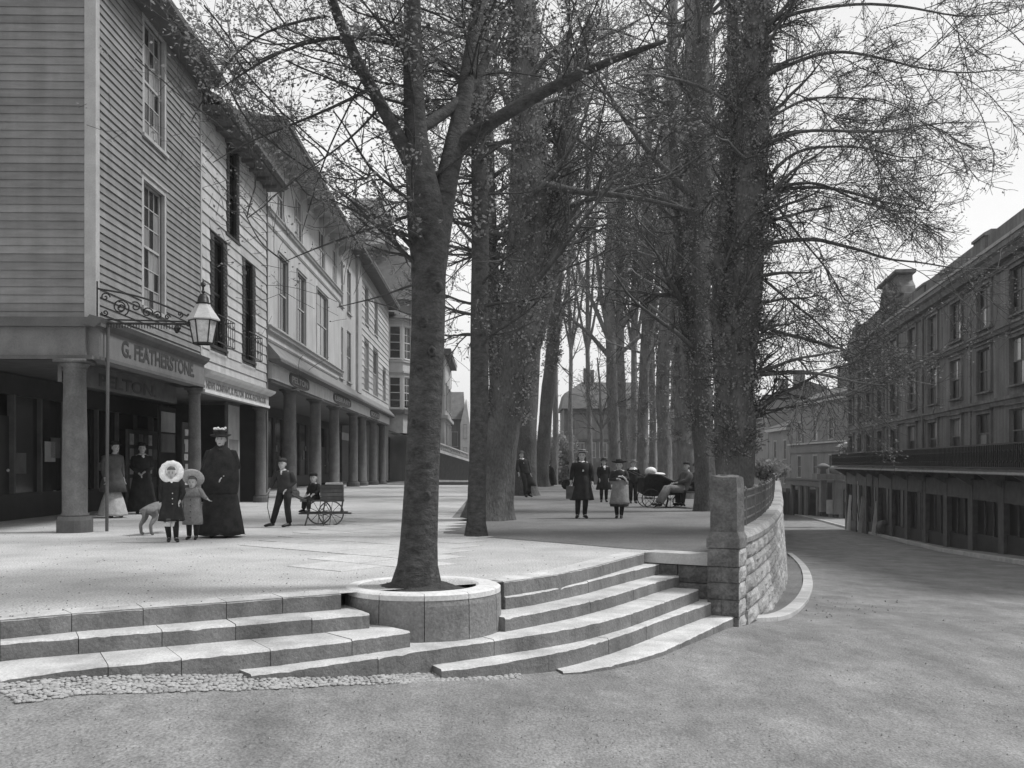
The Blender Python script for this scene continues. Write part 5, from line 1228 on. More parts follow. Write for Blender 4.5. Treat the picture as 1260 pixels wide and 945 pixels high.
def crown_t1(p, rng):               # the crown of the planter tree is lifted clear of the house fronts
    zf = np.interp(p[:, 0], [-3.4, -2.9, -2.3, -1.6, -1.0], [5.3, 4.7, 4.25, 3.3, 2.9]); return (p[:, 2] > zf + .1) & (p[:, 0] > -3.5) | (rng.rand(len(p)) < .05)
# ---- T1, the forked tree in the planter
Y = 9.55; s_ = Y / F
b0 = W(511, 722, Y); b0 = (b0[0], b0[1], -.02)
trk = [b0] + PX([(513, 690), (518, 600), (523, 500), (527, 400), (529, 330), (529, 285), (522, 230), (512, 185), (509, 120), (508, 60), (507, 0), (506, -80)], Y)
rd = [.20, .185, .172, .165, .16, .165, .20, .165, .12, .10, .09, .08, .06]
limbs = [(PX([(534, 330), (540, 280), (548, 225), (560, 175), (572, 120), (580, 60), (590, 0), (600, -70)], Y, [0, 0, .1, .3, .5, .7, .9, 1.1]), [.12, .12, .11, .10, .085, .075, .065, .05]),
         (PX([(505, 200), (492, 165), (470, 130), (447, 95), (432, 60), (410, 10), (395, -40)], Y, [0, -.05, -.15, -.3, -.4, -.6, -.8]), [.075, .07, .06, .055, .05, .045, .035]),
         (PX([(558, 185), (580, 165), (620, 140), (665, 115), (700, 95), (760, 70), (820, 50)], Y, [.3, .25, .1, 0, -.1, -.2, -.3]), [.07, .075, .065, .06, .05, .035, .02]),
         (PX([(514, 160), (530, 148), (556, 138), (584, 108), (600, 70), (620, 20)], Y, [0, .2, .4, .6, .8, 1.0]), [.06, .06, .055, .05, .045, .035]),
         (PX([(520, 262), (495, 265), (450, 285), (400, 300), (350, 322)], Y, [0, .2, .6, 1.0, 1.3]), [.02, .017, .013, .009, .005]),
         (PX([(526, 345), (500, 352), (470, 365), (440, 372), (415, 378)], Y, [0, .3, .8, 1.3, 1.8]), [.014, .012, .009, .007, .004]),
         (PX([(455, 110), (420, 128), (380, 145), (330, 165), (290, 180), (262, 200)], Y, [-.3, -.2, 0, .2, .4, .5]), [.017, .015, .012, .010, .007, .004]),
         (PX([(470, 128), (440, 165), (405, 190), (370, 215), (345, 235)], Y, [-.2, 0, .3, .5, .7]), [.013, .011, .009, .007, .004]),
         (PX([(508, 60), (440, 40), (370, 50), (310, 80), (270, 110)], Y, [0, -.3, -.5, -.6, -.7]), [.026, .022, .016, .011, .006])]
ftree = tree('forked_tree', 'smooth-barked young tree forking into rising limbs, rooted in the round stone planter', b0, trk, rd, limbs + [(PX([(400, 20), (340, 30), (290, 60), (255, 110), (235, 150)], Y, [-.6, -.3, .2, .5, .8]), [.014, .012, .011, .009, .005]), (PX([(350, 322), (320, 300), (300, 260)], Y, [1.3, 1.6, 1.8]), [.01, .008, .006]), (PX([(447, 95), (400, 190), (385, 240), (372, 285)], Y, [-.4, .2, .5, .7]), [.009, .008, .006, .004])], 'bark_smooth', 30, 1.28, .05, lev=(150, 8, 6), L1=(1.2, 2.4), t1=(.48, 1), a1=(45, 85), up1=(.0, .03), bias1=(-.7, .2, .5), leafn=3.0, lsize=.042, seed=3, keep=crown_t1, L2=(.4, 1.0), L3=(.15, .45), minr=.0022, r1=.16)
rk = random.Random(6)
for (kx, ky, kr) in ((521, 396, .035), (517, 456, .04), (531, 432, .03), (509, 520, .03), (524, 610, .035), (507, 655, .04), (538, 352, .035), (514, 560, .025)):
    c = Vector(W(kx, ky, 9.55 - .155)) - Vector(b0); b = MB(); rs = []
    for q, (r_, dy) in enumerate(((1.5, .02), (1.15, -.012), (.75, -.016), (.4, .004), (.05, .012))): rs.append([(c.x + kr * r_ * math.cos(a) * rk.uniform(.85, 1.15), c.y + dy, c.z + kr * r_ * 1.25 * math.sin(a) * rk.uniform(.85, 1.15)) for a in [k * math.pi / 6 for k in range(12)]])
    b.rings(rs); b.build('knot', 'bark_smooth', ftree, smooth=True)
# ---- T2 slender tree
b0 = G(586, 660); Y = b0[1]
trk = [b0] + PX([(586, 640), (588, 560), (590, 470), (589, 380), (592, 300), (590, 200), (588, 110), (588, 0), (588, -60)], Y)
tree('slender_tree', 'slender straight tree trunk standing just right of the forked planter tree', b0, trk, [.16, .15, .148, .15, .14, .145, .13, .12, .1, .08], [], 'bark_smooth', 18, 1.3, .06, lev=(46, 7, 6), L1=(1.0, 2.2), t1=(.30, .98), a1=(60, 95), up1=(-.03, .04), bias1=(-.8, 0, 0), leafn=1.3, lsize=.05, seed=5, L2=(.5, 1.2), L3=(.2, .5), minr=.0035, fuzz=900, fuzz_r=.18, fuzz_t=(.5, .9), r1=.2)
# ---- T3 big leaning ivy trunk
b0 = G(600, 640); Y = b0[1]
trk = [b0] + PX([(603, 615), (612, 560), (622, 500), (632, 440), (640, 380), (648, 300), (650, 220), (648, 150), (645, 80), (643, 0), (640, -80)], Y)
limbs = [(PX([(615, 545), (612, 470), (609, 400), (605, 330), (603, 250), (600, 170), (598, 90), (596, 0)], Y, [0, .3, .6, .8, 1, 1.2, 1.4, 1.5]), [.2, .17, .16, .15, .13, .12, .1, .08]),
         (PX([(632, 440), (655, 390), (672, 330), (682, 270), (690, 210), (700, 150), (712, 90), (725, 20)], Y, [0, .3, .6, .9, 1.1, 1.3, 1.5, 1.7]), [.24, .22, .2, .17, .14, .12, .1, .07]),
         (PX([(650, 220), (700, 235), (745, 238), (800, 246), (850, 258)], Y, [0, -.4, -.8, -1.1, -1.4]), [.1, .08, .06, .04, .02])]
tree('ivy_clad_tree', 'thickest leaning tree trunk clothed in ivy and shoots, front of the left tree row', b0, trk, [.46, .43, .40, .40, .42, .44, .40, .36, .32, .28, .24, .18], limbs, 'bark', 26, 1.3, .09, lev=(48, 7, 6), L1=(2.5, 5), t1=(.35, .98), a1=(40, 80), up1=(.0, .02), leafn=1.3, lsize=.05, fuzz=13000, fuzz_r=.4, fuzz_t=(.17, .98), seed=8, L2=(.8, 1.8), L3=(.3, .8), minr=.005, bias1=(.1, -.1, 0), fuzz_leaf=.065)
# ---- left row further back
def back_tree(nm, label, bp, pts, rr_, dY, seed, group=None, bark='bark_far', fuzz=3500, lev=(40, 6, 6), bz=None, limbs=[], leafn=.5, L1=(3, 6), lsize=.09, **kw):
    b0 = (bp[0], bp[1], bz if bz is not None else 0); Y = dY
    tk = [b0] + PX(pts, Y); n = len(tk); rd = np.interp(np.linspace(0, 1, n), np.linspace(0, 1, len(rr_)), rr_)
    return tree(nm, label, b0, tk, list(rd), limbs, bark, 16, 1.3, .08, lev=lev, L1=L1, a1=kw.pop('a1', (30, 75)), up1=kw.pop('up1', (.02, .03)), leafn=leafn, lsize=lsize, fuzz=fuzz, fuzz_r=kw.pop('fuzz_r', .35), fuzz_t=kw.pop('fuzz_t', (.1, .95)), seed=seed, L2=(1, 2.4), L3=(.4, 1.0), minr=kw.pop('minr', .009), group=group, fuzz_leaf=kw.pop('fuzz_leaf', .10), **kw)
Y = 36; x = (648 - CX) / F * Y
back_tree('row_tree', 'dark tree trunk right behind the leaning person in the left row', (x, Y), [(648, 560), (650, 480), (656, 400), (662, 320), (660, 220), (655, 120), (650, 0)], [.40, .36, .34, .32, .28, .2], Y, 21, bark='bark', fuzz=9000, fuzz_t=(.3, .95), limbs=[(PX([(654, 440), (672, 380), (686, 320), (692, 250), (700, 170), (712, 60)], Y), [.24, .22, .2, .17, .13, .1])])
Y = 50; x = (667 - CX) / F * Y
back_tree('row_tree', 'leaning tree trunk, last distinct one of the left row before the distant walkers', (x, Y), [(668, 560), (672, 500), (680, 430), (684, 350), (690, 260), (694, 160), (700, 40)], [.36, .34, .33, .3, .24, .16], Y, 22, bark='bark', fuzz=8000, fuzz_t=(.25, .95))
# ---- centre pair with fanned branches
Y = 62
for i, (p0, p1, sd, lb, rr_) in enumerate(((756, 750, 31, 'straight centre tree with branches fanning from a high crotch, left of the centre pair', [.42, .36, .34, .3, .2]), (767, 762, 32, 'straight centre tree just right of the fan-branched one', [.36, .32, .3, .26, .18]))):
    x = (p0 - CX) / F * (Y + i * 4); YY_ = Y + i * 4; bz = terr_z(YY_) - .05
    lbs = []
    if i == 0:
        for (a, b_) in (((752, 425), [(735, 385), (715, 340), (700, 290), (690, 230)]), ((751, 425), [(741, 370), (733, 310), (727, 240), (722, 170)]), ((752, 430), [(775, 385), (795, 340), (812, 290), (822, 220)]), ((752, 425), [(764, 370), (775, 310), (783, 240), (788, 160)]), ((751, 440), [(725, 410), (700, 390), (680, 380)]), ((753, 445), [(780, 420), (800, 405), (820, 400)])):
            lbs.append((PX([a] + b_, YY_), list(np.linspace(.16, .05, len(b_) + 1))))
    back_tree('centre_tree', lb, (x, YY_), [(p0, 560), (p0 - 2, 500), (p0 - 4, 440), (p1, 350), (p1 + 2, 260), (p1, 170)], rr_, YY_, sd, bz=bz, fuzz=1800, lev=(80, 6, 5), a1=(18, 50), limbs=lbs, leafn=.25, L1=(2.5, 5), t1=(.45, .98), up1=(.03, .06), fuzz_r=.4)
Y = 60; x = (742 - CX) / F * Y
back_tree('sapling', 'thin pale sapling forking low in front of the tiled avenue house', (x, Y), [(741, 560), (740, 525), (739, 500), (738, 470), (735, 440)], [.13, .1, .08, .04], Y, 33, bz=terr_z(Y), fuzz=0, lev=(16, 5, 4), leafn=.1, L1=(1.2, 2.5), t1=(.4, .95), up1=(.04, .08), limbs=[(PX([(740, 528), (731, 512), (726, 495), (722, 470)], Y), [.08, .06, .05, .03]), (PX([(740, 528), (750, 512), (754, 495), (757, 470)], Y), [.08, .06, .05, .03])])
# ---- farther trees closing the avenue, each slimmer and paler with distance
FT = [(704, 84, .20, 'slim far tree left of the tiled avenue house'), (727, 78, .22, 'slim far tree in front of the pale panel of the tiled house'), (779, 72, .26, 'slim far tree just right of the centre pair'), (803, 66, .26, 'slim far tree between the first two trunks of the right row'),
      (831, 58, .26, 'slim far tree seen between the right-row trunks above the bath chair'), (683, 76, .24, 'slim far tree at the end of the left row'), (858, 46, .26, 'slim far tree seen over the seated men')]
for i, (p0, Y, r0, lb) in enumerate(FT):
    rq = random.Random(200 + i); x = (p0 - CX) / F * Y; dx = rq.uniform(-6, 6); lean = [(p0 + dx * k / 5 + rq.uniform(-2, 2), 590 - 78 * k) for k in range(1, 7)]
    lbs = []
    for s_ in (-1, 1, .4): a = lean[1]; lbs.append((PX([a, (a[0] + s_ * 12, a[1] - 60), (a[0] + s_ * 24, a[1] - 140), (a[0] + s_ * 30, a[1] - 240)], Y), [r0 * .5, r0 * .42, r0 * .3, r0 * .15]))
    back_tree('far_tree', lb, (x, Y), lean, [r0, r0 * .85, r0 * .7, r0 * .5, r0 * .3], Y, 210 + i, 'slim trees far down the avenue', bz=terr_z(Y) - .05, fuzz=700, lev=(46, 6, 5), limbs=lbs, leafn=.4, L1=(2.2, 4.5), t1=(.25, .98), a1=(20, 60), up1=(.02, .05), fuzz_r=.3)
# ---- right row, far to near
RT = [(790, 50, [(790, 560), (792, 480), (795, 400), (795, 300), (797, 200), (800, 80)], [.31, .27, .24, .21, .15], 'dim tree trunk of the right row, farthest one left of the bath chair', 5500),
      (818, 42, [(818, 560), (815, 490), (818, 410), (824, 320), (822, 220), (826, 100), (828, 0)], [.33, .29, .27, .24, .2], 'tree trunk of the right row rising directly behind the bath chair', 7500),
      (846, 33, [(845, 570), (840, 510), (843, 440), (850, 350), (852, 250), (850, 130), (852, 0)], [.33, .29, .27, .25, .22], 'tree trunk of the right row behind the seated men, thickly sprouting', 9500)]
for i, (p0, Y, pts, rr_, lb, fz) in enumerate(RT):
    x = (p0 - CX) / F * Y
    lbs = [(PX([(pts[1][0], 470 - i * 10), (p0 + 12, 400), (p0 + 22, 320), (p0 + 26, 220), (p0 + 30, 90)], Y), [.2, .18, .15, .12, .08])]
    back_tree('avenue_tree', lb, (x, Y), pts, rr_, Y, 41 + i, 'trees of the right row along the road wall', fuzz=int(fz * .8), lev=(40, 6, 5), limbs=lbs, leafn=.5, lsize=.07, t1=(.25, .98), fuzz_r=.38)
b0 = G(867, 629); Y = b0[1]
trk = [b0] + PX([(867, 600), (865, 540), (861, 480), (863, 400), (859, 310), (862, 220), (860, 120), (864, 20), (865, -60)], Y)
tree('avenue_tree', 'dark sprouting tree trunk just left of the stone pillar, second in its row', b0, trk, [.27, .26, .26, .28, .27, .26, .25, .23, .2, .17],
     [(PX([(861, 480), (848, 420), (840, 350), (836, 270), (828, 180), (822, 60)], Y, [0, .3, .6, .8, 1, 1.2]), [.17, .16, .15, .13, .11, .08]),
      (PX([(860, 250), (835, 225), (800, 190), (770, 150), (745, 110), (720, 70)], Y, [0, -.3, -.6, -.8, -1, -1.2]), [.1, .09, .07, .05, .04, .03])], 'bark', 22, 1.15, .12,
     lev=(48, 7, 6), L1=(2.5, 5.5), t1=(.22, .98), a1=(35, 85), up1=(.0, -.01), leafn=1.2, lsize=.05, fuzz=9000, fuzz_r=.3, fuzz_t=(.14, .98), seed=51, group='trees of the right row along the road wall', L2=(.8, 1.8), L3=(.3, .8), minr=.005, fuzz_leaf=.06)
# ---- T7, foremost right tree with long boughs over the road
Y = 17.2; b0 = ((902 - CX) / F * Y, Y, 0)
trk = [b0] + PX([(903, 600), (904, 560), (903, 520), (906, 470), (912, 400), (918, 320), (922, 240), (926, 160), (929, 80), (932, 0), (934, -70)], Y)
LB = [([(925, 235), (975, 228), (1010, 224), (1060, 250), (1110, 266), (1160, 262)], [.05, .04, .032, .025, .016, .008]),
      ([(928, 190), (960, 165), (1000, 160), (1050, 158), (1100, 162), (1180, 148), (1230, 150)], [.05, .042, .035, .028, .02, .012, .006]),
      ([(930, 160), (960, 142), (990, 118), (1040, 120), (1085, 122), (1115, 140), (1140, 146)], [.04, .036, .03, .022, .016, .01, .006]),
      ([(922, 250), (960, 232), (1000, 229), (1050, 238), (1090, 250), (1130, 258), (1145, 260)], [.055, .05, .042, .036, .026, .018, .01]),
      ([(918, 300), (960, 300), (1010, 292), (1050, 305), (1100, 322), (1160, 328), (1240, 332)], [.06, .05, .045, .036, .028, .018, .008]),
      ([(915, 380), (945, 410), (975, 412), (1010, 422), (1040, 428), (1080, 450)], [.05, .046, .04, .034, .026, .012]),
      ([(910, 460), (945, 458), (990, 456), (1015, 458), (1045, 468), (1090, 474)], [.055, .05, .045, .04, .026, .012]),
      ([(920, 270), (950, 210), (985, 180), (1040, 178), (1100, 195), (1150, 188)], [.05, .045, .036, .028, .018, .008]),
      ([(924, 210), (955, 250), (985, 290), (1020, 330), (1040, 370)], [.04, .034, .026, .018, .01]),
      ([(918, 330), (960, 360), (1000, 390), (1025, 420), (1050, 440)], [.04, .034, .026, .018, .01]),
      ([(929, 100), (980, 75), (1040, 60), (1100, 75), (1180, 90), (1250, 80)], [.05, .045, .035, .026, .018, .01]),
      ([(932, 30), (1000, 10), (1080, 5), (1160, 20), (1240, 15)], [.05, .04, .03, .02, .01]),
      ([(926, 150), (890, 120), (850, 100), (810, 88), (770, 95), (730, 110)], [.05, .045, .04, .03, .02, .012])]
rgT = random.Random(77)
limbs = [(PX([(904, 520), (890, 470), (886, 400), (890, 320), (896, 240), (900, 150), (902, 50), (900, -40)], Y, [0, .1, .2, .3, .4, .5, .6, .7]), [.2, .19, .17, .16, .15, .13, .11, .08])]
for p, r_ in LB:
    k = rgT.uniform(-.9, .6); q = PX(p, Y, [k * j * .5 for j in range(len(p))]); nq = [q[0]]; nr_ = [r_[0] * .72]
    for a_, c_, ra, rc in zip(q, q[1:], r_, r_[1:]):        # kinked, forking bough outline
        for tt in (.35, .7): nq.append(tuple(lerp(a_[i], c_[i], tt) + rgT.uniform(-.07, .07) for i in range(3))); nr_.append(lerp(ra, rc, tt) * .72 * rgT.uniform(.88, 1.12))
        nq.append(c_); nr_.append(rc * .72)
    limbs.append((nq, nr_))
tree('roadside_tree', 'foremost right-hand tree behind the pillar with long boughs arching over the road', b0, trk, [.33, .30, .31, .36, .33, .31, .30, .28, .26, .24, .21, .18], limbs, 'bark', 22, 1.25, .14,
     lev=(190, 8, 7), L1=(1.2, 2.8), t1=(.12, .98), a1=(35, 75), up1=(-.035, -.015), bias1=(.7, 0, -.2), leafn=1.9, lsize=.042, fuzz=16000, fuzz_r=.34, fuzz_t=(.12, .98), seed=61, L2=(.5, 1.3), L3=(.2, .55), minr=.0035, fuzz_leaf=.052, r1=.3, group='trees of the right row along the road wall')
# ---- clipped shrub over the railing and distant wood
def bush(nm, label, c, r_, n, size, seed, catg='shrub', m='leaf', kind=None):
    rng = np.random.RandomState(seed); root = thing(nm, label, catg, c)
    u_ = rng.normal(size=(n, 3)); u_ /= np.linalg.norm(u_, axis=1)[:, None]; q = u_ * (rng.uniform(.3, 1, n) ** .5)[:, None] * (1 + .25 * np.sin(u_[:, :1] * 7 + u_[:, 1:2] * 5)) * np.array(r_); q[:, 2] += r_[2]
    V, Q = leaves(q, size, rng, 1, .8); link('foliage', mesh_np('foliage', V, Q, m), root, kind='stuff')
    P = np.stack([np.zeros((30, 3)), q[:30] * .5, q[:30]], 1); V, Q = tubes(P, np.ones((30, 3)) * .03, 3); link('stems', mesh_np('stems', V, Q, 'twig'), root, kind='stuff'); return root
bush('shrub', 'low dark shrub clump growing above the far bend of the iron railing', W(941, 588, 24), (.42, 1.2, .22), 2600, .08, 5)
bush('shrub', 'dark clipped evergreen bush at the end of the walk left of the tiled house', (W(684, 0, 88)[0], 88, -1.3), (2.0, 1.5, 2.4), 5000, .28, 6)
bush('shrub', 'dark evergreen bush under the pale panel of the tiled avenue house', (W(703, 0, 89)[0], 89, -1.2), (.9, 1.2, 2.2), 3000, .25, 7)
# far woods: individuals too dim to part from one another
rng = np.random.RandomState(90); VP = []; VR = []; LV = []
for k in range(230):
    x = rng.uniform(-70, 170); y = rng.uniform(150, 300) + abs(x) * .3; h = rng.uniform(9, 16); z = -6 + (y - 190) * .05
    n = 7; p = np.stack([np.full(n, x) + np.cumsum(rng.normal(size=n) * .15), np.full(n, y), np.linspace(z, z + h, n)], 1); VP.append(p); VR.append(np.linspace(.4, .06, n))
P0, R0 = np.array(VP), np.array(VR); P1, R1 = spawn(P0, R0, 5200, rng, .25, .98, (20, 60), (2.5, 6), 5, .1, (.03, .05), .4, .3); P2, R2 = spawn(P1, R1, 26000, rng, .2, 1, (20, 55), (1, 2.6), 3, .12, 0, .5, .5)
V, Q = cat([tubes(P0, R0, 5), tubes(P1, R1, 3, .03), tubes(P2, R2, 3, .02)]); link('distant_wood', mesh_np('distant_wood', V, Q, 'bark_far'), kind='stuff', label='bare distant wood on the rise behind the houses and the avenue', category='wood')
# ================================================================ PEOPLE
def skin_mesh(verts, edges, radii, root, m, sub=1):
    import bmesh
    bm = bmesh.new(); lay = bm.verts.layers.skin.verify(); vs = []
    for i, (p, r_) in enumerate(zip(verts, radii)):
        v = bm.verts.new(p); v[lay].radius = r_ if hasattr(r_, '__len__') else (r_, r_); v[lay].use_root = (i == root); vs.append(v)
    for a, b in edges: bm.edges.new((vs[a], vs[b]))
    me = bpy.data.meshes.new('tmp_skin'); bm.to_mesh(me); bm.free()
    o = bpy.data.objects.new('tmp_skin', me); COL.objects.link(o)
    s1 = o.modifiers.new('s', 'SKIN'); s1.use_smooth_shade = True; s2 = o.modifiers.new('u', 'SUBSURF'); s2.levels = sub; s2.render_levels = sub
    bpy.context.view_layer.update(); out = bpy.data.meshes.new_from_object(o.evaluated_get(bpy.context.evaluated_depsgraph_get())); bpy.data.objects.remove(o)
    V = [tuple(v.co) for v in out.vertices]; Fc = [tuple(p.vertices) for p in out.polygons]; bpy.data.meshes.remove(out); return V, Fc
JD = dict(pel=(0, 0, .93), spi=(0, .0, 1.12), che=(0, 0, 1.30), nec=(0, .0, 1.45), hed=(0, -.01, 1.585),
          shL=(.165, 0, 1.40), elL=(.215, .03, 1.13), wrL=(.22, -.05, .90), shR=(-.165, 0, 1.40), elR=(-.215, .03, 1.13), wrR=(-.22, -.05, .90),
          hiL=(.085, 0, .90), knL=(.095, -.01, .50), anL=(.095, .02, .09), toL=(.115, -.15, .035), hiR=(-.085, 0, .90), knR=(-.095, -.01, .50), anR=(-.095, .02, .09), toR=(-.115, -.15, .035))
def person(label, loc_, yaw, H, pose={}, hs=1.0, garments=(), hair='hair', hat=None, legs=('cloth_black', 1.0), boots='leather', head_yaw=0, lod=1, group=None, sleeves='cloth_black', torso=('cloth_black', 1.0), skirt=None, extra=None):
    s = H / 1.7; j = {k: Vector(v) for k, v in JD.items()}
    for k, v in pose.items(): j[k] = Vector(v)
    root = thing('person', label, 'person', Matrix.Translation(Vector(loc_)) @ Matrix.Rotation(R(yaw), 4, 'Z') @ Matrix.Scale(s, 4), group)
    # body
    V = []; E = []; Rr = []
    def add(p, r_, par=None): V.append(Vector(p)); Rr.append(r_); 
    idx = {}
    def vert(k, r_): V.append(j[k]); Rr.append(r_); idx[k] = len(V) - 1
    for k, r_ in (('pel', .115), ('spi', .10), ('che', (.135, .10)), ('nec', .052)): vert(k, r_)
    top = j['hed'] - Vector((0, 0, .04)); V.append(top); Rr.append(.052); idx['skull'] = len(V) - 1
    E += [(0, 1), (1, 2), (2, 3), (3, 4)]
    for sd in 'LR':
        for k, r_ in (('sh', .055), ('el', .042), ('wr', .027)): vert(k + sd, r_)
        E += [(idx['che'], idx['sh' + sd]), (idx['sh' + sd], idx['el' + sd]), (idx['el' + sd], idx['wr' + sd])]
        for k, r_ in (('hi', .085), ('kn', .056), ('an', .038), ('to', .032)): vert(k + sd, r_)
        E += [(0, idx['hi' + sd]), (idx['hi' + sd], idx['kn' + sd]), (idx['kn' + sd], idx['an' + sd]), (idx['an' + sd], idx['to' + sd])]
        # hand: palm and five fingers
        wr = j['wr' + sd]; d = (wr - j['el' + sd]).normalized(); sx_ = 1 if sd == 'L' else -1
        side = Vector((0, -1, 0)); side = (side - d * side.dot(d)).normalized(); nrm = d.cross(side) * sx_
        palm = wr + d * .065; V.append(palm); Rr.append((.034, .018)); ip = len(V) - 1; E.append((idx['wr' + sd], ip))
        for q, (off, ln) in enumerate(((.027, .068), (.009, .078), (-.009, .072), (-.026, .055))):
            a = palm + d * .028 + side * off; b = a + d * ln * .5 - nrm * .008; c = b + d * ln * .42 - nrm * .026
            for p, r_ in ((a, .010), (b, .0088), (c, .007)): V.append(p); Rr.append(r_)
            n_ = len(V); E += [(ip, n_ - 3), (n_ - 3, n_ - 2), (n_ - 2, n_ - 1)]
        a = wr + d * .03 + side * .034; b = a + d * .03 + side * .016; 
        for p, r_ in ((a, .012), (b, .009)): V.append(p); Rr.append(r_)
        n_ = len(V); E += [(ip, n_ - 2), (n_ - 2, n_ - 1)]
    bv, bf = skin_mesh(V, E, Rr, 0, 'skin', 1)
    mb = MB(); mb._add(bv, bf)
    # head
    hc = j['hed']; Hm = Matrix.Translation(hc) @ Matrix.Rotation(R(head_yaw), 4, 'Z') @ Matrix.Scale(hs, 4)
    n = 18; rs = []
    prof = [(-.118, .018, .055, -.02), (-.112, .035, .072, -.0), (-.09, .052, .088, .03), (-.06, .062, .094, .055), (-.03, .069, .093, .075), (0, .073, .092, .088), (.03, .075, .094, .094), (.06, .072, .092, .094), (.09, .060, .076, .080), (.112, .036, .046, .052), (.121, .010, .012, .02)]
    for z, rx, rf, rb in prof:
        ring = []
        for k in range(n):
            a = 2 * math.pi * k / n; x = rx * math.sin(a); y = -math.cos(a); y = y * (rf if y < 0 else max(rb, .01))
            f = math.exp(-(x / .016) ** 2) if math.cos(a) > .5 else 0
            if -.045 < z < .035: y -= f * .020 * (1 - abs(z + .03) / .07)
            if abs(z - 0) < .02 and .018 < abs(x) < .055 and y < 0: y += .008
            ring.append((x, y, z))
        rs.append(ring)
    hb = MB(); hb.rings(rs)
    hb.rings([[(x * .9, -.098 - .0, -.03)for x in (-.012, .012)] + [(.008, -.118, -.034), (-.008, -.118, -.034)], [(-.006, -.09, .02), (.006, -.09, .02), (.005, -.097, .02), (-.005, -.097, .02)]])
    for sg in (-1, 1): hb.ball((sg * .076, .0, -.01), (.012, .022, .034), 7, 5)
    mb._add([Hm @ Vector(p) for p in hb.v], hb.f)
    mb.cur = 1; fb = MB()
    for sg in (-1, 1): fb.ball((sg * .030, -.083, .006), (.013, .010, .007), 8, 5); fb.ball((sg * .031, -.090, .026), (.018, .005, .0035), 6, 4)
    fb.ball((0, -.089, -.066), (.022, .007, .006), 8, 5)
    mb._add([Hm @ Vector(p) for p in fb.v], fb.f); mb.mi += []
    body = mb.build('body', ['skin', 'skin_detail'], root, smooth=True)
    # stockings or trousers, boots
    g = MB(); k_ = legs[1]
    for sd in 'LR': g.tube([j['hi' + sd] + Vector((0, 0, .03)), j['hi' + sd].lerp(j['kn' + sd], .5), j['kn' + sd], j['kn' + sd].lerp(j['an' + sd], .35), j['an' + sd] + Vector((0, 0, .03))], [.098 * k_, .085 * k_, .07 * k_, .070 * k_, .054 * k_ ** 2], 12)
    g.build('trousers' if k_ > 1.15 else 'stockings', legs[0], root, smooth=True)
    for sd in 'LR':
        a, t_ = j['an' + sd], j['to' + sd]; b = MB(); up_ = (j['kn' + sd] - a).normalized(); d = (t_ - a); d.z = 0; d.normalize() if d.length > 1e-4 else None
        b.tube([a + up_ * .15, a + up_ * .07, a + up_ * .0], [.052, .047, .05], 10); hl = a - d * .045
        b.tube([Vector((hl.x, hl.y, a.z - .035)), Vector((a.x, a.y, a.z - .03)) + d * .02, a.lerp(t_, .6) + Vector((0, 0, .0)), t_ + d * .01, t_ + d * .05], [.036, .05, .046, .04, .018], 10, ell=.85)
        b.build('boot', boots, root, smooth=True)
    # torso garment with sleeves
    def cen(z):
        seq = [j['pel'], j['spi'], j['che'], j['nec']]
        if z <= seq[0].z: return seq[0]
        for p, q in zip(seq, seq[1:]):
            if z <= q.z: return p.lerp(q, (z - p.z) / max(1e-6, q.z - p.z))
        return seq[-1]
    m, k_ = torso; g = MB(); seated = j['pel'].z < .75
    P = [j['pel'] + (j['pel'] - j['spi']) * .35, j['pel'], j['pel'].lerp(j['spi'], .8), j['spi'].lerp(j['che'], .6), j['che'].lerp(j['nec'], .35), j['che'].lerp(j['nec'], .72), j['nec']]
    rd = [.165, .165, .15, .16, .17, .135, .06]
    up_ = (j['nec'] - j['pel']).normalized(); xx = (j['shL'] - j['shR']).normalized(); yy = up_.cross(xx).normalized(); rs = []
    for p, r_ in zip(P, rd):
        rs.append([p + xx * (r_ * k_ * (1.06 if r_ > .06 else 1) * math.cos(2 * math.pi * q / 20)) + yy * (r_ * k_ * .74 * math.sin(2 * math.pi * q / 20)) for q in range(20)])
    g.rings(rs)
    for sd in 'LR': g.tube([j['sh' + sd].lerp(j['che'], .5), j['sh' + sd].lerp(j['che'], .15) + Vector((0, 0, -.02)), j['sh' + sd].lerp(j['el' + sd], .16), j['sh' + sd].lerp(j['el' + sd], .45), j['el' + sd], j['el' + sd].lerp(j['wr' + sd], .5), j['wr' + sd] - (j['wr' + sd] - j['el' + sd]).normalized() * .01], [.06, .066, .070 * k_, .070 * k_, .060 * k_, .055, .043], 12)
    g.build('coat', m, root, smooth=True)
    if skirt:
        m, hem, rx, ry, folds, amp, zt = skirt[:7]; c1 = Vector(skirt[7]) if len(skirt) > 7 else None; g = MB(); rs = []; K = 12; rgq = random.Random(int(loc_[0] * 100)); ph = [rgq.uniform(0, 6) for _ in range(4)]
        for q in range(K):
            t_ = q / (K - 1); z = lerp(zt, hem, t_); e = t_ ** .75; c = cen(z); cx, cy = c.x, c.y
            if c1 is not None: cx, cy = lerp(cen(zt).x, c1.x, t_), lerp(cen(zt).y, c1.y, t_)
            a_, b_ = lerp(.152, rx, e), lerp(.125, ry, e); ring = []
            for i in range(48):
                th = 2 * math.pi * i / 48; f = 1 + amp * t_ * (math.sin(folds * th + ph[0]) + .5 * math.sin((folds * 2 + 1) * th + ph[1]) + .4 * math.sin(3 * th + ph[2]))
                ring.append((cx + a_ * f * math.cos(th), cy + b_ * f * math.sin(th), z + (.008 * math.sin(5 * th + ph[3]) if t_ > .9 else 0)))
            rs.append(ring)
        g.rings(rs[::-1]); g.build('skirt', m, root, smooth=True)
    # hair
    g = MB(); rs = []
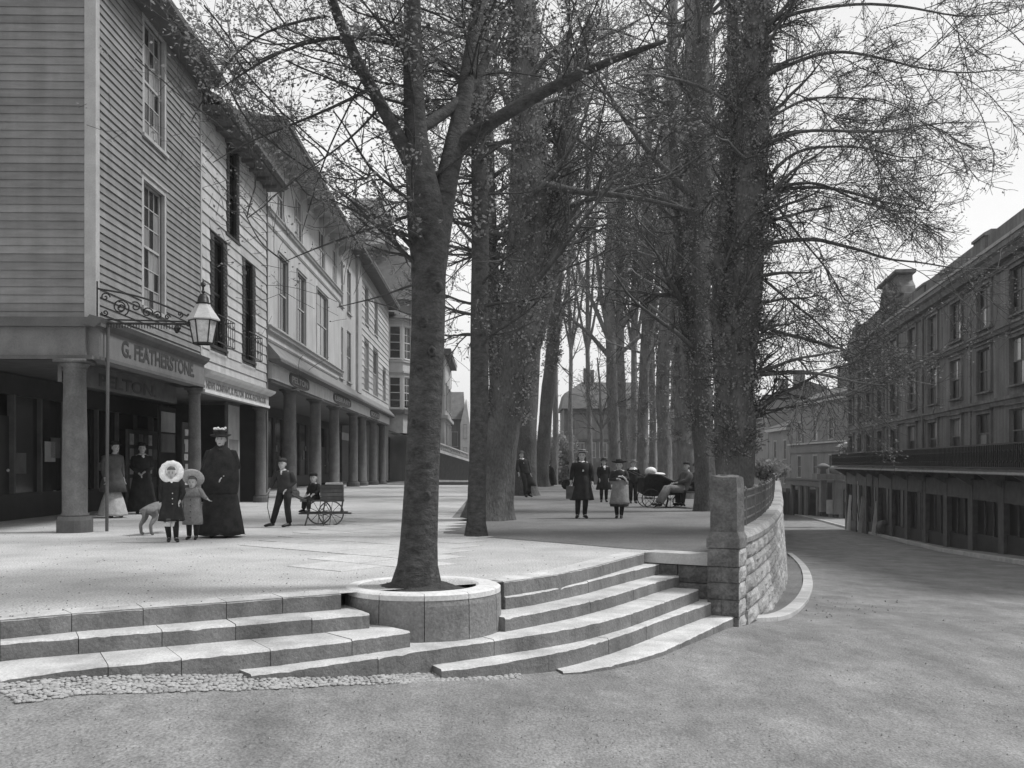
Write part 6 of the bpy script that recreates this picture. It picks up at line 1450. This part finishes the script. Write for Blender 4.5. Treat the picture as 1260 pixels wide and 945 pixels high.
    for z, rx, rf, rb in prof[2:]:
        k2 = 1.10; front = z > .055
        rs.append([(rx * k2 * math.sin(2 * math.pi * k / n), (-math.cos(2 * math.pi * k / n)) * ((rf * (1.04 if front else .25)) if math.cos(2 * math.pi * k / n) > 0 else rb * 1.15 + .01) + (0 if front else .0), z * 1.06 + .004) for k in range(n)])
    hbm = MB(); hbm.rings(rs); g._add([Hm @ Vector(p) for p in hbm.v], hbm.f); g.build('hair', hair, root, smooth=True)
    if hat:
        hat(root, Hm)
    if extra: extra(root, j)
    return root
def T_(mb, Hm): q = MB(); q.v = [tuple(Hm @ Vector(p)) for p in mb.v]; q.f = mb.f; q.mi = mb.mi; return q
def tilt(mb, ax, ay=0, off=(0, 0, 0)):
    Mx = Matrix.Translation(off) @ Matrix.Rotation(R(ax), 4, 'X') @ Matrix.Rotation(R(ay), 4, 'Y'); mb.v = [tuple(Mx @ Vector(p)) for p in mb.v]; return mb
def hat_halo(root, Hm):
    b = MB(); b.lathe([(.088, .0), (.12, .045), (.165, .058), (.205, .035), (.215, .0), (.20, -.03), (.15, -.04), (.1, -.03), (.088, 0)], 26, cap=False)
    for i in range(len(b.v)):
        x, y, z = b.v[i]; a = math.atan2(y, x); b.v[i] = (x * (1 + .03 * math.sin(11 * a)), y * (1 + .03 * math.cos(13 * a)), z)
    b = tilt(b, 78, 0, (0, .0, .02)); T_(b, Hm).build('bonnet_brim', 'cloth_white', root, smooth=True)
    b = MB(); b.ball((0, .05, .04), (.115, .11, .12), 16, 9); T_(b, Hm).build('bonnet_crown', 'cloth_white', root, smooth=True)
def hat_wide(root, Hm, m='straw', r=.23, tiltx=-18, crown=.085, band='cloth_mid'):
    b = MB(); b.lathe([(.085, .0), (r * .6, .005), (r * .9, .02), (r, .045), (r * .99, .055), (r * .88, .03), (r * .6, .018), (.09, .015)], 26, cap=False); b.lathe([(.098, .01), (.094, .05), (.085, crown), (.05, crown + .015), (.002, crown + .018)], 20, cap=False)
    T_(tilt(b, tiltx, 0, (0, .01, .062)), Hm).build('hat', m, root, smooth=True)
    b = MB(); b.lathe([(.101, .012), (.099, .04)], 20, cap=False); T_(tilt(b, tiltx, 0, (0, .01, .062)), Hm).build('hat_band', band, root, smooth=True)
def hat_flower(root, Hm):
    b = MB(); b.lathe([(.09, .0), (.13, -.01), (.165, .005), (.168, .015), (.12, .012), (.095, .02), (.10, .05), (.09, .072), (.04, .085), (.002, .086)], 22, cap=False); T_(tilt(b, 8, 0, (0, -.01, .062)), Hm).build('hat', 'cloth_black', root, smooth=True)
    rgh = random.Random(3)
    for k in range(9):
        b = MB(); b.ball((-.085 + k * .021, -.06 + rgh.uniform(-.03, .03), .168 + rgh.uniform(-.015, .02)), (.021, .02, .021), 7, 5); T_(b, Hm).build('flower', 'cloth_white', root, smooth=True)
    b = MB(); b.tube([(-.1, -.05, .13), (0, -.11, .14), (.1, -.05, .13), (.08, .05, .14)], .02, 6); T_(b, Hm).build('hat_band', 'cloth_dark', root)
def hat_cap(root, Hm, m='cloth_dark'):
    b = MB(); b.ball((0, .005, .075), (.092, .102, .062), 16, 8); b.rings([[(-.05, -.085, .06), (0, -.1, .055), (.05, -.085, .06), (0, -.07, .07)], [(-.035, -.125, .045), (0, -.14, .04), (.035, -.125, .045), (0, -.11, .055)]]); T_(b, Hm).build('cap', m, root, smooth=True)
def hat_boater(root, Hm, m='straw', band='cloth_black'):
    b = MB(); b.lathe([(.07, 0), (.15, .0), (.152, .01), (.092, .012), (.09, .065), (.0, .068)], 24, cap=False); T_(tilt(b, -6, 0, (0, 0, .078)), Hm).build('hat', m, root)
    b = MB(); b.lathe([(.0945, .014), (.0925, .045)], 24, cap=False); T_(tilt(b, -6, 0, (0, 0, .078)), Hm).build('hat_band', band, root)
def hat_bowl(root, Hm, m='cloth_black'):
    b = MB(); b.lathe([(.09, 0), (.125, .0), (.135, .014), (.10, .012), (.095, .05), (.07, .09), (.0, .10)], 22, cap=False); T_(tilt(b, -4, 0, (0, 0, .06)), Hm).build('hat', m, root, smooth=True)
def longhair(m='hair'):
    def f(root, j):
        b = MB(); h = j['hed']; b.tube([h + Vector((0, .05, .06)), h + Vector((0, .09, -.05)), h + Vector((0, .09, -.18)), h + Vector((0, .085, -.30))], [.07, .095, .10, .04], 12); 
        for sg in (-1, 1): b.tube([h + Vector((sg * .07, .01, .03)), h + Vector((sg * .088, .01, -.08)), h + Vector((sg * .09, .0, -.2))], [.025, .032, .02], 8)
        b.build('long_hair', m, root, smooth=True)
    return f
def scarf(j, root, m='cloth_white', drop=.16, w_=.04, nm='scarf'):
    n_ = j['nec']; b = MB(); b.tube([n_ + Vector((.07 * math.cos(a), -.0 + .065 * math.sin(a), -.01 - .015 * -math.sin(a))) for a in [k * math.pi / 6 for k in range(13)]], .022, 7)
    b.tube([n_ + Vector((0, -.075, -.01)), n_ + Vector((.015, -.115, -drop * .5)), n_ + Vector((.03, -.13, -drop))], [w_ * .7, w_, w_ * .6], 8, ell=.5); b.build(nm, m, root, smooth=True)

# lady in black with folded arms and small child holding her hand
person('woman in long black dress and cape, small black hat topped with white flowers', G(272, 661), 3, 1.70,
       pose=dict(elL=(.25, .02, 1.14), wrL=(.10, -.16, 1.0), elR=(-.25, .0, 1.13), wrR=(-.30, -.14, .93)), torso=('cloth_black', 1.12), skirt=('cloth_black', .045, .37, .33, 9, .035, 1.10), hat=hat_flower, hs=1.0,
       extra=lambda r_, j: (MB().rings([[(j['nec'].x + a_ * math.cos(2 * math.pi * q / 24), .0 + b_ * math.sin(2 * math.pi * q / 24) * (1 + .04 * math.sin(q * 2.1)), z_) for q in range(24)] for z_, a_, b_ in ((.70, .255, .23), (.74, .27, .24), (.92, .29, .245), (1.1, .28, .225), (1.25, .262, .19), (1.36, .22, .15), (1.42, .16, .12), (1.49, .075, .075))]).build('cape', 'cloth_black', r_, smooth=True), scarf(j, r_, 'cloth_dark', .05)))
def frock_trim(root, j):
    b = MB(); rs = []
    for z_, k in ((.495, .272), (.515, .282), (.55, .272)): rs.append([(k * 1.0 * math.cos(2 * math.pi * q / 48), k * .92 * math.sin(2 * math.pi * q / 48), z_ + .006 * math.sin(q * 1.3)) for q in range(48)])
    b.rings(rs[::-1], cap=False); b.build('hem_band', 'cloth_mid', root, smooth=True)
    b = MB(); b.tube([(-.08, 0, .50), (-.085, 0, .36)], [.085, .07], 10); b.tube([(.08, 0, .50), (.085, 0, .36)], [.085, .07], 10); b.build('petticoat', 'cloth_white', root, smooth=True)
    scarf(j, root, 'cloth_white', .07, .03, 'collar')
    for k in range(3): MB().ball((.045, -.185 - k * .005, 1.12 - k * .12), .014, 7, 5).build('button', 'trim_pale', root)
person('little girl in big white fluffy bonnet and dark frock with a pale hem band', G(211, 667), 12, 1.13, hs=1.28,
       pose=dict(nec=(0, 0, 1.42), hed=(0, -.01, 1.575), elL=(.25, .0, 1.12), wrL=(.20, -.12, .95), anL=(.10, -.0, .09), toL=(.15, -.15, .035), anR=(-.06, .06, .09), toR=(-.05, -.1, .035)), torso=('cloth_black', 1.2), skirt=('cloth_black', .49, .29, .27, 8, .04, 1.12), hat=hat_halo, hair='hair_mid', extra=frock_trim)
def child_coat(root, j):
    b = MB(); rs = []
    for z_, a_, b_ in ((.42, .27, .235), (.50, .275, .24), (.75, .255, .215), (1.0, .235, .18), (1.2, .22, .16), (1.34, .22, .135), (1.41, .17, .11)): rs.append([(a_ * math.cos(2 * math.pi * q / 40) * (1 + .02 * math.sin(q * 1.9)), b_ * math.sin(2 * math.pi * q / 40), z_) for q in range(40)])
    b.rings(rs); b.build('overcoat', 'cloth_grey', root, smooth=True)
    b = MB(); b.rings([[(a_ * math.cos(2 * math.pi * q / 40), b_ * math.sin(2 * math.pi * q / 40), z_) for q in range(40)] for z_, a_, b_ in ((1.18, .245, .185), (1.28, .24, .17), (1.38, .20, .135), (1.44, .1, .08))]); b.build('shoulder_cape', 'cloth_grey', root, smooth=True)
    for k in range(4): MB().ball((.0, -.20 - k * .008, 1.1 - k * .16), .015, 7, 5).build('button', 'cloth_black', root)
person('small child in grey caped overcoat and wide-brimmed pale hat beside the woman in black', G(237, 664), 2, .97, hs=1.42,
       pose=dict(nec=(0, 0, 1.42), hed=(0, -.01, 1.575), elL=(.30, .0, 1.2), wrL=(.42, -.06, 1.12), elR=(-.26, .02, 1.14), wrR=(-.26, -.04, .93)), torso=('cloth_grey', 1.15), legs=('cloth_black', 1.1), hat=lambda r_, Hm: hat_wide(r_, Hm, 'straw', .215, -52), hair='hair_mid', extra=child_coat)
# dog behind the girl
def dog(label, loc_, yaw, h):
    root = thing('dog', label, 'dog', Matrix.Translation(Vector(loc_)) @ Matrix.Rotation(R(yaw), 4, 'Z') @ Matrix.Scale(h / .55, 4))
    V = [(0, .30, .44), (0, .12, .42), (0, -.12, .40), (0, -.28, .42), (0, -.42, .54), (0, -.50, .60), (0, -.62, .575), (0, -.68, .565)]; Rr = [(.095, .10), (.09, .095), (.10, .13), (.10, .13), .075, .072, .045, .03]; E = [(k, k + 1) for k in range(7)]
    def chain(par, pts, rs_):
        p = par
        for q, r_ in zip(pts, rs_): V.append(q); Rr.append(r_); E.append((p, len(V) - 1)); p = len(V) - 1
    for sg in (-1, 1):
        chain(0, [(sg * .085, .30, .36), (sg * .09, .24, .28), (sg * .09, .37, .16), (sg * .09, .35, .04), (sg * .09, .30, .02)], [.075, .05, .028, .024, .026])
        chain(3, [(sg * .08, -.27, .30), (sg * .08, -.24, .19), (sg * .08, -.26, .04), (sg * .08, -.31, .02)], [.055, .034, .024, .026])
        chain(5, [(sg * .05, -.48, .66), (sg * .085, -.49, .62), (sg * .095, -.50, .56)], [.02, .018, .012])
    chain(0, [(0, .39, .40), (0, .42, .30), (0, .42, .20)], [.03, .022, .012])
    v, f = skin_mesh(V, E, Rr, 0, 'fur', 2); b = MB(); b._add(v, f); b.build('body', 'fur', root, smooth=True)
    b = MB(); b.ball((0, -.70, .575), .02, 7, 5); b.build('nose', 'leather', root)
    b = MB(); b.tube([(.085 * math.cos(a), -.40 + .02 * math.sin(a), .52 + .085 * math.sin(a)) for a in [k * .5236 for k in range(13)]], .012, 6); b.build('collar', 'leather', root); return root
dog('pale smooth-coated dog half hidden behind the bonneted girl', G(198, 657), 163, .60)
# boy, and the child on the hand-cart
person('boy in dark jacket and knickerbockers standing with legs apart in front of the cart', G(348, 648.5), -18, 1.27, hs=1.18, head_yaw=8,
       pose=dict(pel=(.06, 0, .93), spi=(.05, 0, 1.12), che=(.03, 0, 1.30), nec=(.01, -.01, 1.44), hed=(.0, -.02, 1.585), shL=(.18, .03, 1.39), shR=(-.14, .0, 1.39), elL=(.27, .1, 1.13), wrL=(.16, -.08, .95), elR=(-.24, -.06, 1.16), wrR=(-.28, -.14, .97),
                 hiL=(.14, 0, .90), hiR=(-.03, 0, .90), knL=(.16, -.05, .5), anL=(.16, .04, .09), toL=(.10, -.14, .035), knR=(-.12, -.08, .51), anR=(-.28, -.02, .09), toR=(-.40, -.14, .035)), torso=('cloth_dark', 1.1), legs=('cloth_black', 1.12), hat=hat_cap,
       extra=lambda r_, j: (MB().tube([(-.29, -.17, .92), (-.33, -.18, .5), (-.26, -.1, .02)], .011, 6).build('stick', 'cart_wood', r_), scarf(j, r_, 'cloth_pale', .12, .03, 'neckerchief')))
cl = Vector(G(402, 646)); cart = thing('hand_cart', 'two-wheeled wooden hand-cart with slatted box and spoked wheels', 'cart', Matrix.Translation(cl) @ Matrix.Rotation(R(8), 4, 'Z'))
def wheel(x, y, r_, root):
    b = MB(); b.tube([(x + r_ * math.cos(a), y, r_ + .0 + r_ * math.sin(a)) for a in [k * 2 * math.pi / 28 for k in range(29)]], .013, 6); w_ = b.build('wheel', 'cart_wood', root)
    for k in range(10): a = k * math.pi / 5 + .2; MB().tube([(x, y, r_), (x + r_ * math.cos(a), y, r_ + r_ * math.sin(a))], .006, 5).build('spoke', 'cart_wood', w_)
    MB().tube([(x, y - .04, r_), (x, y + .04, r_)], .032, 8).build('hub', 'cart_wood', w_)
wheel(.09, -.18, .235, cart); wheel(-.16, .34, .235, cart)
b = MB(); b.tube([(.09, -.2, .235), (-.16, .36, .235)], .016, 6); b.build('axle', 'iron', cart)
MB().box(-.50, .33, -.13, .27, .46, .49).build('bed', 'cart_wood', cart)
for k in range(4):
    z = .49 + k * .073; MB().box(-.12, .30, -.15, -.13, z, z + .066).build('side_board', 'cart_wood', cart); MB().box(-.12, .30, .27, .29, z, z + .066).build('side_board', 'cart_wood', cart); MB().box(.30, .32, -.15, .29, z, z + .066).build('end_board', 'cart_wood', cart)
MB().xprism([(-.16, .79), (.30, .79), (.30, .82), (-.16, .82)], -.02, .30).build('lid', 'trim', cart)
MB().box(-.52, .48, -.20, -.17, .22, .25).build('runner', 'cart_wood', cart); MB().box(-.52, .40, .27, .30, .22, .25).build('runner', 'cart_wood', cart)
for x, y in ((-.36, -.17), (-.06, -.185), (.28, -.17), (-.36, .29), (.26, .29)): MB().bar((x, y, .24), (x + .04, y, .48), .025, .025).build('strut', 'cart_wood', cart)
MB().bar((-.33, -.18, .25), (-.40, -.2, .0), .028, .028).build('prop_leg', 'cart_wood', cart); MB().bar((-.06, -.18, .25), (-.05, -.2, .0), .024, .024).build('prop_leg', 'cart_wood', cart)
for y in (-.10, .22): MB().tube([(-.36, y, .48), (-.5, y, .52), (-.66, y, .60), (-.86, y, .655)], [.02, .022, .022, .018], 7).build('shaft', 'cart_wood', cart)
person('child in dark coat sitting on the front of the hand-cart', (cl.x - .235, cl.y + .02, .235), -38, 1.02, hs=1.38, head_yaw=30,
       pose=dict(pel=(0, 0, .50), spi=(0, -.01, .68), che=(0, -.02, .84), nec=(0, -.03, .97), hed=(0, -.05, 1.13), shL=(.16, -.02, .93), shR=(-.16, -.02, .93), elL=(.24, -.03, .72), wrL=(.20, -.20, .62), elR=(-.24, -.03, .72), wrR=(-.14, -.22, .60),
                 hiL=(.09, -.02, .46), hiR=(-.09, -.02, .46), knL=(.11, -.34, .44), knR=(-.11, -.34, .44), anL=(.12, -.36, .12), anR=(-.12, -.36, .12), toL=(.13, -.5, .06), toR=(-.13, -.5, .06)), torso=('cloth_black', 1.15), legs=('cloth_black', 1.15), hat=lambda r_, Hm: hat_cap(r_, Hm, 'cloth_black'))
# people under the trees
def man_tails(root, j): 
    b = MB(); b.rings([[(.02 + a_ * math.cos(2 * math.pi * q / 24) + dx, b_ * math.sin(2 * math.pi * q / 24) + .03, z_) for q in range(24)] for z_, a_, b_, dx in ((.42, .20, .16, .18), (.6, .2, .16, .10), (.8, .19, .15, .02), (1.0, .18, .14, -.08))]); b.build('coat_tails', 'cloth_dark', root, smooth=True)
    scarf(j, root, 'cloth_white', .18, .03, 'cravat')
person('person in long dark coat with white cravat leaning beside the ivy-clad trunk', G(648, 612), 20, 1.60, 
       pose=dict(pel=(-.05, 0, .93), spi=(-.10, 0, 1.12), che=(-.15, 0, 1.30), nec=(-.19, 0, 1.45), hed=(-.21, -.01, 1.585), shL=(.0, .0, 1.39), shR=(-.33, 0, 1.39), elL=(.08, .02, 1.14), wrL=(.12, -.04, .92), elR=(-.40, .0, 1.14), wrR=(-.36, -.08, .93), hiL=(.04, 0, .9), hiR=(-.13, 0, .9), knL=(.10, .05, .5), knR=(-.08, -.05, .5), anL=(.14, .12, .11), toL=(.2, .0, .04), anR=(-.05, -.02, .09), toR=(-.06, -.17, .035)),
       torso=('cloth_dark', 1.12), legs=('cloth_dark', 1.2), hat=lambda r_, Hm: hat_bowl(r_, Hm, 'cloth_mid'), extra=man_tails)
def bag(root, j):
    b = MB(); b.box(-.40, -.18, -.12, .0, .50, .82); b.build('bag', 'cloth_mid', root); b = MB(); b.tube([(-.37, -.06, .82), (-.36, -.06, .90), (-.27, -.06, .94), (-.20, -.06, .90), (-.2, -.06, .82)], .012, 6); b.build('bag_handle', 'leather', root)
    b = MB(); b.ball((-.40, -.02, .86), (.12, .08, .13), 10, 6); b.build('bundle', 'cloth_black', root, smooth=True); scarf(j, root, 'cloth_white', .26, .045); longhair()(root, j)
person('tall girl in dark coat and striped straw boater carrying a bag', G(716, 638), -4, 1.46, hs=1.08, pose=dict(elL=(.25, .03, 1.14), wrL=(.26, -.06, .93), elR=(-.24, .0, 1.13), wrR=(-.27, -.06, .96), anL=(.07, .02, .09), toL=(.12, -.14, .035), anR=(-.11, 0, .09), toR=(-.13, -.15, .035)), torso=('cloth_black', 1.2), skirt=('cloth_black', .47, .31, .24, 8, .05, 1.12), hat=hat_boater, extra=bag)
person('girl in dark coat and dark hat standing just right of the tall boater girl', G(743, 618), 0, 1.32, hs=1.12, pose=dict(wrL=(.18, -.1, .93), wrR=(-.18, -.1, .93)), torso=('cloth_black', 1.15), skirt=('cloth_black', .50, .31, .25, 7, .04, 1.12), hat=hat_bowl, extra=lambda r_, j: (scarf(j, r_, 'cloth_white', .16, .06), longhair()(r_, j)))
person('girl in pale full skirt, dark jacket and wide dark hat, hands raised', G(762, 638), -10, 1.24, hs=1.15, pose=dict(elL=(.25, -.02, 1.18), wrL=(.10, -.20, 1.24), elR=(-.25, -.02, 1.16), wrR=(-.06, -.2, 1.18), anL=(.06, .02, .09), toL=(.07, -.14, .035), anR=(-.07, .02, .09), toR=(-.08, -.15, .035)), torso=('cloth_dark', 1.15),
       skirt=('cloth_grey', .44, .30, .26, 7, .03, 1.20), hat=lambda r_, Hm: hat_wide(r_, Hm, 'cloth_black', .20, 4, .09, 'cloth_dark'), extra=lambda r_, j: (MB().rings([[(a_ * math.cos(2 * math.pi * q / 40), b_ * math.sin(2 * math.pi * q / 40), z_) for q in range(40)] for z_, a_, b_ in ((.36, .27, .24), (.45, .29, .25))]).build('underskirt', 'cloth_dark', r_, smooth=True), MB().tube([(.09, -.24, 1.28), (.2, -.25, 1.18), (.25, -.24, 1.08)], [.022, .026, .02], 7).build('ribbon', 'cloth_pale', r_)))
person('child in dark suit with broad white collar and straw hat, near the bath chair', G(779, 619.5), 5, 1.26, hs=1.15, torso=('cloth_black', 1.12), legs=('cloth_black', 1.15), hat=lambda r_, Hm: hat_boater(r_, Hm, 'straw', 'cloth_mid'), pose=dict(elL=(.26, .0, 1.15), wrL=(.28, -.1, .98)),
       extra=lambda r_, j: MB().rings([[(a_ * math.cos(2 * math.pi * q / 24), b_ * math.sin(2 * math.pi * q / 24), z_) for q in range(24)] for z_, a_, b_ in ((1.36, .20, .14), (1.40, .17, .12), (1.46, .07, .07))]).build('collar', 'cloth_white', r_, smooth=True))
person('distant dark figure bending at the end of the walk', (2.1, 51, 0), -60, 1.35, pose=dict(che=(0, -.16, 1.24), nec=(0, -.24, 1.34), hed=(0, -.30, 1.46), shL=(.16, -.2, 1.3), shR=(-.16, -.2, 1.3), elL=(.2, -.3, 1.08), wrL=(.15, -.42, .92), elR=(-.2, -.3, 1.08), wrR=(-.15, -.42, .92)), torso=('cloth_black', 1.2), skirt=('cloth_black', .1, .36, .30, 7, .03, 1.1), hat=hat_bowl)
SIT = lambda d: dict(pel=(0, .05, .52), spi=(0, .13, .70), che=(0, .20, .87), nec=(0, .22, 1.01), hed=(0, .18, 1.15), shL=(.16, .20, .97), shR=(-.16, .20, .97), elL=(.22, .08, .76), wrL=(.10, -.14, .70), elR=(-.22, .08, .76), wrR=(-.10, -.16, .68),
                 hiL=(.09, .02, .50), hiR=(-.09, .02, .50), knL=(.11, -.40, .56), knR=(-.11, -.40, .54), anL=(.12, -.62 - d, .13), anR=(-.10, -.58 - d, .12), toL=(.13, -.76 - d, .12), toR=(-.10, -.72 - d, .10))
sp = Vector(G(832, 625))
person('man reclining on the bench with pale trousers and legs stretched out', (sp.x + .12, sp.y, 0), -72, 1.66, pose=SIT(.06), torso=('cloth_mid', 1.2), legs=('cloth_grey', 1.25), hat=hat_cap, head_yaw=30)
person('second seated man in grey coat behind the reclining man on the bench', (sp.x + .48, sp.y + .3, 0), -60, 1.60, pose=SIT(-.15), torso=('cloth_mid', 1.2), legs=('cloth_dark', 1.25), hat=hat_bowl, head_yaw=30)
bn = thing('park_bench', 'slatted bench with curled iron ends beneath the two seated men', 'bench', Matrix.Translation((sp.x + .35, sp.y + .1, 0)) @ Matrix.Rotation(R(-66), 4, 'Z'))
for k in range(4): MB().box(-.75, .75, -.22 + k * .11, -.13 + k * .11, .41, .44).build('seat_slat', 'cart_wood', bn)
for k in range(3): MB().box(-.75, .75, .25 + k * .02, .27 + k * .02, .55 + k * .13, .64 + k * .13).build('back_slat', 'cart_wood', bn)
for x in (-.7, .7):
    b = MB(); b.tube([(x, -.25, 0), (x, -.2, .2), (x, -.22, .4), (x, .2, .4), (x, .3, .95)], .025, 6); b.tube([(x, .2, .4), (x, .25, .2), (x, .36, 0)], .025, 6); b.tube([(x, -.22, .4), (x, -.24, .6), (x, .1, .62), (x, .24, .66)], .02, 6); b.build('end_frame', 'iron', bn)
# bath chair with its passenger
bc = Vector(G(806, 624)); bch = thing('bath_chair', 'dark empty bath chair on large thin wheels with a white pillow inside', 'bath chair', Matrix.Translation(bc) @ Matrix.Rotation(R(12), 4, 'Z'))
b = MB(); pr_ = [(-.42, .42), (-.40, .80), (-.30, .90), (.05, .86), (.35, .72), (.72, .60), (.78, .50), (.55, .34), (-.2, .30)]
b.rings([[(x, -.28 + .04 * (z < .5), z) for x, z in pr_], [(x, .28 - .04 * (z < .5), z) for x, z in pr_]]); b.build('carriage_body', 'cloth_black', bch)
b = MB(); b.tube([(-.42, -.3, .82), (-.30, -.31, .92), (.05, -.31, .88), (.35, -.31, .74), (.74, -.3, .61)], .02, 6); b.build('rim', 'trim_dark', bch)
def bwheel(x, y, r_): 
    b = MB(); b.tube([(x + r_ * math.cos(a), y, r_ + r_ * math.sin(a)) for a in [k * 2 * math.pi / 28 for k in range(29)]], .014, 6); w_ = b.build('wheel', 'iron', bch)
    for k in range(8): a = k * math.pi / 4; MB().tube([(x, y, r_), (x + r_ * math.cos(a), y, r_ + r_ * math.sin(a))], .006, 4).build('spoke', 'iron', w_)
bwheel(-.25, -.36, .25); bwheel(-.12, .40, .25); bwheel(.68, 0, .16); bwheel(.30, -.36, .22)
b = MB(); b.tube([(-.2, -.36, .25), (-.15, .4, .25)], .018, 6); b.tube([(.68, 0, .16), (.66, 0, .5), (.95, 0, .8)], .016, 6); b.tube([(-.42, -.2, .85), (-.7, -.2, .98)], .014, 6); b.tube([(-.42, .2, .85), (-.7, .2, .98)], .014, 6); b.build('undercarriage', 'iron', bch)
b = MB(); b.ball((-.12, 0, .98), (.15, .2, .12), 14, 8); b.ball((.08, -.02, .90), (.2, .22, .05), 14, 8); b.build('pillow', 'cloth_white', bch, smooth=True)
# figures in the gloom of the colonnade
person('shadowy woman in dark dress with white collar standing deep in the colonnade shade', (-8.8, 23.2, 0), 25, 1.66, torso=('cloth_black', 1.15), skirt=('cloth_black', .06, .36, .32, 8, .03, 1.1), pose=dict(wrL=(.05, -.16, 1.02), wrR=(-.08, -.17, .98)), hat=hat_bowl, extra=lambda r_, j: scarf(j, r_, 'cloth_white', .09, .035, 'collar'))
person('woman in dark jacket and long pale skirt half hidden behind the corner column', G(139, 637), 50, 1.66, torso=('cloth_mid', 1.15), skirt=('cloth_pale', .05, .33, .30, 7, .03, .62, (.0, 0, 0)), pose=dict(che=(0, -.04, 1.30), nec=(0, -.08, 1.44), hed=(0, -.11, 1.58)), hat=hat_bowl,
       extra=lambda r_, j: MB().rings([[(a_ * math.cos(2 * math.pi * q / 32), b_ * math.sin(2 * math.pi * q / 32), z_) for q in range(32)] for z_, a_, b_ in ((.58, .30, .27), (.8, .26, .23), (1.0, .2, .17), (1.12, .17, .14))]).build('overskirt', 'cloth_mid', r_, smooth=True))
# ================================================================ haze: the softening air of the distance
hm = bpy.data.materials.new('haze'); hm.use_nodes = True; t = hm.node_tree; t.nodes.clear(); pvn = t.nodes.new('ShaderNodeVolumePrincipled')
pvn.inputs['Color'].default_value = (.92, .92, .92, 1); pvn.inputs['Density'].default_value = .0006; pvn.inputs['Anisotropy'].default_value = .2
on = t.nodes.new('ShaderNodeOutputMaterial'); t.links.new(pvn.outputs[0], on.inputs['Volume'])
M['haze'] = hm
MB().box(-1000, 1000, -70, 1600, -18, 42).build('haze', 'haze', kind='stuff')
